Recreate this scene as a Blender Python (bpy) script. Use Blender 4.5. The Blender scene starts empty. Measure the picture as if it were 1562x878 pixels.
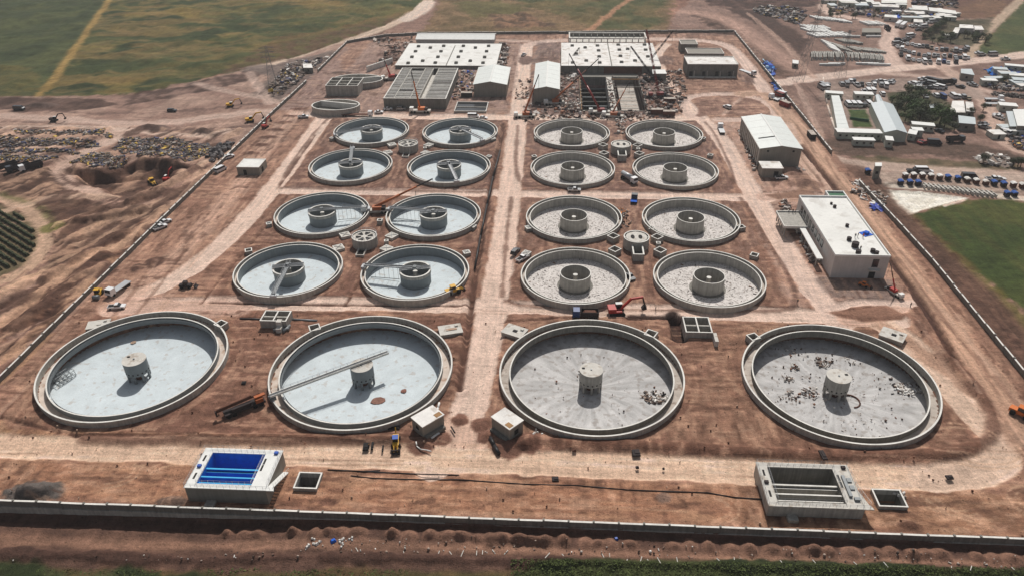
import bpy, math, random
import numpy as np
from mathutils import Vector, Matrix
R_ = random.Random(7)
rad = math.radians
# ------------------------------------------------------------------ camera, world, sun, exposure
scn = bpy.context.scene
col = scn.collection
FPX, PITCH, ROLL, HC, YAW = 1144.3, 0.56603, -0.012825, 130.75, rad(3.7)
fw = Vector((0, math.cos(PITCH), -math.sin(PITCH))); rt = Vector((1, 0, 0)); up = Vector((0, math.sin(PITCH), math.cos(PITCH)))
rt, up = rt*math.cos(ROLL)+up*math.sin(ROLL), -rt*math.sin(ROLL)+up*math.cos(ROLL)
YM = Matrix.Rotation(YAW, 3, 'Z')
fw, rt, up = YM @ fw, YM @ rt, YM @ up
cam_d = bpy.data.cameras.new('camera'); cam = bpy.data.objects.new('camera', cam_d); col.objects.link(cam)
cam_d.sensor_width = 36; cam_d.lens = 36*FPX/1562; cam_d.clip_start = 1; cam_d.clip_end = 20000
mw = Matrix.Identity(4)
for i in range(3):
    mw[i][0], mw[i][1], mw[i][2] = rt[i], up[i], -fw[i]
mw[2][3] = HC
cam.matrix_world = mw
scn.camera = cam
SUN = Vector((0.5, 5.6, 6.5)).normalized()
w = bpy.data.worlds.new('World'); scn.world = w; w.use_nodes = True
nt = w.node_tree; sky = nt.nodes.new('ShaderNodeTexSky'); sky.sky_type = 'NISHITA'; sky.sun_disc = False
sky.sun_elevation = math.asin(SUN.z); sky.sun_rotation = math.atan2(SUN.x, SUN.y); sky.dust_density = 2.5; sky.air_density = 1.0; sky.ozone_density = 1.0
hs = nt.nodes.new('ShaderNodeHueSaturation'); hs.inputs['Saturation'].default_value = 0.42      # dusty, whitened sky
nt.links.new(sky.outputs[0], hs.inputs['Color']); nt.links.new(hs.outputs[0], nt.nodes['Background'].inputs[0]); nt.nodes['Background'].inputs[1].default_value = 0.062
sd = bpy.data.lights.new('sun', 'SUN'); sd.energy = 3.6; sd.angle = rad(0.6); sd.color = (1, 0.955, 0.9)
so = bpy.data.objects.new('sun', sd); col.objects.link(so)
so.rotation_euler = (-SUN).to_track_quat('-Z', 'Y').to_euler(); so.location = (0, 0, 300)
scn.view_settings.view_transform = 'Standard'; scn.view_settings.look = 'None'
scn.view_settings.exposure = 0.05; scn.view_settings.gamma = 1
scn.render.engine = 'CYCLES'
scn.cycles.max_bounces = 4; scn.cycles.diffuse_bounces = 2; scn.cycles.glossy_bounces = 2; scn.cycles.transmission_bounces = 2

def at(px, py, z=0.0):
    """point of the site at height z that is seen at photo pixel (px,py)"""
    d = fw*FPX + rt*(px-781) - up*(py-439)
    t = (z-HC)/d.z
    return Vector((d.x*t, d.y*t, z))
def at_y(px, py, Y):
    d = fw*FPX + rt*(px-781) - up*(py-439); t = Y/d.y
    return Vector((d.x*t, Y, HC+d.z*t))
def lin(c):
    return tuple((v/255/12.92 if v/255 <= 0.04045 else ((v/255+0.055)/1.055)**2.4) for v in c)

# ------------------------------------------------------------------ materials
MATS = {}
def mat(name, rgb, rough=0.85, n=0.18, scale=0.6, bump=0.15, metal=0.0, streak=0.0, stain=None, spec=0.3):
    """procedural material: base colour broken by two noises, optional vertical streaks and stains"""
    if name in MATS: return MATS[name]
    m = bpy.data.materials.new(name); m.use_nodes = True; t = m.node_tree; N = t.nodes; L = t.links
    b = N['Principled BSDF']; b.inputs['Roughness'].default_value = rough; b.inputs['Metallic'].default_value = metal
    b.inputs['Specular IOR Level'].default_value = spec
    base = lin(rgb)
    geo = N.new('ShaderNodeNewGeometry')
    def noise(sc, det=4, vec=None):
        x = N.new('ShaderNodeTexNoise'); x.inputs['Scale'].default_value = sc; x.inputs['Detail'].default_value = det
        L.new(vec or geo.outputs['Position'], x.inputs['Vector']); return x
    n1 = noise(scale); n2 = noise(scale*7, 3)
    mr = N.new('ShaderNodeMapRange'); mr.inputs[1].default_value = 0.3; mr.inputs[2].default_value = 0.7
    mr.inputs[3].default_value = 1-n; mr.inputs[4].default_value = 1+n; L.new(n1.outputs[0], mr.inputs[0])
    mr2 = N.new('ShaderNodeMapRange'); mr2.inputs[1].default_value = 0.3; mr2.inputs[2].default_value = 0.7
    mr2.inputs[3].default_value = 1-n*.6; mr2.inputs[4].default_value = 1+n*.6; L.new(n2.outputs[0], mr2.inputs[0])
    mul = N.new('ShaderNodeMath'); mul.operation = 'MULTIPLY'; L.new(mr.outputs[0], mul.inputs[0]); L.new(mr2.outputs[0], mul.inputs[1])
    fac = mul.outputs[0]
    if streak:
        mp = N.new('ShaderNodeMapping'); mp.inputs['Scale'].default_value = (1.6, 1.6, 0.06); L.new(geo.outputs['Position'], mp.inputs[0])
        n3 = noise(1.0, 3, mp.outputs[0])
        mr3 = N.new('ShaderNodeMapRange'); mr3.inputs[1].default_value = 0.35; mr3.inputs[2].default_value = 0.65
        mr3.inputs[3].default_value = 1-streak; mr3.inputs[4].default_value = 1+streak*.5; L.new(n3.outputs[0], mr3.inputs[0])
        m3 = N.new('ShaderNodeMath'); m3.operation = 'MULTIPLY'; L.new(fac, m3.inputs[0]); L.new(mr3.outputs[0], m3.inputs[1]); fac = m3.outputs[0]
    vm = N.new('ShaderNodeVectorMath'); vm.operation = 'SCALE'; vm.inputs[0].default_value = base; L.new(fac, vm.inputs['Scale'])
    out = vm.outputs[0]
    if stain:
        n4 = noise(scale*0.7+0.13, 6)
        rp = N.new('ShaderNodeMapRange'); rp.inputs[1].default_value = 0.54; rp.inputs[2].default_value = 0.66; L.new(n4.outputs[0], rp.inputs[0])
        mx = N.new('ShaderNodeMix'); mx.data_type = 'RGBA'; mx.inputs[7].default_value = (*lin(stain), 1)
        L.new(rp.outputs[0], mx.inputs[0]); L.new(out, mx.inputs[6]); out = mx.outputs[2]
    L.new(out, b.inputs['Base Color'])
    if bump:
        bp = N.new('ShaderNodeBump'); bp.inputs['Strength'].default_value = bump; bp.inputs['Distance'].default_value = 0.1
        L.new(n2.outputs[0], bp.inputs['Height']); L.new(bp.outputs[0], b.inputs['Normal'])
    MATS[name] = m; return m
def attr_mat(name, rough=0.9, fine=0.16, bump=0.5, fscale=1.0, dist=0.25, grit=False):
    """colour from the mesh's own colour attribute (soil type, painted slope shading, paint of junk), broken by procedural noise"""
    m = bpy.data.materials.new(name); m.use_nodes = True; t = m.node_tree; N = t.nodes; L = t.links
    b = N['Principled BSDF']; b.inputs['Roughness'].default_value = rough; b.inputs['Specular IOR Level'].default_value = 0.15
    a = N.new('ShaderNodeAttribute'); a.attribute_name = 'Col'
    geo = N.new('ShaderNodeNewGeometry')
    outs = []
    for sc, amp, det in ((0.35*fscale, fine, 5), (1.3*fscale, fine*1.2, 4), (5*fscale, fine, 2)):
        x = N.new('ShaderNodeTexNoise'); x.inputs['Scale'].default_value = sc; x.inputs['Detail'].default_value = det+2
        x.inputs['Roughness'].default_value = 0.7
        L.new(geo.outputs['Position'], x.inputs['Vector'])
        mr = N.new('ShaderNodeMapRange'); mr.inputs[1].default_value = 0.25; mr.inputs[2].default_value = 0.75
        mr.inputs[3].default_value = 1-amp; mr.inputs[4].default_value = 1+amp; L.new(x.outputs[0], mr.inputs[0]); outs.append((mr.outputs[0], x.outputs[0]))
    m1 = N.new('ShaderNodeMath'); m1.operation = 'MULTIPLY'; L.new(outs[0][0], m1.inputs[0]); L.new(outs[1][0], m1.inputs[1])
    m2 = N.new('ShaderNodeMath'); m2.operation = 'MULTIPLY'; L.new(m1.outputs[0], m2.inputs[0]); L.new(outs[2][0], m2.inputs[1])
    fac = m2.outputs[0]
    if grit:
        for sc, th, lo in ((.9, .16, .62), (1.7, .2, 1.35), (.33, .10, .55)):
            v = N.new('ShaderNodeTexVoronoi'); v.inputs['Scale'].default_value = sc; v.inputs['Randomness'].default_value = 1; L.new(geo.outputs['Position'], v.inputs['Vector'])
            r = N.new('ShaderNodeMapRange'); r.inputs[1].default_value = th*.6; r.inputs[2].default_value = th; r.inputs[3].default_value = lo; r.inputs[4].default_value = 1; L.new(v.outputs['Distance'], r.inputs[0])
            mq = N.new('ShaderNodeMath'); mq.operation = 'MULTIPLY'; L.new(fac, mq.inputs[0]); L.new(r.outputs[0], mq.inputs[1]); fac = mq.outputs[0]
        for scl in ((.05, 1.1, 1), (1.0, .06, 1)):
            mp = N.new('ShaderNodeMapping'); mp.inputs['Scale'].default_value = scl; L.new(geo.outputs['Position'], mp.inputs[0])
            x = N.new('ShaderNodeTexNoise'); x.inputs['Scale'].default_value = 1; x.inputs['Detail'].default_value = 5; x.inputs['Roughness'].default_value = .7; L.new(mp.outputs[0], x.inputs['Vector'])
            r = N.new('ShaderNodeMapRange'); r.inputs[1].default_value = .3; r.inputs[2].default_value = .7; r.inputs[3].default_value = .86; r.inputs[4].default_value = 1.14; L.new(x.outputs[0], r.inputs[0])
            mq = N.new('ShaderNodeMath'); mq.operation = 'MULTIPLY'; L.new(fac, mq.inputs[0]); L.new(r.outputs[0], mq.inputs[1]); fac = mq.outputs[0]
    vm = N.new('ShaderNodeVectorMath'); vm.operation = 'SCALE'; L.new(a.outputs['Color'], vm.inputs[0]); L.new(fac, vm.inputs['Scale'])
    L.new(vm.outputs[0], b.inputs['Base Color'])
    if bump:
        ad = N.new('ShaderNodeMath'); ad.operation = 'ADD'; L.new(outs[1][1], ad.inputs[0]); L.new(outs[2][1], ad.inputs[1])
        if grit:
            ad2 = N.new('ShaderNodeMath'); ad2.operation = 'MULTIPLY_ADD'; ad2.inputs[1].default_value = 2.2; L.new(outs[0][1], ad2.inputs[0]); L.new(ad.outputs[0], ad2.inputs[2]); ad = ad2
        bp = N.new('ShaderNodeBump'); bp.inputs['Strength'].default_value = bump; bp.inputs['Distance'].default_value = dist
        L.new(ad.outputs[0], bp.inputs['Height']); L.new(bp.outputs[0], b.inputs['Normal'])
    return m

M = dict(
    crane_o=mat('crane_orange', (164, 88, 44), n=.12, rough=.5, bump=.02), booth_blue=mat('booth_blue', (48, 84, 150), n=.12),
    azure=mat('azure_lining', (70, 178, 226), n=.06, rough=.4, bump=0),
    conc=mat('concrete', (168, 164, 156), n=.14, streak=.2),
    conc_d=mat('concrete_dark', (122, 119, 112), n=.14, streak=.2),
    conc_l=mat('concrete_light', (198, 194, 186), n=.1, stain=(170, 160, 148)),
    coat=mat('grey_coating', (122, 128, 130), n=.07, streak=.07, bump=.03, rough=.6),
    channel=mat('channel_floor', (200, 186, 174), n=.12, stain=(168, 138, 116), scale=.35),
    channel_r=mat('channel_floor_dusty', (182, 172, 162), n=.16, stain=(140, 124, 112), scale=.5),
    lip=mat('wall_top', (218, 215, 208), n=.14, scale=.3),
    white=mat('white_paint', (226, 226, 222), n=.05, bump=.03),
    roofw=mat('white_roof', (224, 223, 218), n=.07, bump=.05, stain=(205, 202, 196), scale=.12),
    roofw2=mat('dusty_white_roof', (224, 221, 216), n=.12, bump=.05, stain=(186, 176, 166), scale=.2),
    sheet=mat('sheet_roof', (212, 216, 212), n=.05, bump=.02, rough=.5),
    sheetg=mat('sheet_roof_grey', (188, 196, 198), n=.05, bump=.02, rough=.5),
    clad=mat('grey_cladding', (140, 135, 126), n=.06, streak=.1),
    plaster=mat('plaster', (196, 190, 186), n=.05, streak=.06),
    plinth=mat('prefab_wall', (178, 180, 168), n=.06),
    glass=mat('dark_glass', (26, 28, 32), rough=.2, n=.02, bump=0, spec=.6),
    dark=mat('dark_opening', (34, 32, 32), n=.1, bump=0),
    tyre=mat('rubber', (28, 28, 28), n=.1),
    steel=mat('grey_steel', (120, 124, 126), n=.1, metal=.3, rough=.5, bump=.02),
    steel_l=mat('light_steel', (176, 178, 180), n=.06, metal=.2, rough=.45, bump=.02),
    rust=mat('rusty_steel', (96, 62, 48), n=.25),
    darkst=mat('dark_steel', (52, 44, 44), n=.15),
    red=mat('red_paint', (168, 44, 34), n=.1, rough=.5, bump=.02),
    orange=mat('orange_paint', (204, 110, 44), n=.1, rough=.5, bump=.02),
    yellow=mat('yellow_paint', (206, 158, 46), n=.1, rough=.5, bump=.02),
    blue=mat('blue_paint', (40, 84, 170), n=.1, rough=.5, bump=.02),
    tarp=mat('blue_tarp', (36, 96, 196), n=.18, scale=2, bump=.4),
    pool=mat('blue_lining', (26, 122, 216), n=.16, rough=.35, bump=.02),
    wood=mat('timber', (150, 116, 80), n=.2),
    black=mat('black_pipe', (30, 28, 30), n=.1, rough=.5, bump=0),
    pipew=mat('white_pipe', (222, 220, 216), n=.05, bump=0),
    skin=mat('skin', (150, 105, 80), n=.03), cloth=mat('dark_clothing', (38, 40, 50), n=.1),
    vest=mat('orange_vest', (214, 104, 30), n=.1),
    bark=mat('bark', (84, 66, 50), n=.2),
    carw=mat('car_white', (222, 222, 222), n=.03, rough=.35, bump=0, spec=.5), cars=mat('car_silver', (158, 160, 162), n=.03, rough=.3, bump=0, metal=.4),
    card=mat('car_dark', (44, 48, 56), n=.03, rough=.35, bump=0, spec=.5), carb=mat('car_blue', (46, 70, 120), n=.03, rough=.35, bump=0),
    carr=mat('car_red', (130, 36, 32), n=.03, rough=.35, bump=0), cart=mat('car_beige', (176, 162, 140), n=.03, rough=.4, bump=0),
    green=mat('green_paint', (70, 110, 84), n=.1),
    rebar=mat('reinforcement', (74, 62, 58), n=.25),
    soilpile=mat('dark_gravel', (92, 84, 80), n=.2, bump=.6),
)
# floors with radial trowel marks, dust and scuffs (object coordinates: centre of the tank)
def floor_mat(name, rgb, dirt, amt, radial, fine):
    m = bpy.data.materials.new(name); m.use_nodes = True; t = m.node_tree; N = t.nodes; L = t.links
    b = N['Principled BSDF']; b.inputs['Roughness'].default_value = .8; b.inputs['Specular IOR Level'].default_value = .2
    tc = N.new('ShaderNodeTexCoord'); oi = N.new('ShaderNodeObjectInfo')
    geo = N.new('ShaderNodeNewGeometry')
    sx = N.new('ShaderNodeSeparateXYZ'); L.new(tc.outputs['Object'], sx.inputs[0])
    an = N.new('ShaderNodeMath'); an.operation = 'ARCTAN2'; L.new(sx.outputs[1], an.inputs[0]); L.new(sx.outputs[0], an.inputs[1])
    ln = N.new('ShaderNodeVectorMath'); ln.operation = 'LENGTH'; L.new(tc.outputs['Object'], ln.inputs[0])
    cb = N.new('ShaderNodeCombineXYZ'); m5 = N.new('ShaderNodeMath'); m5.operation = 'MULTIPLY'; m5.inputs[1].default_value = 7; L.new(an.outputs[0], m5.inputs[0])
    m6 = N.new('ShaderNodeMath'); m6.operation = 'MULTIPLY'; m6.inputs[1].default_value = .12; L.new(ln.outputs['Value'], m6.inputs[0])
    m7 = N.new('ShaderNodeMath'); m7.operation = 'MULTIPLY'; m7.inputs[1].default_value = 50; L.new(oi.outputs['Random'], m7.inputs[0])
    L.new(m5.outputs[0], cb.inputs[0]); L.new(m6.outputs[0], cb.inputs[1]); L.new(m7.outputs[0], cb.inputs[2])
    def nz(sc, det, vec, lo, hi, a, c):
        x = N.new('ShaderNodeTexNoise'); x.inputs['Scale'].default_value = sc; x.inputs['Detail'].default_value = det; L.new(vec, x.inputs['Vector'])
        r = N.new('ShaderNodeMapRange'); r.inputs[1].default_value = lo; r.inputs[2].default_value = hi; r.inputs[3].default_value = a; r.inputs[4].default_value = c
        L.new(x.outputs[0], r.inputs[0]); return r.outputs[0]
    f1 = nz(1.2, 5, cb.outputs[0], .3, .7, 1-radial, 1+radial)
    f2 = nz(.25, 5, geo.outputs['Position'], .3, .7, 1-fine, 1+fine)
    f3 = nz(3., 3, geo.outputs['Position'], .3, .7, 1-fine, 1+fine)
    mu = N.new('ShaderNodeMath'); mu.operation = 'MULTIPLY'; L.new(f1, mu.inputs[0]); L.new(f2, mu.inputs[1])
    mu2 = N.new('ShaderNodeMath'); mu2.operation = 'MULTIPLY'; L.new(mu.outputs[0], mu2.inputs[0]); L.new(f3, mu2.inputs[1])
    vm = N.new('ShaderNodeVectorMath'); vm.operation = 'SCALE'; vm.inputs[0].default_value = lin(rgb); L.new(mu2.outputs[0], vm.inputs['Scale'])
    d = nz(1.5 if amt > .5 else .55, 9, geo.outputs['Position'], .60-.14*amt, .68-.1*amt, 0, 1)
    mx = N.new('ShaderNodeMix'); mx.data_type = 'RGBA'; mx.inputs[7].default_value = (*lin(dirt), 1); L.new(vm.outputs[0], mx.inputs[6])
    md = N.new('ShaderNodeMath'); md.operation = 'MULTIPLY'; md.inputs[1].default_value = .35+.5*amt; L.new(d, md.inputs[0]); L.new(md.outputs[0], mx.inputs[0])
    L.new(mx.outputs[2], b.inputs['Base Color']); return m
M['fl_blue'] = floor_mat('coated_floor', (200, 209, 212), (166, 150, 136), .16, .04, .07)
M['fl_grey'] = floor_mat('concrete_floor', (182, 180, 178), (138, 128, 120), .4, .22, .08)
M['fl_raw'] = floor_mat('dusty_floor', (208, 202, 197), (118, 108, 102), .6, .05, .10)
M['junk'] = attr_mat('painted_scrap', rough=.7, fine=.14, bump=0.1)
M['soil'] = attr_mat('soil', rough=.97, fine=.19, bump=.9, dist=.32, grit=True)

# ------------------------------------------------------------------ object helpers
def tag(o, label=None, cat=None, group=None, kind=None):
    if label: o['label'] = label
    if cat: o['category'] = cat
    if group: o['group'] = group
    if kind: o['kind'] = kind
    return o
def empty(name, loc, rz=0, label=None, cat=None, group=None):
    o = bpy.data.objects.new(name, None); col.objects.link(o); o.location = loc; o.rotation_euler = (0, 0, rz); o.empty_display_size = .5
    return tag(o, label, cat, group)
class MB:
    def __init__(s): s.v = []; s.f = []; s.m = []; s.c = []; s.cm = 0; s.cc = None; s.sm = []
    def _f(s, fs, smooth=False):
        for f in fs: s.f.append(f); s.m.append(s.cm); s.c.append(s.cc); s.sm.append(smooth)
    def quad(s, *p):
        b = len(s.v); s.v += [tuple(q) for q in p]; s._f([tuple(range(b, b+len(p)))]); return s
    def box(s, c, d, rz=0, ry=0, rx=0, taper=1.0):
        b = len(s.v); hx, hy, hz = d[0]/2, d[1]/2, d[2]/2
        r = Matrix.Rotation(rz, 3, 'Z') @ Matrix.Rotation(ry, 3, 'Y') @ Matrix.Rotation(rx, 3, 'X') if (rz or ry or rx) else None
        for z in (-hz, hz):
            k = taper if z > 0 else 1
            for x, y in ((-hx, -hy), (hx, -hy), (hx, hy), (-hx, hy)):
                q = Vector((x*k, y*k, z)); q = r @ q if r else q
                s.v.append((c[0]+q.x, c[1]+q.y, c[2]+q.z))
        s._f([tuple(b+i for i in f) for f in ((3, 2, 1, 0), (4, 5, 6, 7), (0, 1, 5, 4), (1, 2, 6, 5), (2, 3, 7, 6), (3, 0, 4, 7))]); return s
    def span(s, x0, x1, y0, y1, z0, z1): return s.box(((x0+x1)/2, (y0+y1)/2, (z0+z1)/2), (x1-x0, y1-y0, z1-z0))
    def prism(s, pts, z0, z1):
        b = len(s.v); n = len(pts)
        s.v += [(p[0], p[1], z0) for p in pts] + [(p[0], p[1], z1) for p in pts]
        s._f([tuple(range(b+n-1, b-1, -1)), tuple(range(b+n, b+2*n))] + [(b+i, b+(i+1) % n, b+n+(i+1) % n, b+n+i) for i in range(n)]); return s
    def profile(s, pts, y0, y1):       # pts in x,z extruded along y
        b = len(s.v); n = len(pts)
        s.v += [(p[0], y0, p[1]) for p in pts] + [(p[0], y1, p[1]) for p in pts]
        s._f([tuple(range(b, b+n)), tuple(range(b+2*n-1, b+n-1, -1))] + [(b+(i+1) % n, b+i, b+n+i, b+n+(i+1) % n) for i in range(n)]); return s
    def tube(s, p0, p1, r, n=6, r1=None):
        p0 = Vector(p0); p1 = Vector(p1); d = (p1-p0)
        if d.length < 1e-6: return s
        q = d.to_track_quat('Z', 'Y'); b = len(s.v); r1 = r if r1 is None else r1
        for p, rr in ((p0, r), (p1, r1)):
            for i in range(n):
                a = 2*math.pi*i/n; w_ = q @ Vector((rr*math.cos(a), rr*math.sin(a), 0)); s.v.append(tuple(p+w_))
        s._f([(b+i, b+(i+1) % n, b+n+(i+1) % n, b+n+i) for i in range(n)], n > 5)
        s._f([tuple(range(b+n-1, b-1, -1)), tuple(range(b+n, b+2*n))]); return s
    def path(s, pts, r, n=6):
        for a, b in zip(pts, pts[1:]): s.tube(a, b, r, n)
        return s
    def lathe(s, prof, seg=96, c=(0, 0), closed=True):
        b = len(s.v); n = len(prof)
        for i in range(seg):
            a = 2*math.pi*i/seg; ca, sa = math.cos(a), math.sin(a)
            for r, z in prof: s.v.append((c[0]+r*ca, c[1]+r*sa, z))
        for i in range(seg):
            j = (i+1) % seg
            for k in range(n if closed else n-1):
                l = (k+1) % n
                s._f([(b+i*n+k, b+j*n+k, b+j*n+l, b+i*n+l)])
        return s
    def ring(s, r0, r1, z0, z1, seg=96, c=(0, 0)): return s.lathe([(r1, z0), (r1, z1), (r0, z1), (r0, z0)], seg, c)
    def disc(s, r, z0, z1, seg=24, c=(0, 0)):
        return s.prism([(c[0]+r*math.cos(2*math.pi*i/seg), c[1]+r*math.sin(2*math.pi*i/seg)) for i in range(seg)], z0, z1)
    def mesh(s, name, mats):
        me = bpy.data.meshes.new(name); me.from_pydata(s.v, [], s.f)
        for x in (mats if isinstance(mats, (list, tuple)) else [mats]): me.materials.append(x)
        if any(s.m): me.polygons.foreach_set('material_index', s.m)
        if any(s.sm): me.polygons.foreach_set('use_smooth', s.sm)
        if any(c is not None for c in s.c):
            at_ = me.color_attributes.new('Col', 'FLOAT_COLOR', 'CORNER'); arr = []
            for f, c in zip(s.f, s.c): arr += [*(lin(c or (120, 120, 120))), 1.0]*len(f)
            at_.data.foreach_set('color', arr)
        me.update(); return me
    def build(s, name, mats, parent=None, loc=(0, 0, 0), rz=0, **kw):
        o = bpy.data.objects.new(name, s.mesh(name, mats)); col.objects.link(o); o.parent = parent; o.location = loc; o.rotation_euler = (0, 0, rz)
        return tag(o, **kw)
def copy_tree(o, loc, rz, label=None, group=None, mats=None):
    r = o.copy(); col.objects.link(r); r.location = loc; r.rotation_euler = (0, 0, rz)
    if label: r['label'] = label
    if group: r['group'] = group
    for ch in o.children:
        c = ch.copy(); col.objects.link(c); c.parent = r
        for g in ch.children:
            d = g.copy(); col.objects.link(d); d.parent = c
    return r
def inst(me, name, loc, rz=0, parent=None, s=None, **kw):
    o = bpy.data.objects.new(name, me); col.objects.link(o); o.location = loc; o.rotation_euler = (0, 0, rz); o.parent = parent
    if s: o.scale = s
    return tag(o, **kw)
# ------------------------------------------------------------------ terrain: one LOD sheet, soil types and some painted slope shading as a colour attribute, relief as real height
def frac_noise(x, y, s, seed):
    rs = np.random.RandomState(seed); lat = rs.rand(256, 256)
    u = x/s+37.3*seed; v = y/s+11.7*seed
    i = np.floor(u).astype(np.int64); j = np.floor(v).astype(np.int64); fu = u-i; fv = v-j
    fu = fu*fu*(3-2*fu); fv = fv*fv*(3-2*fv)
    g = lambda a, b: lat[a % 256, b % 256]
    return (g(i, j)*(1-fu)+g(i+1, j)*fu)*(1-fv)+(g(i, j+1)*(1-fu)+g(i+1, j+1)*fu)*fv
def fbm(x, y, s, seed, octv=4):
    t = 0; a = 1; n = 0
    for k in range(octv):
        ang = .6*k+.3; xx = x*math.cos(ang)-y*math.sin(ang); yy = x*math.sin(ang)+y*math.cos(ang)
        t = t+a*frac_noise(xx, yy, s/2**k, seed+k); n += a; a *= .55
    return t/n
ys = [86.0]
while ys[-1] < 175: ys.append(ys[-1]+.42)
while ys[-1] < 690: ys.append(ys[-1]+.42*(ys[-1]/175)**1.45)
st = ys[-1]-ys[-2]
while ys[-1] < 9000: st *= 1.18; ys.append(ys[-1]+st)
ylow = [86.0]; st = .5
while ylow[-1] > -600: st *= 1.35; ylow.append(ylow[-1]-st)
ys = np.array(sorted(ylow[1:])+ys)
xs = list(np.arange(-156, 132.01, .56)); st = .6
while xs[-1] < 390: st = min(st*1.02, 1.6); xs.append(xs[-1]+st)
while xs[-1] < 6000: st *= 1.25; xs.append(xs[-1]+st)
xl = [-156.0]; st = .6
while xl[-1] > -500: st = min(st*1.02, 1.7); xl.append(xl[-1]-st)
while xl[-1] > -6000: st *= 1.25; xl.append(xl[-1]-st)
xs = np.array(sorted(xl[1:])+xs)
NX, NY = len(xs), len(ys)
GX, GY = np.meshgrid(xs, ys); GX = GX.ravel(); GY = GY.ravel()
COL = np.zeros((NX*NY, 3)); HGT = np.zeros(NX*NY); KIND = np.zeros(NX*NY, np.int8)
NA = fbm(GX, GY, 22, 3); NB = fbm(GX, GY, 5, 11); NC = fbm(GX, GY, 1.7, 23, 3)
def W(pts): return np.array([[*at(*p)[:2]] for p in pts])
def bbox(P, m): return np.nonzero((GX > P[:, 0].min()-m) & (GX < P[:, 0].max()+m) & (GY > P[:, 1].min()-m) & (GY < P[:, 1].max()+m))[0]
def dpoly(P, idx):
    x, y = GX[idx], GY[idx]; d = np.full(len(idx), 1e9); ins = np.zeros(len(idx), bool)
    for a, b in zip(P, np.roll(P, -1, 0)):
        e = b-a; t = np.clip(((x-a[0])*e[0]+(y-a[1])*e[1])/(e@e+1e-9), 0, 1)
        d = np.minimum(d, np.hypot(x-a[0]-t*e[0], y-a[1]-t*e[1]))
        c = (a[1] > y) != (b[1] > y)
        ins ^= c & (x < (b[0]-a[0])*(y-a[1])/(b[1]-a[1]+1e-12)+a[0])
    return np.where(ins, -d, d)
def smooth(P, k=2):
    P = np.asarray(P, float)
    for _ in range(k):
        Q = [P[0]]
        for a, b in zip(P, P[1:]): Q += [a*.75+b*.25, a*.25+b*.75]
        Q.append(P[-1]); P = np.array(Q)
    return P
def dline(P, idx):
    x, y = GX[idx], GY[idx]; d = np.full(len(idx), 1e9); lat = np.zeros(len(idx)); al = np.zeros(len(idx)); s0 = 0
    for a, b in zip(P, P[1:]):
        e = b-a; L_ = math.hypot(*e)+1e-9; t = np.clip(((x-a[0])*e[0]+(y-a[1])*e[1])/L_**2, 0, 1)
        dd = np.hypot(x-a[0]-t*e[0], y-a[1]-t*e[1]); sg = np.sign(e[0]*(y-a[1])-e[1]*(x-a[0]))
        m = dd < d; d[m] = dd[m]; lat[m] = (dd*sg)[m]; al[m] = (s0+t*L_)[m]; s0 += L_
    return d, lat, al
def ss(a, b, v):
    t = np.clip((v-a)/(b-a+1e-9), 0, 1); return t*t*(3-2*t)
def put(idx, m, c):
    m = m[:, None]; COL[idx] = COL[idx]*(1-m)+(np.array(c, float) if np.ndim(c) == 1 else c)*m
def poly(pts, c, soft=2., rag=4., a=1., c2=None, kind=None, h=None, hs=3., ns=0, world=False):
    """area of one soil; c2 = second colour mixed in by noise; h = raised/lowered"""
    P = np.array(pts, float) if world else W(pts); idx = bbox(P, 12+rag); d = dpoly(P, idx)+(NB[idx]-.5)*rag*2+(NA[idx]-.5)*rag
    m = 1-ss(-soft/2, soft/2, d); cc = np.array(c, float)
    if c2 is not None:
        n = (NA, NB, NC)[ns][idx] if ns < 3 else .5*NA[idx]+.5*NB[idx]
        k = ss(.38, .62, n)[:, None]; cc = np.array(c)*(1-k)+np.array(c2)*k
    put(idx, m*a, cc)
    if kind is not None: KIND[idx[m > .5]] = kind
    if h is not None: HGT[idx] += h*(1-ss(-hs, 0, d))
def line(pts, wd, c, soft=1.2, rag=1., a=1., rut=.12, kind=None, h=0., world=False, k=2, berm=0, cut=0):
    P = smooth(np.array(pts, float) if world else W(pts), k); idx = bbox(P, wd+8); d, lat, al = dline(P, idx)
    near = d < wd+6; idx = idx[near]; d = d[near]; lat = lat[near]; al = al[near]
    d2 = d+(NB[idx]-.5)*rag*2+(NC[idx]-.5)*rag*.6
    m = 1-ss(wd/2-soft/2, wd/2+soft/2, d2)
    cc = np.repeat(np.array([c], float), len(idx), 0)
    if rut:
        n = frac_noise(lat, al, 1.1, 5); n = frac_noise(lat*1.0, al/22, .9, 6)*.65+frac_noise(lat, al/9, .5, 8)*.35
        cc *= (1+(n-.5)*2*rut)[:, None]; HGT[idx] -= m*(1-n)*.10*(rut > .1)
    put(idx, m*a, cc)
    if h: HGT[idx] += h*(1-ss(wd/2-soft*.6, wd/2+soft*.4, d2))
    if cut: HGT[idx] = np.minimum(HGT[idx], -cut*(1-ss(wd/2-.8, wd/2+.5, d2)))
    if berm: HGT[idx] += berm*np.exp(-((d-wd/2-1.2)/.9)**2)*(.4+NB[idx])
    if kind is not None: KIND[idx[m > .5]] = kind
def mound(px, py, r, h, c=None, ry=None, world=False, rough=.35):
    q = (px, py) if world else at(px, py)[:2]; ry = ry or r
    idx = np.nonzero((abs(GX-q[0]) < r*1.3) & (abs(GY-q[1]) < ry*1.3))[0]
    d = np.hypot((GX[idx]-q[0])/r, (GY[idx]-q[1])/ry)+(NC[idx]-.5)*rough
    m = 1-ss(.0, 1., d); HGT[idx] += h*m
    if c is not None: put(idx, 1-ss(.75, 1.0, d), c)
SOIL, SOIL2, ROAD, PALE, DARK = (150, 111, 91), (134, 97, 79), (198, 166, 148), (180, 146, 126), (108, 82, 70)
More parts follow.
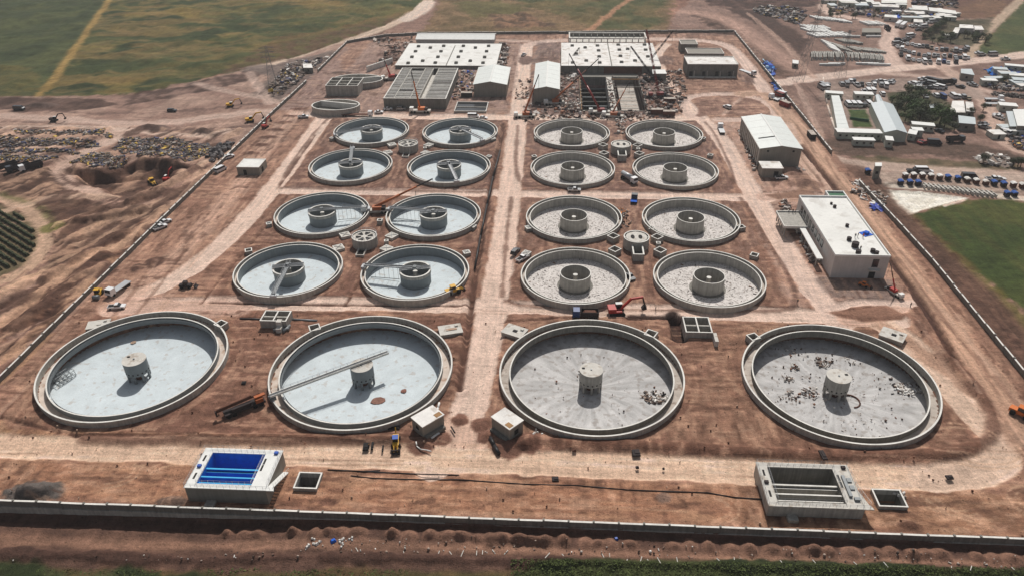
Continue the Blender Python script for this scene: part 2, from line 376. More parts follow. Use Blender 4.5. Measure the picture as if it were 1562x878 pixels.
# base: bare red-brown soil, patchy
k = ss(.35, .65, NA)[:, None]
COL[:] = np.array((146, 111, 95))*(1-k)+np.array((126, 95, 82))*k
# ---- far fields and hills of crops at the top
G1, G2, GB = (52, 60, 38), (68, 74, 44), (112, 98, 60)
poly([(-260, -80), (720, -60), (668, -10), (652, 12), (600, 36), (535, 60), (480, 82), (400, 98), (300, 122), (220, 141), (150, 148), (50, 146), (-60, 148), (-300, 150)], G1, 6, 5, c2=GB, kind=2, ns=0)
idx = np.nonzero(KIND == 2)[0]
n1 = fbm(GX[idx]*.5+GY[idx]*.12, GY[idx]*1.3-GX[idx]*.25, 34, 41); n2 = fbm(GX[idx]*.35, GY[idx]-GX[idx]*.18, 13, 51)
put(idx, ss(.44, .62, n1)*.8, (62, 70, 44)); put(idx, ss(.50, .62, n2)*.75, (116, 98, 64)); put(idx, ss(.5, .58, fbm(GX[idx], GY[idx], 60, 61))*.5, (72, 76, 48)); put(idx, ss(.56, .66, fbm(GX[idx]*.6, GY[idx]*1.2, 9, 65))*.5, (128, 108, 76))
poly([(-300, -80), (175, -30), (165, 0), (120, 60), (58, 142), (-300, 150)], (60, 68, 46), 4, 3, a=.9, c2=(70, 76, 50))
poly([(-60, 105), (40, 98), (64, 118), (52, 146), (-60, 148)], (104, 94, 58), 5, 5, a=.7, c2=(78, 76, 48), ns=1)
poly([(420, 60), (520, 40), (600, 20), (650, 12), (600, 42), (540, 62), (470, 85), (400, 100), (330, 120), (380, 85)], (98, 76, 62), 6, 6, a=.8, c2=(84, 76, 52), ns=1)
line([(170, -6), (135, 45), (98, 100), (58, 146)], 5., (148, 124, 80), 2, 1.5, rut=.1)
line([(60, 60), (110, 20), (175, -10)], 2., (84, 84, 58), 3, 1.5, rut=0, a=.5)
line([(170, 35), (330, 0), (420, -12)], 7., (128, 112, 74), 6, 5, rut=0, a=.4); line([(80, 130), (300, 95), (500, 45), (640, 15)], 11., (122, 104, 64), 9, 8, rut=0, a=.5)
poly([(690, -60), (1260, -60), (1060, -5), (1020, 30), (1020, 49), (860, 48), (640, 50), (660, 25)], (100, 86, 64), 5, 5, c2=(120, 100, 78), kind=2)
poly([(800, -60), (1040, -60), (1010, 10), (1000, 46), (925, 47), (900, 44), (860, 26), (790, 8)], (72, 76, 50), 8, 8, a=.9, c2=(96, 86, 60))
poly([(690, 4), (760, 0), (800, 12), (790, 28), (715, 26)], (88, 86, 56), 8, 6, a=.7); poly([(740, 22), (800, 20), (850, 40), (760, 44)], (84, 68, 58), 5, 6, a=.8, c2=(126, 98, 80), ns=1)
line([(965, -4), (925, 24), (895, 50)], 5., (160, 124, 100), 3, 2, rut=.1)
line([(655, -10), (650, 8), (610, 34), (545, 58), (480, 82), (430, 96), (385, 104)], 9., (184, 158, 136), 3, 2, rut=.12, kind=1)
line([(652, 4), (645, 16), (620, 30)], 13., (198, 176, 160), 4, 2, rut=.08)
# ---- top right: bare brown land and yards
poly([(1040, -60), (1700, -60), (1700, 300), (1240, 300), (1190, 190), (1120, 60), (1030, 50), (1025, 10)], (140, 110, 97), 6, 6, c2=(122, 94, 82))
poly([(1060, -60), (1260, -60), (1250, 5), (1200, 22), (1140, 14), (1080, 10)], (72, 52, 46), 4, 4, c2=(88, 64, 56), ns=1)
poly([(1060, 24), (1100, 22), (1150, 50), (1205, 85), (1215, 118), (1190, 128), (1160, 95), (1135, 58), (1090, 48)], (78, 58, 50), 4, 5, c2=(108, 82, 70), ns=1)
poly([(1105, 12), (1170, 18), (1232, 62), (1225, 84), (1170, 45)], (84, 62, 54), 4, 4, c2=(72, 54, 48), ns=1)
line([(1035, 18), (1075, 20), (1120, 35), (1155, 62), (1195, 92), (1215, 105)], 15., (164, 128, 112), 7, 5, rut=.06)
poly([(1458, -60), (1600, -60), (1556, 0), (1520, 28), (1462, 28)], (104, 80, 70), 3, 3, c2=(112, 88, 72), kind=2)
poly([(1584, -60), (1800, -60), (1800, 82), (1562, 84), (1500, 82), (1484, 78), (1520, 44), (1558, 4)], (70, 78, 50), 3, 2, c2=(80, 82, 54), kind=2)
poly([(1500, 84), (1570, 84), (1570, 94), (1490, 92)], (96, 78, 66), 3, 3, a=.8)
line([(1562, -4), (1530, 24), (1505, 48), (1484, 72), (1478, 86)], 7., (168, 142, 118), 2, 1.5, rut=.12, kind=1)
line([(1272, -8), (1258, 8), (1262, 20), (1290, 27), (1330, 32), (1358, 40), (1360, 55), (1350, 72), (1362, 92), (1368, 102)], 10., (190, 160, 144), 2, 2, rut=.12, kind=1)
line([(1388, -6), (1382, 10), (1378, 34)], 9., (180, 148, 130), 2, 2, rut=.1, kind=1)
line([(1176, 128), (1240, 119), (1310, 112), (1372, 104), (1440, 98), (1500, 92), (1562, 84), (1640, 72)], 11., (200, 172, 156), 2.5, 2, rut=.12, kind=1)
line([(1350, 112), (1410, 116), (1470, 125), (1500, 138), (1530, 146), (1580, 150)], 7., (180, 150, 134), 3, 3, rut=.1, kind=1)
line([(1436, 102), (1452, 112), (1478, 130), (1500, 150), (1515, 178), (1520, 205), (1530, 218), (1562, 232)], 8., (182, 150, 132), 3, 3, rut=.12, kind=1)
poly([(1250, 122), (1470, 118), (1520, 150), (1440, 152), (1350, 140), (1345, 152), (1255, 150)], (150, 128, 116), 4, 4, a=.8)
poly([(1350, 140), (1400, 138), (1440, 150), (1480, 200), (1410, 195), (1375, 185), (1352, 160)], (78, 74, 52), 3, 4, a=.85, c2=(58, 62, 40), ns=1)
poly([(1437, 33), (1515, 27), (1508, 46), (1484, 72), (1405, 62)], (70, 68, 48), 3, 3, a=.9, c2=(92, 82, 62), ns=1)
poly([(1294, 168), (1320, 167), (1331, 194), (1302, 194)], (76, 92, 46), 1, .6, c2=(66, 82, 42), ns=1, kind=3)
poly([(1262, 144), (1352, 142), (1384, 205), (1272, 208)], (152, 130, 118), 3, 2, a=.8); poly([(1294, 168), (1320, 167), (1331, 194), (1302, 194)], (76, 92, 46), 1, .6, c2=(62, 78, 40), ns=1)
poly([(1255, 212), (1360, 208), (1500, 222), (1562, 238), (1562, 252), (1440, 238), (1300, 240), (1250, 232)], (106, 82, 70), 4, 5, c2=(88, 70, 60), ns=1)
poly([(1300, 240), (1340, 238), (1562, 252), (1562, 262), (1440, 258), (1330, 250)], (84, 78, 54), 2, 3, a=.85, c2=(104, 88, 66), ns=1)
line([(1258, 240), (1300, 250), (1370, 256), (1460, 263), (1562, 268), (1640, 270)], 10., (176, 150, 134), 3, 3, rut=.12, kind=1)
poly([(1330, 262), (1600, 268), (1600, 300), (1470, 292), (1345, 284)], (158, 136, 122), 3, 3, a=.7, c2=(186, 166, 150), ns=1)
line([(1360, 282), (1440, 287), (1540, 300), (1620, 310)], 6., (206, 192, 176), 2, 1.5, rut=.05)
line([(1358, 279), (1440, 284), (1545, 296)], 2.5, (92, 76, 68), 2, 1.5, rut=.0, a=.7)
# green field on the right, pale lime pad
line([(1330, 290), (1385, 342), (1460, 408), (1530, 468), (1600, 540)], 9., (116, 90, 66), 4, 3, rut=.1, a=.8)
poly([(1395, 328), (1440, 310), (1476, 305), (1562, 305), (1900, 300), (2100, 520), (1640, 560), (1562, 478), (1530, 450), (1460, 392), (1420, 356)], (62, 72, 40), 2.5, 3.5, c2=(74, 80, 46), kind=2, ns=0)
idx = np.nonzero((KIND == 2) & (GX > 125) & (GY < 300))[0]; put(idx, ss(.52, .66, frac_noise(GX[idx], GY[idx]/7, 2.5, 77))*.35, (84, 80, 48))
poly([(1340, 288), (1400, 292), (1478, 302), (1440, 312), (1410, 320), (1386, 329), (1362, 312)], (226, 217, 198), .8, .5, kind=4, c2=(230, 222, 206), h=-.6, hs=2)
line([(1343, 290), (1358, 308), (1380, 327)], 2.5, (200, 184, 160), 1.5, 1.5, rut=.0); line([(1455, 300), (1476, 304), (1440, 314)], 1.6, (236, 232, 222), 1, .6, rut=0)
line([(1392, 330), (1420, 358), (1462, 395), (1530, 452), (1590, 520)], 4., (108, 98, 56), 3, 3, rut=0, a=.8)
line([(1290, 262), (1380, 355), (1480, 460), (1600, 600)], 20., (98, 72, 60), 5, 3, rut=.25, a=.9)
line([(1310, 262), (1400, 365), (1500, 470), (1600, 575)], 2.2, (86, 62, 52), 2, 2, rut=.0, a=.7)
# ---- left land: roads, excavation, scrapyard
poly([(-300, 150), (50, 148), (150, 148), (220, 143), (330, 117), (420, 98), (520, 66), (560, 62), (480, 120), (400, 190), (300, 290), (180, 420), (60, 520), (-60, 600), (-400, 600)], (166, 133, 116), 4, 5, c2=(142, 110, 96))
poly([(-40, 148), (90, 150), (160, 152), (180, 158), (120, 168), (40, 172), (-40, 160)], (84, 62, 54), 3, 4, c2=(100, 76, 66), ns=1)
poly([(180, 148), (300, 126), (400, 104), (420, 108), (330, 136), (250, 152), (190, 160)], (88, 66, 58), 3, 4, c2=(128, 100, 88), ns=1)
poly([(370, 105), (420, 96), (520, 76), (540, 78), (470, 130), (430, 155), (380, 150), (420, 118)], (124, 106, 96), 5, 6, c2=(100, 84, 78), ns=1)
for pl in ([(0, 186), (60, 184), (160, 196), (230, 204), (330, 196), (400, 190)], [(60, 168), (180, 176), (290, 168), (380, 160), (440, 155)], [(60, 176), (200, 186), (320, 184)]):
    line(pl, 2.5, (112, 86, 76), 2, 3, rut=0, a=.8)
line([(-60, 178), (60, 178), (160, 188), (250, 190), (340, 176), (420, 168), (470, 172)], 9., (178, 148, 132), 4, 4, rut=.14, kind=1)
line([(185, 196), (160, 220), (110, 242), (90, 262), (110, 284), (150, 292), (190, 288)], 9., (182, 150, 132), 3, 3, rut=.12, kind=1)
line([(100, 268), (92, 262), (100, 276), (118, 284)], 1.8, (92, 68, 58), 1, 1, rut=0)
poly([(-80, 272), (20, 270), (72, 262), (84, 276), (104, 296), (150, 312), (196, 322), (214, 336), (190, 356), (150, 372), (118, 398), (92, 420), (80, 430), (74, 400), (76, 360), (60, 330), (30, 306), (-80, 296)], (82, 60, 50), 3, 4, c2=(104, 78, 64), ns=1)
poly([(104, 254), (150, 262), (196, 248), (230, 245), (286, 252), (262, 282), (230, 300), (176, 300), (150, 290), (118, 280)], (88, 64, 54), 2, 3, c2=(110, 80, 66), ns=1, h=-4.2, hs=6)
poly([(214, 290), (262, 268), (262, 284), (222, 306), (190, 322)], (190, 156, 132), 3, 3, a=.8, c2=(160, 126, 104), ns=1)
poly([(126, 336), (180, 336), (230, 318), (300, 268), (316, 274), (230, 348), (150, 366), (118, 372)], (174, 140, 118), 4, 4, a=.8, c2=(150, 120, 98), ns=1)
poly([(60, 440), (120, 400), (200, 350), (250, 318), (258, 330), (180, 400), (90, 470), (10, 520), (-40, 520)], (124, 88, 70), 3, 4, a=.9, c2=(84, 60, 50), ns=1)
for pl, w_, c_ in (([(-20, 500), (60, 440), (150, 390), (215, 355)], 2.5, (184, 146, 120)), ([(-30, 540), (60, 470), (130, 410), (180, 372)], 2.2, (188, 148, 122)), ([(-20, 560), (80, 480), (150, 420)], 1.6, (104, 74, 62)), ([(0, 452), (60, 420), (110, 396)], 5, (186, 152, 126)), ([(-20, 480), (40, 440), (90, 405)], 1.8, (100, 76, 64))):
    line(pl, w_, c_, 1.8, 2.5, rut=.15, a=.85)
# vineyard corner
poly([(-120, 305), (0, 312), (36, 326), (60, 350), (62, 378), (44, 402), (0, 425), (-120, 470)], (112, 96, 72), 1.5, 1, kind=5, c2=(96, 84, 62), ns=1)
line([(-60, 296), (0, 302), (38, 314), (66, 340), (72, 372), (54, 402), (20, 424), (-40, 452)], 6., (176, 144, 120), 2, 1.5, rut=.16, kind=1)
line([(-60, 352), (0, 348), (50, 332)], 3., (172, 140, 116), 1, 1, rut=.1)
line([(0, 298), (40, 306), (64, 318), (86, 345)], 3., (104, 96, 60), 2.5, 2.5, rut=0, a=.8); mound(80, 348, 5, .3, (112, 104, 60))
for pl, w_, c_ in (([(-20, 330), (90, 300), (170, 300), (240, 290), (310, 250), (380, 215)], 4, (200, 166, 142)), ([(120, 372), (180, 350), (240, 312), (300, 270), (360, 232)], 2.6, (198, 160, 134)), ([(100, 392), (170, 362), (236, 322), (300, 280)], 1.6, (84, 60, 50)), ([(-40, 520), (30, 470), (110, 414), (190, 368), (250, 322)], 3.2, (196, 156, 128)),
                  ([(-40, 590), (40, 520), (110, 455), (180, 398)], 3.0, (190, 148, 118)), ([(-40, 575), (50, 498), (130, 430)], 1.4, (78, 54, 46)), ([(-40, 610), (20, 566), (80, 512)], 2.0, (176, 136, 106)), ([(0, 195), (120, 192), (200, 200), (300, 212), (350, 200)], 4, (196, 168, 150)), ([(0, 226), (120, 228), (170, 214)], 2.5, (194, 164, 146)), ([(0, 240), (90, 240), (150, 228), (190, 206)], 2.5, (194, 164, 146)),
                  ([(300, 128), (350, 140), (400, 150), (440, 160)], 4, (188, 158, 142)), ([(380, 112), (396, 135), (410, 158)], 4, (190, 160, 144)), ([(440, 150), (500, 112), (560, 86), (610, 62)], 4.5, (196, 168, 152)), ([(1140, 20), (1190, 60), (1240, 118)], 3, (172, 138, 120)), ([(1215, 126), (1240, 180), (1262, 236)], 3, (176, 144, 128))):
    line(pl, w_*1.3, c_, 1.0, 1.6, rut=.16, a=.8)
for pl, h_ in (([(105, 262), (160, 268), (230, 256), (290, 256)], -2.2), ([(120, 340), (170, 332), (214, 322)], 1.8), ([(70, 430), (130, 392), (190, 356)], 1.8), ([(20, 500), (90, 445), (160, 395)], 1.4), ([(200, 310), (260, 285), (300, 262)], 1.5)):
    line(pl, 5, (96, 70, 58), 2.5, 1.5, rut=0, a=.6, h=h_)
# ---- plant compound
PL = [(-149, 111), (127, 111), (127, 230), (125, 300), (122, 420), (120.5, 530), (-95, 527), (-141.5, 507), (-146.5, 352), (-149.2, 248)]
poly(PL, (152, 115, 96), 1, 0.5, c2=(136, 101, 84), world=True)
poly([(-149, 112), (127, 112), (127, 123.5), (-149, 123.5)], (164, 121, 95), 3, 1.5, c2=(150, 108, 84), world=True, ns=1)
poly([(40, 112), (127, 112), (127, 124), (44, 126)], (132, 97, 76), 4, 3, c2=(146, 108, 84), world=True)
idx = np.nonzero((GY > 111) & (GY < 136) & (abs(GX) < 150))[0]
put(idx, ss(.5, .8, frac_noise(GX[idx]/9, GY[idx], 1.0, 91))*.35, (182, 142, 112)); put(idx, ss(.55, .8, frac_noise(GX[idx]/7, GY[idx], .8, 92))*.35, (118, 84, 68))
poly([(-149, 126), (-80, 124), (-60, 128), (-60, 137), (-149, 137)], (176, 132, 96), 3, 2, a=.7, c2=(150, 110, 82), world=True, ns=1)
# tank pads: darker, worked soil with arcs around the rims
BIG = [(-116.6, 160), (-52.2, 160.2), (10.9, 161), (76.8, 161.2)]
SM = [(x, y) for y in (211.9, 253.7, 299.7, 341.5) for x in (-89.0, -46.0, 7.3, 50.8)]
for (x0, x1, y0, y1, c_, c2_) in ((-142, -24, 134, 189, (150, 108, 88), (134, 96, 80)), (-14, 104, 134, 189, (158, 118, 96), (142, 104, 86)),
        (-110, -25, 190.5, 233, (146, 106, 88), (130, 94, 80)), (-16, 73, 190.5, 233, (152, 114, 96), (140, 104, 88)),
        (-110, -25, 233, 274, (142, 104, 88), (128, 94, 80)), (-16, 73, 233, 274, (150, 114, 98), (136, 104, 90)),
        (-112, -26, 279, 322, (138, 102, 88), (126, 94, 82)), (-14, 73, 279, 322, (144, 108, 94), (132, 100, 88)), (-112, -26, 322, 362, (138, 104, 90), (128, 96, 84)), (-14, 74, 322, 364, (144, 110, 98), (128, 98, 88))):
    r = 5; poly([(x0+r, y0), (x1-r, y0), (x1, y0+r), (x1, y1-r), (x1-r, y1), (x0+r, y1), (x0, y1-r), (x0, y0+r)], tuple(v*.90 for v in c_), 1.2, .8, c2=tuple(v*.86 for v in c2_), world=True, ns=3)
for i, (cx, cy) in enumerate(BIG+SM):
    R0 = 25 if i < 4 else 18
    idx = np.nonzero((abs(GX-cx) < R0+9) & (abs(GY-cy) < R0+9))[0]; d = np.hypot(GX[idx]-cx, GY[idx]-cy)
    n = frac_noise(d, np.arctan2(GY[idx]-cy, GX[idx]-cx)*4+i, .9, 71)
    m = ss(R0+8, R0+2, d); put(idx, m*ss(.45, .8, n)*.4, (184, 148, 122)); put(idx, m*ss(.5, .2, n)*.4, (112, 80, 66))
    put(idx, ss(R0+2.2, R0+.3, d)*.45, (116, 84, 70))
poly([(74, 198), (112, 200), (112, 370), (76, 366)], (178, 146, 130), 3, 2, world=True, c2=(160, 126, 110), ns=1, a=.85)
poly([(86, 226), (89, 226), (89, 262), (80, 262)], (134, 104, 90), 2, 1, world=True)
poly([(100, 300), (110, 300), (110, 272), (98, 274)], (150, 116, 98), 2, 1, world=True, c2=(120, 92, 80), ns=1)
# roads of the compound
RX = dict(soft=1.0, rag=.9, rut=.13, kind=1, cut=.55)
line([(-27.5, 126), (-24, 134), (-20, 150), (-19, 180), (-18, 230), (-18.5, 300), (-19.5, 365), (-20, 400), (-21, 470), (-21, 505)], 9.2, (212, 184, 166), world=True, **RX)
line([(-22, 131), (-22.5, 138)], 14, (200, 166, 146), world=True, **RX)
line([(-138, 188), (-120, 193), (-60, 194.5), (-20, 195), (60, 194), (88, 193.5), (104, 192)], 8.0, (212, 184, 166), world=True, **RX)
line([(-112, 276.5), (-60, 276.5), (-20, 276.5), (40, 277), (84, 276)], 6.6, (212, 184, 168), world=True, **RX)
line([(-134, 368), (-90, 366.5), (-30, 366.5), (20, 367), (72, 368)], 8.5, (212, 186, 170), world=True, **RX)
line([(-150, 128), (-100, 128.5), (-60, 129), (-20, 128.7), (40, 128.5), (88, 128), (100, 129.5)], 8.5, (210, 176, 150), world=True, **RX)
line([(88, 128), (103, 131), (109, 137), (109, 148), (106, 165), (104, 180), (99, 191)], 9, (204, 174, 152), world=True, **RX)
line([(-138, 195), (-128, 202), (-120, 225), (-117, 262), (-117, 300), (-118, 350), (-119, 368)], 8.6, (212, 184, 166), world=True, **RX)
line([(-140, 190), (-133, 210), (-131, 250), (-133, 300), (-135, 345), (-136, 372)], 9, (186, 150, 130), world=True, soft=4, rag=3, rut=.2, a=.75)
line([(-136, 190), (-120, 190), (-100, 191)], 12, (194, 158, 140), world=True, soft=4, rag=3, rut=.15, a=.85)
line([(86, 190), (84, 205), (81.5, 230), (80.5, 262), (79, 290), (78, 330), (76, 352), (72, 368), (66, 395), (62, 420), (60, 450), (62, 490), (70, 508)], 8.5, (210, 182, 166), world=True, **RX)
line([(72, 368), (66, 372), (66, 388), (70, 402), (90, 407), (104, 404), (112, 390), (112, 372), (100, 366), (80, 366)], 6, (200, 170, 154), world=True, **RX)
line([(-21, 505), (-10, 516), (20, 520), (70, 522), (95, 520), (112, 508), (114, 470), (114, 420), (113, 400)], 8, (198, 168, 152), world=True, **RX)
line([(-122, 500), (-100, 514), (-60, 519), (-20, 515)], 6, (176, 146, 130), world=True, **RX)
line([(100, 407), (110, 408), (116, 400), (117, 300), (119, 250), (119.5, 200), (118, 170), (118, 140), (120, 118)], 8.5, (180, 142, 118), world=True, soft=3, rag=2, rut=.2, kind=1)
line([(113, 360), (109, 320), (110, 290), (111, 270)], 6, (190, 156, 136), world=True, **RX)
line([(90, 193), (104, 197), (110, 205)], 8, (196, 160, 140), world=True, **RX)
line([(99, 190), (106, 176), (112, 160), (114, 145), (116, 118)], 5, (174, 138, 116), world=True, soft=3, rag=2, rut=.2)
line([(84, 278), (100, 280), (112, 276)], 7, (196, 162, 144), world=True, **RX); line([(84, 196), (96, 203), (112, 202)], 4, (210, 182, 166), world=True, **RX)
poly([(84, 196.5), (104, 201), (108, 196), (106, 193), (94, 192), (88, 193.5)], (134, 98, 80), 1, .6, world=True, h=.5, hs=2)
poly([(84, 280), (100, 284), (106, 280), (104, 277), (88, 276)], (140, 106, 88), 1, .6, world=True, h=.4, hs=2)
poly([(88, 204), (109, 203), (110, 215), (86, 216)], (124, 106, 98), 2, 1, world=True, a=.8)
# construction ground at the back
poly([(-130, 372), (-25, 372), (-24, 512), (-126, 508)], (160, 130, 116), 3, 3, world=True, a=.85, c2=(140, 114, 104), ns=3)
poly([(-16, 372), (60, 372), (56, 512), (-14, 512)], (128, 106, 98), 3, 3, world=True, a=.9, c2=(120, 98, 92), ns=1)
poly([(72, 372), (108, 374), (108, 396), (100, 402), (74, 400)], (132, 98, 84), 2, 2, world=True, c2=(146, 110, 94), ns=1)
line([(84, 372), (90, 386), (98, 398)], 2.4, (186, 152, 134), world=True, soft=1, rag=.6, rut=.3)
poly([(-146, 372), (-128, 380), (-128, 440), (-136, 470), (-140, 500), (-146, 440)], (150, 122, 112), 4, 4, world=True, a=.8, c2=(130, 104, 96), ns=1)
for q in ((-20, 470, 5, 12), (-36, 440, 4, 8), (-117, 455, 8, 12), (-108, 480, 10, 8), (-6, 470, 8, 10), (66, 470, 6, 12), (84, 500, 9, 5), (108, 440, 5, 20)): mound(q[0], q[1], q[2], .8, (118, 92, 82), q[3], world=True)
# trenches
TR = dict(soft=.9, rag=.3, rut=0)
line([(768, 190), (758, 240), (745, 300), (735, 360), (722, 440), (712, 520), (700, 592)], 1.7, (88, 62, 52), h=-1.3, berm=.5, a=.95, **TR)
line([(1222, 222), (1262, 270), (1300, 318), (1345, 376), (1390, 438), (1425, 490), (1455, 545)], 2.3, (78, 54, 46), h=-1.5, berm=.4, **TR)
line([(962, 481), (1000, 483), (1040, 482)], 2.2, (52, 36, 32), h=-2.4, **TR); line([(1026, 480), (1035, 492), (1036, 514)], 4.6, (58, 40, 34), h=-2.6, soft=1.2, rag=.8, rut=0)
for pl in ([(306, 460), (345, 415), (400, 352), (440, 296)], [(372, 370), (450, 372), (560, 376), (734, 380)], [(526, 463), (548, 430)], [(425, 283), (480, 205)], [(545, 225), (760, 232)],
           [(0, 636), (40, 646), (120, 666), (300, 662)], [(366, 484), (400, 485)], [(320, 459), (520, 463), (720, 464)], [(770, 455), (790, 462), (860, 464)], [(770, 490), (850, 484)]):
    line(pl, 1.0, (96, 68, 56), h=-.5, soft=.7, rag=.4, rut=0, a=.9)
line([(350, 290), (362, 284), (376, 286)], 1.2, (92, 66, 56), h=-.6, **TR)
# pits / excavated pads beside the huts, grader berms along pads
for pl in ([(130, 667), (400, 670), (600, 668)], [(800, 672), (1000, 680), (1200, 692), (1330, 694), (1460, 692), (1510, 668), (1516, 640), (1490, 590), (1440, 540)]):
    line(pl, 3.4, (104, 72, 58), h=.9, soft=2.2, rag=.9, rut=0, a=.8)
for pl in ([(770, 458), (800, 466), (960, 470), (1200, 474), (1216, 460), (1205, 420), (1160, 350), (1130, 300)], [(780, 300), (772, 360), (766, 450)], [(790, 190), (784, 280), (830, 288), (1050, 290), (1118, 286), (1122, 270), (1090, 200), (1075, 185)],
           [(425, 285), (740, 292)], [(425, 280), (470, 210), (500, 180)], [(1388, 490), (1430, 530), (1400, 492)]):
    line(pl, 1.5, (106, 78, 66), h=.25, soft=1.2, rag=.8, rut=0, a=.7)
for q in ((-36, 141, 3.5, .5), (-23, 143, 2.6, .9), (-31.5, 133.4, 4, .8), (-27, 136, 3, .9), (-35, 136.5, 2.2, .5), (-17.5, 141, 3, .8), (-5, 135, 4, .9), (-16, 137, 2.5, .7), (-10, 133.5, 4.5, .8), (-2, 137, 3, .5)):
    mound(q[0], q[1], q[2], q[3], (116, 82, 68), world=True)
mound(26, 119, 2, .3, (130, 104, 90), world=True)
for q in ((235, 400, 4, .8), (155, 414, 6, 1.0), (210, 408, 3, .6)): mound(*q, (96, 70, 60))
mound(820, 118, 1, .1)
mound(56, 750, 8.2, 2.6, (90, 84, 80), 3.8, rough=.5); mound(40, 760, 5, 1.4, (96, 88, 84), 2.6, rough=.5)
mound(262, 766, 4.2, 1.2, (104, 84, 74), 2.2, rough=.5); mound(500, 765, 2.6, -.5, (112, 80, 66), 1.2); mound(1265, 738, 1.5, .2)
mound(1205, 755+48, 1, .1); mound(1385, 800, 2.6, .6, (104, 74, 60), 1.6)
for q in ((1225, 280, 10, 2.2), (1205, 262, 6, 1.2)): mound(q[0], q[1], q[2], q[3], (150, 116, 100), 5)
for q in ((236, 196, 9, 1.6, 5), (308, 203, 7, 2.2, 4), (60, 162, 12, 2, 4), (460, 100, 6, 1.5, 4), (600, 90, 8, 2, 4), (630, 70, 10, 2.5, 4), (520, 112, 7, 1, 4), (580, 62, 9, 1.5, 4)): mound(q[0], q[1], q[2], q[3], (100, 80, 72), q[4])
for t_ in range(7): mound(-139+.6*t_, 315+10*t_, 5, .9, (112, 80, 68), 2.6, world=True)
# strip outside the front wall: dark brown bank, heaps of tipped soil, track, grass verge
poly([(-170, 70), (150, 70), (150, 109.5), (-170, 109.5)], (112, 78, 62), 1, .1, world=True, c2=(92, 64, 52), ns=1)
idx = np.nonzero((GY < 109.6) & (GY > 60))[0]; HGT[idx] -= (.3+1.9*ss(-40, -75, GX[idx]))*ss(109.6, 109.0, GY[idx])
line([(-170, 102.6), (-110, 102), (-60, 103.2), (-20, 103.4), (30, 104), (110, 105)], 2.6, (152, 108, 84), world=True, soft=2, rag=1.2, rut=.2, a=.85)
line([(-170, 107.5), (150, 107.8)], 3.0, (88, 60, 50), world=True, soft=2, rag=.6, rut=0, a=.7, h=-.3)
x_ = -70.0
while x_ < 112:
    mound(x_, 106.3+R_.uniform(-.4, .3), R_.uniform(1.5, 3.0), R_.uniform(.9, 2.2), (134, 94, 74), R_.uniform(1.5, 2.5), world=True, rough=.5); x_ += R_.uniform(2.6, 5.0)*(1 if R_.random() < .85 else 2)
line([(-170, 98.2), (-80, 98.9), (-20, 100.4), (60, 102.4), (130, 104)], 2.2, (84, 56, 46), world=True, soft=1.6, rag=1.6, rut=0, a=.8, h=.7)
poly([(-170, 60), (170, 60), (170, 102), (60, 100.6), (0, 98.6), (-60, 96.2), (-170, 95)], (106, 82, 50), 1.6, 1.2, world=True, c2=(86, 74, 42), ns=1, kind=6)
poly([(790, 930), (784, 872), (820, 858), (900, 850), (1000, 847), (1150, 852), (1350, 858), (1620, 872), (1620, 940)], (44, 54, 27), 1.2, 1.0, c2=(62, 66, 34), ns=1)
poly([(-80, 60), (-28, 60), (-24, 92), (-46, 93.6), (-76, 92)], (50, 58, 30), 3, 3, world=True, c2=(78, 74, 42), ns=1); poly([(-40, 850), (60, 852), (98, 862), (104, 900), (-40, 900)], (50, 60, 30), 1.5, 1.5, c2=(76, 76, 44), ns=1); poly([(116, 866), (180, 856), (236, 864), (230, 900), (110, 900)], (52, 62, 32), 1.5, 1.5, c2=(80, 78, 46), ns=1); poly([(243, 872), (290, 862), (340, 872), (350, 900), (240, 900)], (54, 62, 32), 1.5, 1.5, c2=(80, 78, 46), ns=1)
# tyre tracks
for cx, cy, r, a0, a1 in ((90, 123.5, 6.5, 3.3, 5.2), (96, 124, 10, 3.4, 4.7), (108, 122, 4, 0, 6), (110, 120.8, 5.5, 2.6, 6.2), (60, 111, 3, 0, 1), (37, 116.5, 3.4, -1.4, 1.2), (-103, 121, 5, -1.5, .6), (-98.5, 118.6, 5.5, .4, 1.5), (101, 139, 8, .5, 2.2), (104, 143, 12, 4.2, 5.6), (-88, 119, 6, 1.4, 2.8)):
    for dr in (0, 1.7): line([(cx+(r+dr)*math.cos(a0+(a1-a0)*i/9), cy+(r+dr)*.8*math.sin(a0+(a1-a0)*i/9)) for i in range(10)], .55, (196, 160, 132), world=True, soft=.4, rag=.25, rut=0, a=.6, k=1)
for i in range(26):
    x0 = R_.uniform(-140, 100); y0 = R_.choice([R_.uniform(113, 133), R_.uniform(186, 198), R_.uniform(132, 140)]); L_ = R_.uniform(10, 45)
    for dr in (0, 1.6): line([(x0, y0+dr), (x0+L_*.5, y0+dr+R_.uniform(-.6, .6)), (x0+L_, y0+dr+R_.uniform(-1.5, 1.5))], .45, R_.choice([(190, 156, 130), (112, 82, 66)]), world=True, soft=.4, rag=.2, rut=0, a=.4, k=1)
for i in range(60):
    x0 = R_.choice([R_.uniform(-148, -121), R_.uniform(106, 125), R_.uniform(-180, -152)]); y0 = R_.uniform(130, 330); L_ = R_.uniform(15, 60)
    line([(x0, y0), (x0+R_.uniform(-1.5, 1.5), y0+L_*.5), (x0+R_.uniform(-2, 2), y0+L_)], R_.uniform(.5, 1.5), R_.choice([(192, 156, 134), (112, 82, 68), (124, 90, 74)]), world=True, soft=.6, rag=.4, rut=0, a=.5, k=1)
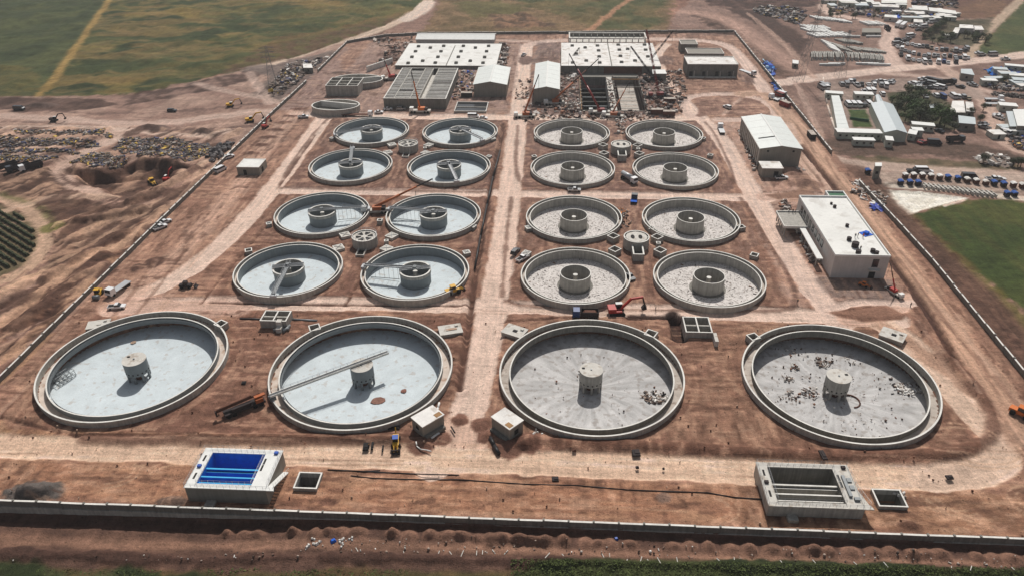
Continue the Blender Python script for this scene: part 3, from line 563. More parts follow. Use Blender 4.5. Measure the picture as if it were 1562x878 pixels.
# ---- relief
out = (GX < -151) | (GX > 128.5) | (GY > 532)
amp = np.where(out, .9, .14); amp = np.where((GX < -151) & (GY < 330), 1.7, amp); amp = np.where(GY < 109, .35, amp); amp = np.where(KIND == 1, .05, amp); amp = np.where(KIND == 2, np.where(GY > 400, 2.2, .2), amp)
amp = np.where((KIND >= 3) & (KIND < 6), .05, amp)
amp = np.where((GX > 128) & (GY > 270) & (GY < 700), np.minimum(amp, .35), amp)
HGT += amp*(fbm(GX, GY, 14, 101, 5)-.5)*2
L_ = ((GX < -153) & (GY < 345) & (KIND != 5))
li = np.nonzero(L_)[0]; xr = GX[li]*.9-GY[li]*.42; yr = GX[li]*.42+GY[li]*.9
rd = 1-abs(fbm(xr, yr/3.2, 7, 131, 4)-.5)*4; rd2 = fbm(xr, yr/5, 3.2, 141, 3); HGT[li] += (1.0*rd+1.2*(rd2-.5))*np.where(GX[li] < 0, 1, .5)*np.where(KIND[li] == 1, .2, 1)
put(li, ss(.54, .64, rd2)*.6*(KIND[li] != 1), (200, 160, 132)); put(li, ss(.46, .34, rd2)*.7*(KIND[li] != 1), (78, 55, 46))  # ridges painted pale, hollows dark: relief shading besides soil and track colour
pi_ = np.nonzero((~L_) & (GY > 111) & (GY < 540) & (GX > -149) & (GX < 126) & (KIND == 0))[0]
e1 = frac_noise(GX[pi_], GY[pi_]/6, 1.3, 151)*.6+frac_noise(GX[pi_], GY[pi_]/2, .8, 152)*.4; e2 = frac_noise(GX[pi_]/6, GY[pi_], 1.2, 153)*.6+frac_noise(GX[pi_]/2, GY[pi_], .8, 154)*.4
sel = ss(.4, .6, fbm(GX[pi_], GY[pi_], 30, 155, 2)); e = e1*sel+e2*(1-sel); put(pi_, ss(.58, .70, e)*.45, (192, 152, 126)); put(pi_, ss(.40, .28, e)*.55, (92, 64, 52))
HGT += np.where(KIND == 1, .03, np.where(out, .35, .22))*(NC-.5)*np.where(KIND == 2, .3, 1)
HGT += np.where((KIND == 2) & (GY > 500), 14*ss(650, 1500, GY)*(fbm(GX, GY, 500, 201, 3)-.3), 0)+ss(900, 4000, GY)*60*fbm(GX, GY, 1500, 203, 3)
rk = np.where(KIND == 1, .35, 1.0); COL *= (1+rk*(.30*(NC-.5)+.30*(NB-.5)+.14*(NA-.5)))[:, None]
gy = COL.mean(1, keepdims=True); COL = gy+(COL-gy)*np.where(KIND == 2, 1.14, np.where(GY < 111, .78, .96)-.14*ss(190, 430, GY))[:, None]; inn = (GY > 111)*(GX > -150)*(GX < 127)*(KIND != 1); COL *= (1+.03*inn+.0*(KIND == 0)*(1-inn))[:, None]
COL = np.where((KIND == 1)[:, None], COL*1.07+5, COL*np.where(KIND == 2, 1.0, 1.05)[:, None]); COL = np.minimum(COL, np.where((KIND == 4)[:, None], np.array([[240, 234, 222]]), np.array([[230, 200, 182]])))
# sunken structures: the sheet passes well below their floors
for i, (cx, cy) in enumerate(BIG+SM):
    HGT[np.hypot(GX-cx, GY-cy) < (24.3 if i < 4 else 17.2)] = -7
for (x0, x1, y0, y1) in ((-58.0, -53.1, 117.3, 121.8), (73.0, 78.8, 118.3, 122.9), (12.3, 46.5, 376.5, 434.5), (-89.5, -58.2, 378, 431), (-80.4, -63.6, 113.2, 124.4), (48.6, 67.4, 115.2, 127.2),
                         (-125.5, -108.5, 398, 412.5), (-87.2, -80.2, 180.4, 185.2), (39.6, 46.6, 181, 188)):
    HGT[(GX > x0) & (GX < x1) & (GY > y0) & (GY < y1)] = -6
def ground_z(x, y):
    i = int(np.searchsorted(xs, x)); j = int(np.searchsorted(ys, y)); return float(HGT[min(j, NY-1)*NX+min(i, NX-1)])
lc = np.clip(COL/255, 0, 1); LC = np.where(lc <= .04045, lc/12.92, ((lc+.055)/1.055)**2.4)
ii, jj = np.meshgrid(np.arange(NX-1), np.arange(NY-1)); q0 = (jj*NX+ii).ravel()
FK = KIND[q0]
VCO = np.stack([GX, GY, HGT], 1)
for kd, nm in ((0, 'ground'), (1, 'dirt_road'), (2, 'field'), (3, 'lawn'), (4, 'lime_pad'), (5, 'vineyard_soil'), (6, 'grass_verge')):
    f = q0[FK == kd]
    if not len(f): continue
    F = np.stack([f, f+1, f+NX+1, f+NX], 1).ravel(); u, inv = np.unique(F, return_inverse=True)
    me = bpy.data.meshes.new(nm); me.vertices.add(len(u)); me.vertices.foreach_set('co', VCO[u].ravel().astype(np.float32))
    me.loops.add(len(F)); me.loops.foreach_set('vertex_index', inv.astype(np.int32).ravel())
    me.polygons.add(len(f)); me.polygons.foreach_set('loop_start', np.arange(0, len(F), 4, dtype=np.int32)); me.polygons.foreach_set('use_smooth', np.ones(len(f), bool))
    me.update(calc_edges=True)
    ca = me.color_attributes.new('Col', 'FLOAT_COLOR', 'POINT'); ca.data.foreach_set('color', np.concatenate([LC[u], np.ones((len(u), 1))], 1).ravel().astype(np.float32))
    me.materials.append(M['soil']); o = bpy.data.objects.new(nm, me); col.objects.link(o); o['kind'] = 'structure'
# ------------------------------------------------------------------ big clarifier tanks
BIGL = ['large round tank at the front left, pale floor and a small frame lying in it', 'large round tank crossed by a long steel bridge, pale blue-grey floor',
        'large bare grey tank with one rubble pile, just right of the central road', 'large round tank at the front right, its floor scattered with building debris']
def big_tank(i, cx, cy):
    left = i < 2
    t = empty('round_tank', (cx, cy, 0), 0, BIGL[i], 'tank', 'large round tanks in the front row')
    wm = M['conc'] if not left else M['conc']
    MB().ring(24.62, 25, -3.6, 1.8, 128).build('outer_wall', wm, t)
    MB().ring(24.6, 25.03, 1.8, 1.84, 128).build('wall_coping', M['lip'], t)
    MB().ring(22.2, 24.62, -.6, -.3, 128).build('launder_channel', M['channel'] if left else M['channel_r'], t)
    iw = MB().ring(22.0, 22.3, -.6, 1.42, 128).build('inner_wall', M['coat'] if left else M['conc_d'], t)
    MB().ring(21.97, 22.33, 1.42, 1.47, 128).build('wall_coping', M['lip'], iw)
    if left:
        MB().ring(21.55, 21.61, .35, 1.1, 128).build('weir_plate', M['steel'], t)
        b = MB()
        for k in range(24):
            a = k*math.pi/12; b.box((21.8*math.cos(a), 21.8*math.sin(a), .8), (.5, .08, .08), rz=a)
        b.build('weir_brackets', M['steel'], t, kind='stuff')
    MB().lathe([(24.7, -3.05), (22.3, -3.15), (15, -3.45), (8, -3.75), (3, -3.98), (.02, -4.0)], 96, closed=False).build('floor', M['fl_blue'] if left else M['fl_grey'], t)
    tw = MB().disc(3.15, -1.5, 2.5, 40); o = tw.build('centre_tower', M['coat'] if left else M['conc'], t)
    MB().disc(3.2, 2.5, 2.58, 40).build('cap', M['conc_l'], o)
    a = [2.7, 1.2, 2.9, .3][i]; MB().box((2.2*math.cos(a), 2.2*math.sin(a), 2.64), (.8, .6, .1)).build('hatch', M['dark'], o)
    MB().disc(.25, 2.58, 2.8, 10).build('pipe_stub', M['steel'], o)
    h = MB()
    for k in range(16):
        an = 2*math.pi*(k+.3)/16; h.box((3.13*math.cos(an), 3.13*math.sin(an), -.75), (.08, .42, .42), rz=an)
    h.build('port_holes', M['dark'], o, kind='stuff')
    for k in range(8):
        an = 2*math.pi*(k+.1)/8; MB().box((2.85*math.cos(an), 2.85*math.sin(an), -2.75), (.5, .55, 2.5), rz=an).build('leg', M['coat'] if left else M['conc'], t)
    MB().disc(1.1, -4.1, -1.5, 16).build('inlet_pipe', M['rust'], t)
    return t
for i, (cx, cy) in enumerate(BIG): big_tank(i, cx, cy)
# steel bridge over the second tank
p0 = at(411, 603, 3.1); p1 = at(592, 536, 3.1); d = p1-p0; L_ = d.length; an = math.atan2(d.y, d.x)
br = empty('scraper_bridge', (p0.x, p0.y, 2.6), an, 'long straight steel walkway bridge spanning from rim past the tower of the large tank', 'bridge')
MB().box((L_/2, 0, .35), (L_, .9, .12)).build('deck', M['steel'], br)
for s in (-1, 1):
    g = MB(); g.box((L_/2, s*.5, .35), (L_, .12, .6)); g.build('girder', M['lip'], br)
    g = MB(); g.tube((0, s*.55, 1.35), (L_, s*.55, 1.35), .045, 4); g.tube((0, s*.55, 1.0), (L_, s*.55, 1.0), .035, 4)
    for k in range(18): g.tube((k*L_/17, s*.55, .6), (k*L_/17, s*.55, 1.35), .04, 4)
    g.build('handrail', M['steel_l'], br)
MB().box((.6, 0, -.5), (1.6, 1.8, .8)).build('end_carriage', M['steel'], br)
# ladder frame in first tank, floor debris
def ladder(p, a, L1=6, n=7, label=''):
    t = MB()
    for s in (-.9, .9): t.box((0, s, 0), (L1, .14, .14))
    for k in range(n): t.box((-L1/2+L1*k/(n-1), 0, .1), (.12, 1.8, .12))
    o = t.build('steel_frame', M['steel'], None, p, a, label=label, cat='frame'); return o
q = at(80, 583, -2.9)
fr = MB()
for s in (0, 1.4, 2.8):
    fr.tube((-2.6, s-1.4, .2), (2.6, s-1.4, .2), .09, 5); fr.tube((-2.6, s-1.4, 2.0), (2.2, s-1.4, 1.9), .09, 5)
for x in (-2.6, -1.3, 0, 1.3, 2.6):
    fr.tube((x, -1.4, .2), (x, 1.4, .2), .08, 5); fr.tube((x, -1.4, .2), (x*.9, -1.4, 1.9), .08, 5); fr.tube((x, 1.4, .2), (x*.9, 1.4, 1.9), .08, 5); fr.tube((x, -1.4, 1.9), (x*.9, 1.4, 1.9), .08, 5)
fr.build('steel_frame', M['steel'], None, (-136.9, 157.3, -3.2), 1.2, label='steel lattice frame lying at the left edge of the front left tank', cat='frame')
for n_, px, py, sx, sy, c_ in (('clay_patch', 576, 611, 4.2, 3.0, (150, 112, 98)), ('clay_patch', 616, 597, 1.6, 1.8, (140, 100, 88)), ('clay_patch', 204, 524, 1.5, 1.8, (176, 150, 130))):
    q = at(px, py, -3.7); b = MB(); b.cc = c_
    b.prism([(sx/2*math.cos(k*.63)*R_.uniform(.75, 1.15), sy/2*math.sin(k*.63)*R_.uniform(.75, 1.15)) for k in range(10)], 0, .10)
    zf = -3.98+.085*math.hypot(q.x-(-52.2 if px > 300 else -116.6), q.y-160)*.5
    b.build(n_, M['soil'], None, (q.x, q.y, zf+.02), 0, label={576: 'large reddish clay patch on the floor of the bridged tank', 616: 'small reddish clay patch right of the larger one in the bridged tank', 204: 'small tan stain patch at the shade edge in the front left tank'}[px], cat='clay patch')
# ------------------------------------------------------------------ small tanks
rows = ['nearest', 'second', 'third', 'farthest']; cols = ['leftmost', 'second', 'third', 'rightmost']
def small_tank(i, cx, cy):
    r, c = divmod(i, 4); left = c < 2
    t = empty('round_tank', (cx, cy, 0), 0, '%s tank of the %s row of small round tanks, %s' % (cols[c], rows[r], 'with smooth pale coated floor' if left else 'with dusty littered concrete floor'), 'tank', 'small round tanks in four rows')
    MB().ring(17.66, 18, -1.2, 1.8, 96).build('outer_wall', M['conc'], t)
    MB().ring(17.64, 18.03, 1.8, 1.84, 96).build('wall_coping', M['lip'], t)
    MB().ring(16.72, 17.66, -.1, .25, 96).build('launder_channel', M['channel'] if left else M['channel_r'], t)
    iw = MB().ring(16.42, 16.72, -2.5, 1.5, 96).build('inner_wall', M['coat'] if left else M['conc'], t)
    MB().ring(16.4, 16.74, 1.5, 1.55, 96).build('wall_coping', M['lip'], iw)
    MB().lathe([(16.5, -2.0), (10, -2.3), (5, -2.6), (.02, -2.7)], 80, closed=False).build('floor', M['fl_blue'] if left else M['fl_raw'], t)
    if left:
        o = MB().ring(4.85, 5.1, -2.9, 1.2, 48).build('drum', M['coat'], t)
        MB().ring(4.82, 5.3, 1.2, 2.35, 48).build('drum_band', M['conc'], o); MB().ring(4.8, 5.32, 2.35, 2.4, 48).build('drum_rim', M['lip'], o)
        b = MB(); b.box((0, 0, 2.55), (10.4, .9, .14)); b.box((0, .5, 3.0), (10.4, .06, .5)); b.box((0, -.5, 3.0), (10.4, .06, .5)); b.build('drum_walkway', M['steel_l'], t, rz=.2)
    else:
        o = MB().ring(4.85, 5.1, -2.9, 2.35, 48).build('drum', M['conc'], t); MB().ring(4.83, 5.12, 2.35, 2.4, 48).build('drum_rim', M['lip'], o)
        MB().ring(5.1, 5.9, -2.8, -2.35, 40).build('drum_footing', M['conc_d'], t)
    o = MB().disc(.75, -2.9, 1.6, 16).build('centre_pillar', M['conc'], t); MB().disc(.78, 1.6, 1.66, 16).build('pillar_cap', M['lip'], o)
    return t
for i, (cx, cy) in enumerate(SM): small_tank(i, cx, cy)
ends = {12: (516, 205), 13: (731, 212), 8: (538, 222), 9: (696, 275), 4: (566, 318), 5: (590, 318), 0: (418, 449), 1: (550, 406)}
wh = {12: 'leftmost', 13: 'second', 8: 'leftmost', 9: 'second', 4: 'leftmost', 5: 'second', 0: 'leftmost', 1: 'second'}
for k, e in ends.items():
    cx, cy = SM[k]; q = at(*e, 2.2); an = math.atan2(q.y-cy, q.x-cx); L_ = 17.6
    b = empty('scraper_bridge', (cx, cy, 2.62), an, 'steel scraper bridge from drum to rim of the %s tank in the %s row' % (wh[k], rows[k//4]), 'bridge', 'scraper bridges of the small tanks')
    MB().box((L_/2-1, 0, .16), (L_+1.6, 1.0, .14)).build('deck', M['steel'] if k not in (13, 9) else M['steel_l'], b)
    for s in (-1, 1):
        g = MB(); g.box((L_/2-1, s*.56, .3), (L_+1.6, .1, .5)); g.build('girder', M['steel_l'], b)
        g = MB(); g.tube((-1.8, s*.55, 1.3), (L_, s*.55, 1.3), .05, 4)
        for j in range(9): g.tube((-1.8+j*(L_+1.8)/8, s*.55, .5), (-1.8+j*(L_+1.8)/8, s*.55, 1.3), .05, 4)
        g.build('handrail', M['steel_l'], b)
    MB().box((L_+.1, 0, -.4), (1.2, 2.2, .8)).build('end_carriage', M['steel_l'], b)
    MB().box((0, 0, .6), (1.2, 1.2, .8)).build('drive_unit', M['steel'], b)
    if k in (1, 4, 5):
        g = MB(); g.tube((5.6, 0, -4.55), (15.6, 0, -4.35), .12, 5)
        for j in range(7): g.tube((6+j*1.6, 0, -4.5), (6+j*1.6, 0, .1), .05, 4)
        g.build('scraper_arm', M['steel'], b)
# ------------------------------------------------------------------ distribution chambers and boxes between the tanks
def chamber(cx, cy, right, label, tall=1.0):
    t = empty('distribution_chamber', (cx, cy, 0), 0, label, 'chamber', 'round distribution chambers between four tanks')
    R0 = 4.5; h = 3.9 if right else 3.5
    MB().ring(4.2, R0, -.6, h, 48).build('round_wall', M['conc'], t); MB().ring(4.15, R0+.03, h, h+.06, 48).build('wall_coping', M['lip'], t)
    if right:
        MB().disc(3.75, h-.4, h-.12, 40).build('top_slab', M['conc_l'], t); b = MB()
        for k in range(8): b.box((3.95*math.cos(k*.785), 3.95*math.sin(k*.785), h-.26), (.7, .5, .28), rz=k*.785)
        b.build('slab_bracket', M['conc_l'], t, kind='stuff')
        for s in (-1.35, 1.35): MB().prism([(s+.72*math.cos(k*.4488), 1.55*math.sin(k*.4488)) for k in range(14)], h-.13, h-.09).build('oval_opening', M['dark'], t)
        MB().disc(4.2, .2, .5, 32).build('chamber_floor', M['dark'], t)
        u = MB(); u.span(-1.9, -1.5, -10.6, -4.2, 0, h-1.2); u.span(1.5, 1.9, -10.6, -4.2, 0, h-1.2); u.span(-1.5, 1.5, -10.6, -10.2, 0, h-1.2); o = u.build('outlet_trough', M['conc'], t)
        u = MB(); u.span(-1.95, -1.45, -10.65, -4.15, h-1.2, h-1.14); u.span(1.45, 1.95, -10.65, -4.15, h-1.2, h-1.14); u.span(-1.45, 1.45, -10.65, -10.15, h-1.2, h-1.14); u.build('trough_rim', M['lip'], o)
        MB().span(-1.5, 1.5, -10.2, -4.3, .1, .3).build('trough_floor', M['conc_d'], o)
    else:
        MB().disc(4.15, h-.5, h-.3, 40).build('top_slab', M['conc_l'], t)
        for k in range(6):
            a = k*math.pi/3+.3; b = MB()
            b.prism([(1.2*math.cos(a-.3), 1.2*math.sin(a-.3)), (3.2*math.cos(a-.33), 3.2*math.sin(a-.33)), (3.2*math.cos(a+.33), 3.2*math.sin(a+.33)), (1.2*math.cos(a+.3), 1.2*math.sin(a+.3))], h-.3, h-.22); b.build('opening', M['dark'], t)
        g = MB()
        for k in range(24):
            a = k*math.pi/12; g.tube((4.35*math.cos(a), 4.35*math.sin(a), h), (4.35*math.cos(a), 4.35*math.sin(a), h+1), .05, 4)
        g.ring(4.32, 4.38, h+.95, h+1.02, 48); g.build('handrail', M['steel_l'], t)
        u = MB(); u.span(-1.5, -1.2, -9, -4.1, -.3, .7); u.span(1.2, 1.5, -9, -4.1, -.3, .7); u.span(-1.2, 1.2, -9, -8.7, -.3, .7); o = u.build('outlet_trough', M['conc_l'], t)
        MB().span(-1.2, 1.2, -8.7, -4.2, -.1, .05).build('trough_floor', M['dark'], o)
for cx, cy, rt_, lb in ((-67.6, 232.4, 0, 'near left round chamber with handrail and open trough between four coated tanks'), (-67.4, 320.8, 0, 'far left round chamber with handrail between four coated tanks'),
                        (29.0, 234.6, 1, 'near right round chamber with two oval openings and a square trough'), (29.2, 321.6, 1, 'far right round chamber with two oval openings and a square trough')):
    chamber(cx, cy, rt_, lb)
def box_pit(cx, cy, s, h, rz, label, wall='conc', lid=None, grp='open valve boxes beside the tanks', sy=None, th=.3, name='valve_box'):
    sy = sy or s; t = empty(name, (cx, cy, 0), rz, label, 'valve box', grp); a, b_ = s/2, sy/2
    u = MB(); u.span(-a, a, -b_, -b_+th, -.5, h); u.span(-a, a, b_-th, b_, -.5, h); u.span(-a, -a+th, -b_+th, b_-th, -.5, h); u.span(a-th, a, -b_+th, b_-th, -.5, h); o = u.build('box_wall', M[wall], t)
    u = MB(); e = .03; u.span(-a-e, a+e, -b_-e, -b_+th, h, h+.05); u.span(-a-e, a+e, b_-th, b_+e, h, h+.05); u.span(-a-e, -a+th, -b_+th, b_-th, h, h+.05); u.span(a-th, a+e, -b_+th, b_-th, h, h+.05); u.build('box_rim', M['lip'], o)
    if lid: 
        MB().span(-a+th, a-th, -b_+th, b_-th, h-.12, h-.02).build('lid', M['conc_l'], t)
        v = MB(); v.box((0, 0, h+.08), (s*1.1, .12, .12), rz=.78); v.box((0, 0, h+.12), (s*1.1, .12, .12), rz=-.78); v.build('cross_bracing', M['steel'], t)
    else: MB().span(-a+th, a-th, -b_+th, b_-th, -.35, -.1).build('box_floor', M['dark'], t)
    return t
side = {(-1, -1): 'front left', (1, -1): 'front right', (-1, 1): 'back left', (1, 1): 'back right'}
for cx, cy, nm in ((29, 233.5, 'near right'), (29.2, 320.5, 'far right')):
    for (sx, sy), sn in side.items():
        box_pit(cx+sx*7.8, cy+(5.0 if sy > 0 else -4.6), 3.3, 2.0, .785, 'open grey valve box %s of the %s round chamber' % (sn, nm))
    box_pit(cx+7.6, cy-.3, 1.5, 2.4, 0, 'small upright open shaft right of the %s round chamber' % nm, grp=None)
for cx, cy, nm in ((-67.6, 233.2, 'near left'), (-67.4, 321.0, 'far left')):
    for (sx, sy), sn in side.items():
        box_pit(cx+sx*8.6, cy+(4.4 if sy > 0 else -5.0), 3.5, 1.0, .55*-sx, 'pale lidded valve box %s of the %s round chamber' % (sn, nm), 'conc_l', 1, grp='lidded valve boxes beside the coated tanks')
    box_pit(cx+7.6, cy-.2, 1.5, 1.4, .2, 'small dark shaft right of the %s round chamber' % nm, grp=None)
box_pit(*at(580, 341)[:2], 1.9, 1.6, 0, 'small pale-rimmed box behind the near left round chamber', grp=None)
box_pit(35.6, 246, 2.2, 1.5, 0, 'small open shaft between the second row right tanks', grp=None)
for k, (px, py, s, lb) in enumerate(((478, 341+4, 2.2, ''), (411, 345, 2.0, 'left of the leftmost second row tank'), (721, 349, 2.4, 'right of the second tank in the second row'), (712, 389, 2.4, 'right of the second tank in the nearest row'), (507, 214, 2.0, 'left of the farthest leftmost tank'), (752, 215, 2.4, 'right of the farthest second tank'),
        (746, 242, 2.0, 'right of the third row second tank'), (807, 351, 2.6, 'left of the second row third tank'), (803, 390, 2.6, 'left of the nearest row third tank, by the pickup'), (1130, 350, 2.4, 'right of the second row rightmost tank'), (1150, 393, 2.6, 'right of the nearest row rightmost tank'),
        (819, 214, 2.2, 'left of the farthest third tank'), (1072, 214, 2.2, 'right of the farthest rightmost tank'), (815, 242, 2.0, 'left of the third row third tank'), (1083, 240, 2.2, 'right of the third row rightmost tank'), (380, 386, 2.4, 'behind the nearest row leftmost tank'))):
    if lb: q = at(px, py); box_pit(q.x, q.y, s, 1.3, .4 if k % 2 else -.5, 'small concrete box %s' % lb, 'conc', k < 9, grp='small boxes on the outer side of the tanks')
# rim boxes on the large tanks
for (px, py, s, r_, lb) in ((337, 494, 3.0, -.5, 'dark-topped box on the right rim of the front left tank'), (480, 500, 3.2, .45, 'open box on the back left rim of the bridged tank'), (993, 509, 3.2, -.5, 'open box on the back right rim of the grey-floored large tank'), (1149, 514, 3.0, .45, 'open box on the back left rim of the front right tank')):
    q = at(px, py, 1.6); box_pit(q.x, q.y, s, 1.9, r_, lb, grp='boxes on the rims of the large tanks')
# flat slab roofed pump pits behind the big tanks
for px, py, w_, d_, rz, lb, hatch in ((687, 502, 6.6, 4.6, .30, 'flat pale slab pit with a long hatch between central road and bridged tank', 1), (785, 504, 6.4, 4.8, -.45, 'pale slab pit with open hatch left of the grey-floored large tank', 2), (1362, 510, 6.4, 5.0, -.6, 'pale slab pit with black hatch behind the front right tank', 2), (150, 494, 6.2, 4.0, .3, 'pale slab pit behind the front left tank', 0)):
    q = at(px, py, 1.0); t = empty('slab_pit', (q.x, q.y, 0), rz, lb, 'pump pit', 'flat slab pump pits')
    MB().box((0, 0, .35), (w_, d_, 1.3)).build('pit_wall', M['conc'], t); MB().box((0, 0, 1.06), (w_+.3, d_+.3, .14)).build('slab', M['conc_l'], t)
    MB().box((.3, -.2, 1.22), (3.2 if hatch == 1 else 1.3, 1.0, .16)).build('hatch', M['channel'] if hatch == 1 else (M['dark'] if hatch else M['conc_l']), t)
    MB().box((w_*.3, d_*.25, 1.3), (.9, .7, .4)).build('vent_box', M['conc_l'], t)
# 2x2 chamber blocks
def grid_block(x0, x1, y0, y1, h, lb, nx=2, ny=2, extra=None):
    t = empty('chamber_block', ((x0+x1)/2, (y0+y1)/2, 0), 0, lb, 'chamber block'); a = (x1-x0)/2; b_ = (y1-y0)/2
    u = MB(); u.span(-a, a, -b_, -b_+.35, -1.5, h); u.span(-a, a, b_-.35, b_, -1.5, h); u.span(-a, -a+.35, -b_+.35, b_-.35, -1.5, h); u.span(a-.35, a, -b_+.35, b_-.35, -1.5, h); u.build('outer_wall', M['conc'], t)
    u = MB(); e = .03; u.span(-a-e, a+e, -b_-e, -b_+.35, h, h+.05); u.span(-a-e, a+e, b_-.35, b_+e, h, h+.05); u.span(-a-e, -a+.35, -b_+.35, b_-.35, h, h+.05); u.span(a-.35, a+e, -b_+.35, b_-.35, h, h+.05)
    for k in range(1, nx): u.span(-a+2*a*k/nx-.2, -a+2*a*k/nx+.2, -b_+.35, b_-.35, h-.04, h+.05)
    u.build('wall_coping', M['lip'], t)
    u = MB()
    for k in range(1, nx): u.span(-a+2*a*k/nx-.18, -a+2*a*k/nx+.18, -b_+.35, b_-.35, -1.5, h-.05)
    for k in range(1, ny): u.span(-a+.35, a-.35, -b_+2*b_*k/ny-.3, -b_+2*b_*k/ny+.3, -1.5, h-.3)
    u.build('cross_walls', M['conc'], t); MB().span(-a+.35, a-.35, -b_+.35, b_-.35, -1.6, -1.2).build('chamber_floor', M['dark'], t)
    return t
t = grid_block(-87.7, -79.6, 180.0, 185.6, 2.6, 'open four-cell concrete block with pipe valve, between the two left large tanks')
b = MB(); b.box((2.0, -2.9, 1.8), (1.5, 1.6, 2.2)); b.box((2.2, -4.2, .6), (1.6, 2.0, 1.6)); b.build('valve_housing', M['conc_l'], t)
b = MB(); b.tube((.4, -4.6, .5), (5.0, -3.6, .5), .45, 8); b.tube((3.6, -5.2, .5), (4.6, -1.8, .5), .4, 8); b.build('pipe_fittings', M['steel'], t)
t = grid_block(39.0, 46.8, 180.4, 188.4, 2.0, 'open four-cell concrete block with a side wall, beside the freshly dug trench')
MB().span(3.9, 4.9, -8.2, -3.9, -1, 2.0).build('wing_wall', M['conc_l'], t)
# ------------------------------------------------------------------ filter basins at the front
def rail(parent, pts, h0, m=M['steel_l'], step=1.4, name='handrail'):
    g = MB()
    for a, b in zip(pts, pts[1:]):
        a = Vector((*a, h0)) if len(a) == 2 else Vector(a); b = Vector((*b, h0)) if len(b) == 2 else Vector(b); n = max(1, int((b-a).length/step)); up_ = Vector((0, 0, 1))
        g.tube(a+up_*1.05, b+up_*1.05, .035, 4); g.tube(a+up_*.6, b+up_*.6, .025, 4)
        for k in range(n+1): q = a.lerp(b, k/n); g.tube(q, q+up_*1.05, .035, 4)
    return g.build(name, m, parent)
def filter_basin(x0, x1, y0, y1, h, blue, lb):
    t = empty('filter_basin', ((x0+x1)/2, (y0+y1)/2, 0), 0, lb, 'basin', 'open rectangular filter basins at the front wall'); a = (x1-x0)/2; b_ = (y1-y0)/2
    deck = M['white'] if blue else M['conc_l']; wl = M['pool'] if blue else M['conc_d']; lw, rw, fw_, bw = 2.2, 3.6, 1.2, 1.3
    ix0, ix1, iy0, iy1 = -a+lw, a-rw, -b_+fw_, b_-bw
    u = MB(); u.span(-a, a, -b_, -b_+.4, -2, h); u.span(-a, a, b_-.4, b_, -2, h); u.span(-a, -a+.4, -b_+.4, b_-.4, -2, h); u.span(a-.4, a, -b_+.4, b_-.4, -2, h); u.build('outer_wall', M['clad'] if blue else M['conc'], t)
    u = MB(); e = .15; u.span(-a-e, ix0, -b_-e, b_+e, h, h+.22); u.span(ix1, a+e, -b_-e, b_+e, h, h+.22); u.span(ix0, ix1, -b_-e, iy0, h, h+.22); u.span(ix0, ix1, iy1, b_+e, h, h+.22); u.build('walkway_deck', deck, t)
    u = MB(); u.span(ix0-.2, ix0, iy0, iy1, -1.4, h); u.span(ix1, ix1+.2, iy0, iy1, -1.4, h); u.span(ix0, ix1, iy0-.2, iy0, -1.4, h); u.span(ix0, ix1, iy1, iy1+.2, -1.4, h); u.build('basin_lining', wl, t)
    MB().span(ix0, ix1, iy0, iy1, -1.6, -1.3).build('basin_floor', wl, t)
    H_ = iy1-iy0
    for k, (f0, wd_, zz) in enumerate(((.56, .35, .7), (.50, .18, 1.2), (.26, .3, .3), (.10, .2, .6))):
        MB().span(ix0, ix1, iy0+H_*f0-wd_/2, iy0+H_*f0+wd_/2, -1.3, h-zz).build('dividing_wall', M['pool'] if blue else M['conc'], t); MB().span(ix0, ix1, iy0+H_*f0-wd_/2-.03, iy0+H_*f0+wd_/2+.03, h-zz, h-zz+.05).build('wall_coping', M['azure'] if blue else M['lip'], t.children[-1])
    for (fx, fy) in ((-a+1.0, b_-3.2), (-a+1.0, -b_+3.4), (ix1+.6, .4), (ix1+.6, 2.4)): MB().box((fx, fy, h+.24), (.45, 1.8, .06)).build('gate_slot', M['dark'], t)
    for (fx, fy) in ((a-1.1, b_-1.0), (-a+.9, .2)): MB().box((fx, fy, h+.45), (.9, .7, .5)).build('gate_actuator', M['blue'] if blue else M['darkst'], t)
    rail(t, [(ix0, iy0), (ix0, iy1), (ix1, iy1), (ix1, iy0), (ix0, iy0)], h+.22, M['steel_l'] if not blue else M['white']); rail(t, [(-a, -b_), (-a, b_), (a, b_), (a, -b_+1), ], h+.22); rail(t, [(-a, -b_), (a+1, -b_)], h+.22)
    # stair on the right side: lands on the front corner, runs down towards the back
    u = MB(); n = 14
    u.prism([(a, -b_-.15), (a+1.9, -b_-.15), (a+1.5, -b_+1.1), (a, -b_+1.1)], h-.05, h+.18)
    for k in range(n): u.box((a+.75, -b_+1.3+k*.62, h-.2-k*h/n), (1.3, .62, .16))
    u.build('stair', deck, t); rail(t, [(a+1.5, -b_+1.1, h), (a+1.5, -b_+1.3+n*.62, .1)], 0, M['white'])
    MB().box((-a+5.3, -b_-.9, .2), (2.2, 1.8, 1.0)).build('drain_box', M['conc'], t)
    if not blue:
        u = MB(); u.box((a-2.1, -.3, h+.5), (.7, 6.2, .5)); u.box((a-1.0, 1.6, h+.35), (1.0, 1.2, .35)); u.box((a-1.0, -.6, h+.35), (1.0, 1.2, .35)); u.box((a-1.0, -4.0, h+.5), (1.2, .8, .5)); u.build('channel_gear', M['steel'], t)
filter_basin(-81.0, -62.6, 112.8, 124.9, 4.4, True, 'rectangular basin lined bright blue with white walkways at the front left')
filter_basin(47.8, 68.2, 115.0, 127.8, 3.0, False, 'bare grey rectangular basin with pipes on deck at the front right')
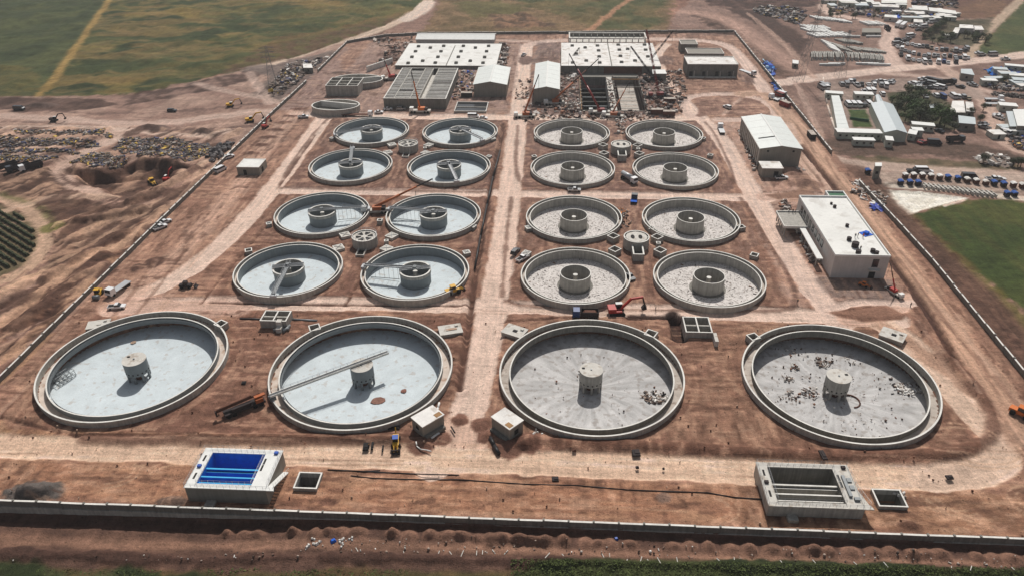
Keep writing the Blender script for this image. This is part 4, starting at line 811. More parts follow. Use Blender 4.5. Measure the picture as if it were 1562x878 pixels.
for (x0, x1, y0, y1, lb, blue) in ((-58.3, -52.8, 117.0, 122.0, 'small square open pit with blue thing inside, right of the blue basin', 1), (72.7, 79.0, 118.0, 123.1, 'small square open pit with white foam bags at its corner', 0)):
    t = box_pit((x0+x1)/2, (y0+y1)/2, x1-x0, .9, 0, lb, sy=y1-y0, grp=None, th=.32, name='square_pit')
    u = MB(); a, b_ = (x1-x0)/2-.32, (y1-y0)/2-.32; u.span(-a-.15, -a, -b_, b_, -3.4, -.5); u.span(a, a+.15, -b_, b_, -3.4, -.5); u.span(-a, a, b_, b_+.15, -3.4, -.5); u.span(-a, a, -b_-.15, -b_, -3.4, -.5); u.span(-a, a, -b_, b_, -3.6, -3.2); u.build('shaft', M['conc_d'], t)
    for ch in list(t.children):
        if ch.name.startswith('box_floor'): bpy.data.objects.remove(ch)
    if blue: MB().tube((-1.6, -1.2, -2.6), (.6, -1.0, -2.6), .45, 10).build('blue_drum', M['tarp'], None, (t.location.x, t.location.y, 0), label='blue pump drum inside the small pit by the blue basin', cat='drum')
# ------------------------------------------------------------------ pump huts
def hut(cx, cy, w_, d_, h, rz, lb, door='s', plinth=True):
    t = empty('pump_hut', (cx, cy, 0), rz, lb, 'hut')
    MB().box((0, 0, h/2-.4), (w_, d_, h+.8)).build('wall', M['clad'], t); r = MB().box((0, 0, h+.1), (w_+.35, d_+.35, .22)).build('roof', M['roofw2'], t)
    MB().box((w_*.33, -d_*.3, h+.24), (w_*.28, d_*.3, .05)).build('sand_patch', M['wood'], r)
    o = MB().box((-w_/2-.02, 0, h*.55), (.12, 1.1, 1.1)).build('window', M['dark'], t); MB().box((-w_/2-.04, 0, h*.55-.62), (.2, 1.3, .1)).build('sill', M['conc_l'], o)
    o = MB().box((w_/2+.02, 0, h*.45), (.12, 1.3, 1.4)).build('window', M['dark'], t)
    MB().box((0, -d_/2-.5, .2), (w_*.9, 1.0, 1.0)).build('plinth', M['conc_d'], t)
hut(-30.5, 139.2, 6.5, 4.6, 3.7, .79, 'grey pump hut with white roof left of the central road foot')
hut(-10.6, 139.1, 6.4, 4.6, 3.8, -.74, 'grey pump hut with white roof right of the central road foot')
# ------------------------------------------------------------------ perimeter walls: panels between posts
PM = MB(); PM.box((0, 0, .85), (1, .22, 1.7)); PM.cm = 1; PM.box((0, 0, 1.74), (1, .46, .1)); pm = PM.mesh('panel', [M['conc_d'], M['lip']])
PP = MB(); PP.box((0, 0, .7), (.36, .4, 2.4)); PP.cm = 0; PP.box((0, 0, 1.95), (.44, .56, .12)); pp = PP.mesh('post', [M['conc_d'], M['lip']])
PF = MB(); PF.box((0, -.1, -1.1), (1, .5, 2.2)); pf = PF.mesh('footing', [M['conc']])
def per_wall(P, lb, step=5.4, zo=0., hs=1.):
    root = empty('perimeter_wall', (*P[0], 0), 0, lb, 'wall', 'concrete walls round the plant'); o0 = Vector((*P[0], 0))
    P = smooth(np.array(P, float), 0)
    for a, b in zip(P, P[1:]):
        L_ = math.hypot(*(b-a)); n = max(1, round(L_/step)); an = math.atan2(b[1]-a[1], b[0]-a[0])
        for k in range(n):
            c = a+(b-a)*(k+.5)/n; z = zo+R_.uniform(-.12, .08)
            inst(pm, 'panel', (c[0]-o0.x, c[1]-o0.y, z), an+R_.uniform(-.012, .012), root, s=(L_/n-.3, 1, hs)); q = a+(b-a)*k/n
            if hs > 1: inst(pf, 'footing', (c[0]-o0.x, c[1]-o0.y, z), an, root, s=(L_/n, 1, 1))
            inst(pp, 'post', (q[0]-o0.x, q[1]-o0.y, z), an, root, s=(1, 1, hs))
    return root
per_wall([(-152, 109.4), (-60, 109.7), (128, 109.9)], 'long front perimeter wall of concrete panels and posts', hs=1.02)
per_wall([(-151.5, 112), (-150.4, 182.7), (-149.2, 248), (-146.7, 352), (-144, 420)], 'left perimeter wall running beside the excavated land')
per_wall([(-143, 440), (-141.7, 507)], 'far left stretch of the perimeter wall beside the debris heap')
per_wall([(127.6, 112), (127.8, 227), (126.2, 262), (124.3, 291)], 'right perimeter wall beside the green field')
per_wall([(122.6, 322), (122, 400), (121.5, 460), (120.8, 538)], 'far right perimeter wall running past the camp')
per_wall([(-141.7, 507), (-120, 524), (-96, 530), (0, 534), (70, 538), (120.8, 539)], 'back perimeter wall behind the white roofs')
# ------------------------------------------------------------------ buildings
def rect(fl, fr, br, bl, h):
    a, b, c, d = (at(*p, h) for p in (fl, fr, br, bl)); return (a.x+d.x)/2, (b.x+c.x)/2, (a.y+b.y)/2, (c.y+d.y)/2
def gable_hall(name, lb, x0, x1, y0, y1, h, rise, n=5, roof='sheet', wall='clad', cat='hall', axis='y', rz=0., ov=.4, wins=(), bands=True, group=None):
    t = empty(name, ((x0+x1)/2, (y0+y1)/2, 0), rz, lb, cat, group); a, b = (x1-x0)/2, (y1-y0)/2
    if axis == 'x': a, b = b, a; t.rotation_euler.z = rz+math.pi/2
    u = MB(); p = [(-a, -.5), (a, -.5), (a, h), (0, h+rise), (-a, h)]; u.profile(p, -b, b); u.build('wall', M[wall], t)
    sl = math.atan2(rise, a); L_ = math.hypot(a+ov, (a+ov)*math.tan(sl))
    for k in range(n):
        yc = -b-ov+(k+.5)*(2*b+2*ov)/n; w_ = (2*b+2*ov)/n
        for s in (-1, 1):
            MB().box((s*(a+ov)/2, yc, h+rise+.14-(a+ov)/2*math.tan(sl)), (L_, w_-(.5 if bands else .04), .12), ry=s*sl).build('roof_sheet', M[roof], t)
            if bands and k: MB().box((s*(a+ov)/2, yc-w_/2, h+rise+.10-(a+ov)/2*math.tan(sl)), (L_, .5, .12), ry=s*sl).build('rooflight_strip', M['white'], t)
    MB().box((0, 0, h+rise+.26), (.7, 2*b+2*ov, .12)).build('ridge_cap', M['white'], t)
    for s in (-1, 1): MB().box((s*(a+ov), 0, h-ov*math.tan(sl)+.05), (.25, 2*b+2*ov, .4)).build('gutter', M['lip'], t)
    for (x, z, w_, hh) in wins:
        MB().box((x*a, -b-.03, z), (w_, .14, hh)).build('window' if z > 1.6 else 'door', M['dark'], t)
    return t, a, b
x0, x1, y0, y1 = rect((1160, 228), (1223, 227), (1187, 177), (1134, 181), 8)
t, a, b = gable_hall('storage_hall', 'large grey hall with pale ribbed gable roof near the right wall', x0, x1, y0, y1, 8, 1.3, 5, wins=((-.62, 7, .9, .8), (.62, 7, .9, .8)))
for k in range(13): MB().box((-a-.2, -b+1+k*(2*b-2)/12, 3.8), (.4, .8, 8.4)).build('pilaster', M['conc_l'], t)
for k in range(12): MB().box((-a-.03, -b+2.6+k*(2*b-2)/12, 4), (.1, 1.8, 7)).build('bay_panel', M['conc_d'], t)
MB().box((-a*.45, -b*.45, 9.05), (a*.8, .35, .3), ry=-math.atan2(1.3, a)).build('roof_slot', M['dark'], t)
x0, x1, y0, y1 = rect((1166, 259), (1197, 256), (1184, 247), (1157, 248), 4)
t = empty('annex_hut', ((x0+x1)/2, (y0+y1)/2, 0), 0, 'low flat-roofed grey annex in front of the large pale-roofed hall', 'hut'); a, b = (x1-x0)/2, (y1-y0)/2
MB().span(-a, a, -b, b, -.5, 4).build('wall', M['clad'], t); MB().span(-a-.3, a+.3, -b-.3, b+.3, 4, 4.3).build('roof', M['roofw2'], t); MB().span(.8, 2.6, -b-.05, -b+.05, 0, 2.8).build('door', M['dark'], t)
gable_hall('storage_hall', 'long narrow pale-roofed hall left of the excavated basin', -12.3, .9, 387.4, 434.5, 7.6, 1.3, 6)
gable_hall('storage_hall', 'short wide pale-roofed hall right of the beam-covered tank', -44.9, -27.4, 397.6, 429.6, 6.6, 1.6, 4)
gable_hall('long_shed', 'long white gabled shed at the very back wall', -94.5, -42.6, 505, 520.6, 3.2, 1.6, 8, roof='white', wall='plaster', axis='x', bands=False, cat='shed')
def flat_block(name, lb, x0, x1, y0, y1, h, roof='roofw', wall='conc', cat='building', par=.4, base=-.5):
    t = empty(name, ((x0+x1)/2, (y0+y1)/2, 0), 0, lb, cat); a, b = (x1-x0)/2, (y1-y0)/2
    MB().span(-a, a, -b, b, base, h).build('wall', M[wall], t); MB().span(-a+.3, a-.3, -b+.3, b-.3, h, h+.06).build('roof', M[roof], t)
    if par:
        u = MB(); u.span(-a-.05, a+.05, -b-.05, -b+.3, h, h+par); u.span(-a-.05, a+.05, b-.3, b+.05, h, h+par); u.span(-a-.05, -a+.3, -b+.3, b-.3, h, h+par); u.span(a-.3, a+.05, -b+.3, b-.3, h, h+par); u.build('parapet', M['lip'], t)
    return t, a, b
t, a, b = flat_block('equipment_building', 'flat-roofed grey building with front buttresses at the back right', 74.5, 103.2, 437, 453.5, 6.8, 'roofw2', 'conc_d')
for k in range(4): MB().box((-a+4+k*7.4, -b-.7, 1.6), (.6, 1.6, 3.4)).build('buttress', M['conc'], t); 
for k in range(4): MB().box((-a+2.2+k*7.4, -b-.04, 1.6), (1.6, .12, 2.6)).build('door', M['dark'], t)
MB().span(-a+1, a-1, -b-2.6, -b-1.5, -.2, .5).build('plinth', M['conc_l'], t)
t, a, b = flat_block('small_block', 'dark square block behind the buttressed grey building', 77.5, 88, 488, 498, 5, 'clad', 'conc_d'); flat_block('small_block', 'wide low grey block directly behind the buttressed building', 79, 101, 468, 480, 4.5, 'clad', 'conc_d')
t, a, b = flat_block('hut', 'small square hut with flat white roof between left wall and tanks', -136.2, -126.4, 290.8, 300, 3.5, 'roofw', 'clad', par=.2, cat='hut')
MB().span(-2.2, -.8, -b-.06, -b+.04, 0, 2.4).build('door', M['dark'], t); MB().span(a-.04, a+.06, -2, 0, .4, 2.4).build('window', M['dark'], t)
# roofs with openings
def z2(l, ox, oy, s, z): return [at(ox+x/s, oy+y/s, z) for x, y in l]
t, a, b = flat_block('covered_tank', 'broad white slab roof dotted with square openings at the back left', -98, -36.8, 448.7, 499.2, 2.0, 'roofw', 'conc_d', cat='covered tank', par=.12)
for p in z2([(343,185),(448,198),(567,182),(743,182),(850,198),(968,182),(316,230),(543,230),(722,230),(950,230),(284,280),(516,280),(698,280),(932,282),(380,315),(804,315),(678,333),(918,333),(250,335),(492,332)], 580, 40, 5.852, 2.1):
    o = MB().box((p.x-t.location.x, p.y-t.location.y, 2.5), (2.1, 2.1, .9)).build('roof_opening', M['conc_d'], t); MB().box((p.x-t.location.x, p.y-t.location.y, 3), (1.6, 1.6, .1)).build('cover', M['dark'], o)
MB().span(0.1, .7, -b, b-5, 2.06, 2.2).build('expansion_joint', M['conc_d'], t)
t, a, b = flat_block('covered_tank', 'broad white slab roof with dark openings and cranes over it, back centre', 2, 60, 441, 492.5, 4.5, 'roofw2', 'conc_d', cat='covered tank', par=.12)
for p in z2([(485,178),(600,195),(710,178),(895,170),(720,222),(905,215),(980,208),(1130,170),(1140,215),(520,250),(725,275),(915,270),(1160,275),(610,312),(730,330),(490,330),(925,325),(1045,312)], 790, 40, 5.852, 4.6):
    o = MB().box((p.x-t.location.x, p.y-t.location.y, 4.9), (2.2, 2.2, .8)).build('roof_opening', M['conc_d'], t); MB().box((p.x-t.location.x, p.y-t.location.y, 5.35), (1.7, 1.7, .1)).build('cover', M['dark'], o)
MB().span(.2, .8, -b, b, 4.56, 4.7).build('expansion_joint', M['conc_d'], t); MB().span(-4, 18, -b-.3, -b-.05, -5, 4).build('timber_shutter', M['rust'], t)
# ribbed frame building
t = empty('frame_building', (32.8, 520, 0), 0, 'unroofed long frame of white beams and columns at the back wall', 'frame building')
u = MB(); u.span(-25.8, 25.8, -8, -7.2, 2, 2.7); u.span(-25.8, 25.8, 7.2, 8, 2, 2.7); u.span(-25.8, -25, -7.2, 7.2, 2, 2.7); u.span(25, 25.8, -7.2, 7.2, 2, 2.7); u.build('ring_beam', M['lip'], t)
MB().span(-25.5, 25.5, 7.4, 7.9, -.3, 2).build('back_wall', M['conc_d'], t); MB().span(-25.6, 25.6, -7.9, 7.4, -.2, .15).build('floor_slab', M['conc_l'], t)
for k in range(13): MB().span(-25+k*4.1, -24.4+k*4.1, -7.8, -7.3, .15, 2).build('column', M['lip'], t)
for k in range(12): MB().span(-23+k*4.1, -22.6+k*4.1, 1, 7.2, 1.4, 1.9).build('beam', M['conc_d'], t)
# tank under construction, covered with beams
X0, X1, Y0, Y1, H0 = -90.2, -57.4, 377.3, 432, 5.4
t = empty('open_tank', ((X0+X1)/2, (Y0+Y1)/2, 0), 0, 'large unfinished rectangular tank crossed by rows of thin beams', 'tank'); a, b = (X1-X0)/2, (Y1-Y0)/2
u = MB(); u.span(-a, a, -b, -b+.5, -6, H0); u.span(-a, a, b-.5, b, -6, H0); u.span(-a, -a+.5, -b+.5, b-.5, -6, H0); u.span(a-.5, a, -b+.5, b-.5, -6, H0); u.build('outer_wall', M['conc_d'], t)
u = MB(); u.span(-a-.05, a+.05, -b-.05, -b+.5, H0, H0+.08); u.span(-a-.05, a+.05, b-.5, b+.05, H0, H0+.08); u.span(-a-.05, -a+.5, -b+.5, b-.5, H0, H0+.08); u.span(a-.5, a+.05, -b+.5, b-.5, H0, H0+.08); u.build('wall_coping', M['lip'], t)
MB().span(-a+.5, a-.5, -b+.5, b-.5, .8, 1.0).build('tank_floor', M['darkst'], t)
fs = [0.0, .17, .42, .56, .66, 1.0]
for f in fs[1:-1]: MB().span(-a+2*a*f-.3, -a+2*a*f+.3, -b+.5, b-.5, 1, H0-.02).build('long_wall', M['conc'], t)
MB().span(-a+2*a*.56+.3, -a+2*a*.66-.3, -b+.5, b-8, H0-2.0, H0-1.8).build('walkway_slab', M['conc_l'], t)
for lane in ((0, 1), (1, 2), (2, 3), (4, 5)):
    xa = -a+2*a*fs[lane[0]]+.35; xb = -a+2*a*fs[lane[1]]-.35
    for k in range(26):
        yy = -b+1.8+k*(2*b-3.4)/25
        if R_.random() < .95: MB().box(((xa+xb)/2, yy, H0-.25+R_.uniform(-.12, .1)), (xb-xa, .55, .4)).build('beam', M['lip'] if k % 3 else M['conc_l'], t)
# excavated basin with shuttering
t = empty('excavated_basin', (29.5, 405.5, 0), 0, 'deep excavated basin with two long cells and a littered middle strip', 'basin')
a, b = 17.2, 29
u = MB(); u.span(-a, -a+.5, -b, b, -6.4, .3); u.span(a-.5, a, -b, b, -6.4, .3); u.span(-a+.5, a-.5, -b, -b+.5, -6.4, .2); u.span(-a+.5, a-.5, b-.5, b+6.3, -6.4, .2); u.build('retaining_wall', M['conc_d'], t)
MB().span(-a+.5, -1.6, -b+.5, b-.5, -6.6, -6.0).build('cell_floor', M['darkst'], t); MB().span(1.6, a-.5, -b+.5, b-.5, -4.6, -4.0).build('cell_floor', M['channel_r'], t)
MB().span(-1.6, 1.6, -b+.5, b-.5, -6, .25).build('middle_strip', M['conc_l'], t)
for k in range(7): MB().box((-9, -b+8+k*7.5, -5.6), (14.6, .5, .7)).build('formwork_rib', M['conc_d'] if k % 2 else M['steel'], t)
MB().span(-a+.6, -1.7, -b+.6, -b+.9, -6, -.2).build('timber_shutter', M['rust'], t); MB().span(-16.9, -16.5, -b, b, .3, .9).build('guard_beam', M['wood'], t)
for x in (2.6, 3.6, 14.6, 15.9):
    u = MB()
    for k in range(30): u.tube((x, -b+1.5+k*1.9, -4), (x, -b+1.5+k*1.9, .6), .12, 4)
    u.tube((x, -b+1, -1), (x, b-1, -1), .12, 4); u.tube((x, -b+1, .3), (x, b-1, .3), .12, 4); u.build('rebar_curtain', M['rebar'], t, kind='stuff')
for x in (2.0, 16.4, -16.4):
    for k in range(11): MB().box((x, -b+3+k*5.3, -1.6), (.6, .6, 6.6)).build('column', M['conc' if k % 3 else 'rust'], t)
for k in range(2): MB().box((9, -b+34+k*14, 1.8), (15.6, .4, .5)).build('formwork_beam', M['wood'] if k % 2 else M['conc_d'], t)
for k in range(9): MB().box((8.5, -b+4+k*6, -3.93), (11, 1.4, .15)).build('slab_strip', M['conc_l'] if k % 2 else M['conc'], t)
# box tank and oval basins at the back left
t = grid_block(-126.4, -108.4, 397.6, 412.5, 5.5, 'tall grey box tank with open cells on top at the back left', nx=3, ny=3)
def oval_basin(cx, cy, rx, ry, h, lb, dg):
    t = empty('oval_basin', (cx, cy, 0), 0, lb, 'basin'); n = 40; u = MB(); v = MB()
    for k in range(n):
        a0, a1 = 2*math.pi*k/n, 2*math.pi*(k+1)/n
        po = [(rx*math.cos(q), ry*math.sin(q)) for q in (a0, a1)]; pi_ = [((rx-.6)*math.cos(q), (ry-.6)*math.sin(q)) for q in (a0, a1)]
        u.prism([po[0], po[1], pi_[1], pi_[0]], -.5, h); v.prism([po[0], po[1], pi_[1], pi_[0]], h+.002, h+.1)
    u.build('curved_wall', M['conc'], t); v.build('wall_coping', M['lip'], t)
    (xa, ya), (xb, yb) = dg; L_ = math.hypot(xb-xa, yb-ya); MB().box(((xa+xb)/2, (ya+yb)/2, h/2+.1), (L_, .8, h+.3), rz=math.atan2(yb-ya, xb-xa)).build('straight_wall', M['lip'], t)
    v = MB(); v.prism([((rx-.7)*math.cos(2*math.pi*k/n), (ry-.7)*math.sin(2*math.pi*k/n)) for k in range(n)], .05, .3); v.build('basin_floor', M['conc_d'], t)
q = at(512, 160, 3); oval_basin(q.x, q.y, 12.6, 8.6, 3.0, 'oval concrete basin with a straight dividing wall in front of the box tank', ((-9.5, 5.6), (11, .5)))
q = at(535, 121, 3); oval_basin(q.x+4, q.y, 14.5, 9, 3.2, 'half-hidden oval basin behind the box tank', ((-12, -2), (13, 4.5)))
MB().box((0, 0, 1.5), (22, .8, 3.4)).build('retaining_wall', M['lip'], None, at(580, 103), 1.0, label='straight pale wall running up the slope behind the oval basins', cat='wall')
x0, x1, y0, y1 = rect((692, 170), (742, 170), (745, 156), (698, 156), .8)
t = grid_block(x0, x1, y0, y1, .9, 'low rectangular two-cell basin with dark water beside the short hall', 1, 2); MB().span(-(x1-x0)/2+.4, (x1-x0)/2-.4, -(y1-y0)/2+.4, (y1-y0)/2-.4, .2, .35).build('water', M['glass'], t)
# administration building
x0, x1, y0, y1 = rect((1266, 392), (1357, 392), (1290, 299), (1228, 303), 8)
y0 += .2; t = empty('office_building', ((x0+x1)/2, (y0+y1)/2, 0), 0, 'two-storey white office building with broad flat roof near the right wall', 'office building'); a, b = (x1-x0)/2, (y1-y0)/2; h = 8
MB().span(-a, a, -b, b, -.3, h).build('wall', M['plaster'], t); r = MB().span(-a+.3, a-.3, -b+.3, b-.3, h, h+.1).build('roof', M['roofw'], t)
u = MB(); u.span(-a-.1, a+.1, -b-.1, -b+.3, h, h+.7); u.span(-a-.1, a+.1, b-.3, b+.1, h, h+.7); u.span(-a-.1, -a+.3, -b+.3, b-.3, h, h+.7); u.span(a-.3, a+.1, -b+.3, b-.3, h, h+.7); u.build('parapet', M['white'], t)
u = MB(); u.span(2.0, 8.8, b+.1, b+4.4, -.3, h); u.build('stair_wing', M['plaster'], t); u = MB(); u.span(2, 8.8, b+4, b+4.4, h, h+.7); u.span(2, 2.4, b+.1, b+4, h, h+.7); u.span(8.4, 8.8, b+.1, b+4, h, h+.7); u.build('stair_parapet', M['white'], t)
MB().span(2.4, 8.4, b+.1, b+4, h, h+.08).build('stair_roof', M['green'], t)
MB().span(3.6, 5.6, -b-.05, -b+.05, 4.2, 7.2).build('window', M['glass'], t); MB().span(3.4, 5.4, -b-.05, -b+.05, 0, 2.8).build('door', M['dark'], t); MB().span(2.8, 6.2, -b-1.4, -b, 3.3, 3.6).build('canopy', M['conc_l'], t)
for k in range(8):
    o = MB().box((-a-.05, b-6-k*3.6, 5.6), (.2, 2.2, 2.4)).build('window', M['glass'], t); MB().box((-a-.1, b-6-k*3.6, 4.3), (.35, 2.5, .15)).build('sill', M['conc_l'], o)
t2 = MB(); t2.span(-a-8.4, -a-.1, b-16, b-4, 3.2, 3.6); t2.build('terrace_slab', M['conc'], t)
u = MB(); u.span(-a-8.5, -a-.1, b-16.3, b-16, 3.2, 4.1); u.span(-a-8.7, -a-8.4, b-16.3, b-4, 3.2, 4.1); u.span(-a-8.4, -a-.1, b-4, b-3.7, 3.2, 4.1); u.build('terrace_parapet', M['lip'], t)
MB().span(-a-3.2, -a-1.2, -b+6, b-16.4, 3.2, 3.6).build('gallery_roof', M['white'], t)
for k in range(6): MB().span(-a-8.2, -a-7.8, b-15.8+k*2.2, b-15.4+k*2.2, 0, 3.2).build('column', M['conc'], t)
for k in range(5): MB().span(-a-3.0, -a-2.7, -b+7+k*4.5, -b+7.3+k*4.5, 0, 3.2).build('column', M['conc'], t)
for (px, py, s) in ((1273, 316, .8), (1268, 311, .6), (1292, 345, .8), (1295, 366, 1.0), (1304, 376, 1.5), (1309, 386, 1.1), (1331, 384, 1.0), (1337, 387, .9)):
    q = at(px, py, h+.2); MB().disc(s*.8, h+.1, h+.1+s*1.1, 8, (q.x-t.location.x, q.y-t.location.y)).build('roof_vent', M['darkst'], t)
q = at(1321, 357, h+.1); b_ = MB(); b_.prism([(-1.6, -1.8), (1.8, -1.3), (1.4, 1.9), (-1.8, 1.4)], 0, .15); b_.box((0, 0, .5), (1.6, 1.4, .8), rz=.5); b_.build('blue_tarpaulin', M['tarp'], None, (q.x, q.y, q.z+.02), .3, label='small blue tarpaulin pile on the white office roof', cat='tarpaulin')
# camp buildings
def prefab(px0, py0, px1, py1, dep, h, lb, roof='white', along='x', w_=None, wins=4, cat='cabin', grp='prefabricated cabins of the camp'):
    """long cabin; (px0,py0)-(px1,py1): front eave line"""
    a, b = at(px0, py0, h), at(px1, py1, h); d = b-a; L_ = d.length; an = math.atan2(d.y, d.x)
    t = empty('cabin', (a.x, a.y, 0), an, lb, cat, grp); MB().span(0, L_, 0, dep, -.4, h).build('wall', M['plinth'], t); MB().span(-.2, L_+.2, -.2, dep+.2, h, h+.18).build('roof', M[roof], t)
    for k in range(wins): MB().box((L_*(k+.5)/wins, -.03, h*.55), (1.0, .1, .9)).build('window', M['glass'], t)
    return t
prefab(1278, 202, 1346, 204, 5.0, 3.2, 'long white cabin along the front side of the camp lawn', wins=7)
prefab(1303, 214, 1335, 215, 3.4, 2.8, 'separate white cabin standing in front of the camp', wins=3)
prefab(1305, 144, 1333, 145, 4.5, 3.0, 'cabin with white roof behind the row of white minibuses', wins=3)
prefab(1260, 142, 1286, 144, 4, 2.8, 'white-roofed cabin at the back left corner of the camp', wins=3)
prefab(1392, 190, 1426, 193, 4.0, 3.0, 'white cabin standing alone right of the big camp shed', wins=4)
prefab(1393, 199, 1409, 200, 4.0, 3.0, 'short white cabin in front of the lone camp cabin', wins=1)
prefab(1385, 204, 1397, 206, 6.0, 3.0, 'short pale cabin touching the right side of the camp shed', wins=1); prefab(1352, 214, 1363, 215, 5.0, 3.4, 'tiny white cabin in front of the camp shed', wins=1)
prefab(1534, 100, 1600, 106, 4.0, 3.0, 'long low white cabin at the far right edge behind blue tarpaulins', wins=6)
prefab(1499, 123, 1522, 124, 4.0, 3.0, 'white cabin below the blue tarpaulin heap', wins=2); prefab(1526, 161, 1553, 163, 5, 3, 'white flat cabin at the right edge of the village', wins=2)
x0, x1 = at(1268, 170, 3).x, at(1284, 166, 3).x
t = empty('cabin_row', (0, 0, 0), 0, 'long low pale-roofed cabin row down the left side of the camp lawn', 'cabin', 'prefabricated cabins of the camp')
P0, P1 = at(1277, 196, 3.2), at(1268, 146, 3.2); P2, P3 = at(1295, 196, 3.2), at(1280, 146, 3.2)
for k in range(8):
    q = [P0.lerp(P1, k/8), P2.lerp(P3, k/8), P2.lerp(P3, (k+.97)/8), P0.lerp(P1, (k+.97)/8)]
    u = MB(); u.prism([(v.x, v.y) for v in q], -.4, 3.1); u.build('wall_section', M['plinth'], t); u = MB(); u.prism([(v.x, v.y) for v in q], 3.1, 3.3); u.build('roof_panel', M['sheet'], t)
def px_gable(lb, fl, fr, br, bl, h, rise, roof='sheetg', name='shed', cat='shed', n=1, wall='plinth'):
    q = [at(*p, h) for p in (fl, fr, br, bl)]; t = empty(name, (q[0].x, q[0].y, 0), 0, lb, cat); o = q[0]
    q = [Vector((v.x-o.x, v.y-o.y, h)) for v in q]; m0, m1 = (q[0]+q[1])/2+Vector((0, 0, rise)), (q[2]+q[3])/2+Vector((0, 0, rise)); dn = Vector((0, 0, -h-.4))
    u = MB(); u.quad(q[0]+dn, q[1]+dn, q[1], m0, q[0]); u.quad(q[2]+dn, q[3]+dn, q[3], m1, q[2]); u.quad(q[1]+dn, q[2]+dn, q[2], q[1]); u.quad(q[3]+dn, q[0]+dn, q[0], q[3]); u.build('wall', M[wall], t)
    e = Vector((0, 0, .12)); th = Vector((0, 0, .15))
    for A, B, C, D in ((q[0], m0, m1, q[3]), (m0, q[1], q[2], m1)):
        u = MB(); A, B, C, D = A+e, B+e, C+e, D+e; u.quad(A, B, C, D); A2, B2, C2, D2 = A+th, B+th, C+th, D+th; u.quad(A2, B2, C2, D2); u.quad(A, B, B2, A2); u.quad(B, C, C2, B2); u.quad(C, D, D2, C2); u.quad(D, A, A2, D2); u.build('roof_sheet', M[roof], t)
    return t
t = px_gable('broad pale grey double-pitched shed between camp lawn and orchard', (1349, 203), (1384, 204), (1362, 160), (1328, 158), 4.2, 1.4)
px_gable('narrow pale shed roof behind the broad camp shed', (1338, 158), (1348, 158), (1342, 146), (1335, 146), 3.6, .5)
u = MB()
for (A, B, hh) in (((1296, 182), (1325, 186), 1.2), ((1299, 170), (1320, 168), .1)):
    p, q = at(*A), at(*B); d = q-p; u.box(((p.x+q.x)/2, (p.y+q.y)/2, hh/2), (d.length, .25, hh), rz=math.atan2(d.y, d.x))
u.build('hedge', M['green'], None, label='low dark hedge crossing the small camp lawn', cat='hedge')
# houses and sheds on the right
HS = [((1449, 172), (1472, 172), (1470, 155), (1453, 155), 3.5, 'roofw2', 'conc_d', 'village house with dusty pale flat roof right of the orchard'), ((1463, 188), (1488, 190), (1487, 180), (1462, 177), 3.5, 'sheetg', 'conc_d', 'village house with grey sheet roof nearest the dirt lane'),
      ((1474, 170), (1486, 171), (1484, 157), (1473, 156), 3, 'roofw2', 'conc_d', 'small square annex beside the dusty flat-roofed house'), ((1552, 192), (1600, 194), (1590, 168), (1546, 168), 4.5, 'white', 'clad', 'white-roofed hall cut by the right edge of the frame'),
      ((1540, 193), (1551, 193), (1545, 171), (1535, 171), 3.5, 'sheetg', 'clad', 'grey lean-to shed left of the white-roofed hall at the edge'), ((1418, 165), (1428, 165), (1428, 160), (1418, 160), 3, 'sheetg', 'conc_d', 'small pale hut among the orchard trees'),
      ((1400, 163), (1415, 163), (1415, 156), (1401, 156), 3, 'roofw2', 'clad', 'small brownish hut at the back of the orchard'), ((1466, 112), (1486, 115), (1482, 106), (1466, 106), 3.5, 'sheetg', 'clad', 'pale gabled hut at the road fork'),
      ((1463, 43), (1485, 44), (1484, 39), (1464, 38), 3.2, 'roofw2', 'plaster', 'long pale farm building in the far walled garden'), ((1487, 46), (1501, 46), (1497, 40), (1486, 40), 3, 'roofw2', 'plaster', 'right pale farm building in the far walled garden'),
      ((1452, 51), (1461, 51), (1465, 43), (1457, 43), 3, 'roofw2', 'plaster', 'left pale farm building in the far walled garden'), ((1440, 54), (1452, 55), (1452, 53), (1440, 52), 2.5, 'roofw2', 'plaster', 'low pale shed in front of the far farm buildings'),
      ((1392, 15), (1415, 16), (1414, 10), (1391, 9), 3, 'roofw', 'plaster', 'left white roof of the far top yard'), ((1418, 17), (1459, 22), (1457, 17), (1417, 12), 3, 'roofw', 'plaster', 'long white roof of the far top yard'),
      ((1345, 5), (1383, 5), (1383, -2), (1345, -3), 3, 'roofw', 'plaster', 'white roof cut by the top edge of the frame'), ((1342, 10), (1371, 12), (1370, 8), (1342, 7), 3, 'roofw2', 'plaster', 'thin white roof below the top edge roof'),
      ((1315, 50), (1344, 50), (1343, 44), (1316, 44), 2, 'clad', 'conc_d', 'long low grey block in the precast yard'), ((1209, 97), (1218, 98), (1218, 93), (1209, 92), 2.8, 'white', 'clad', 'tiny white cabin beside the pylon field'),
      ((1335, 254), (1345, 254), (1345, 249), (1335, 249), 5.5, 'white', 'clad', 'small raised white cabin at the bend by the lime pad'), ((996, 113), (1017, 113), (1014, 107), (995, 107), 4, 'white', 'conc_d', 'small white-topped block right of the excavated basin'),
      ((1349, 26), (1368, 28), (1368, 24), (1350, 23), 2.6, 'roofw', 'plaster', 'short white roof beside the top junction'), ((1394, 34), (1408, 35), (1407, 31), (1394, 30), 2.6, 'roofw2', 'plaster', 'short white roof right of the top lane'),
      ((463, 104), (477, 104), (475, 98), (462, 98), 3.0, 'roofw2', 'conc_d', 'small hut with pale roof among rubble outside the back left wall')]
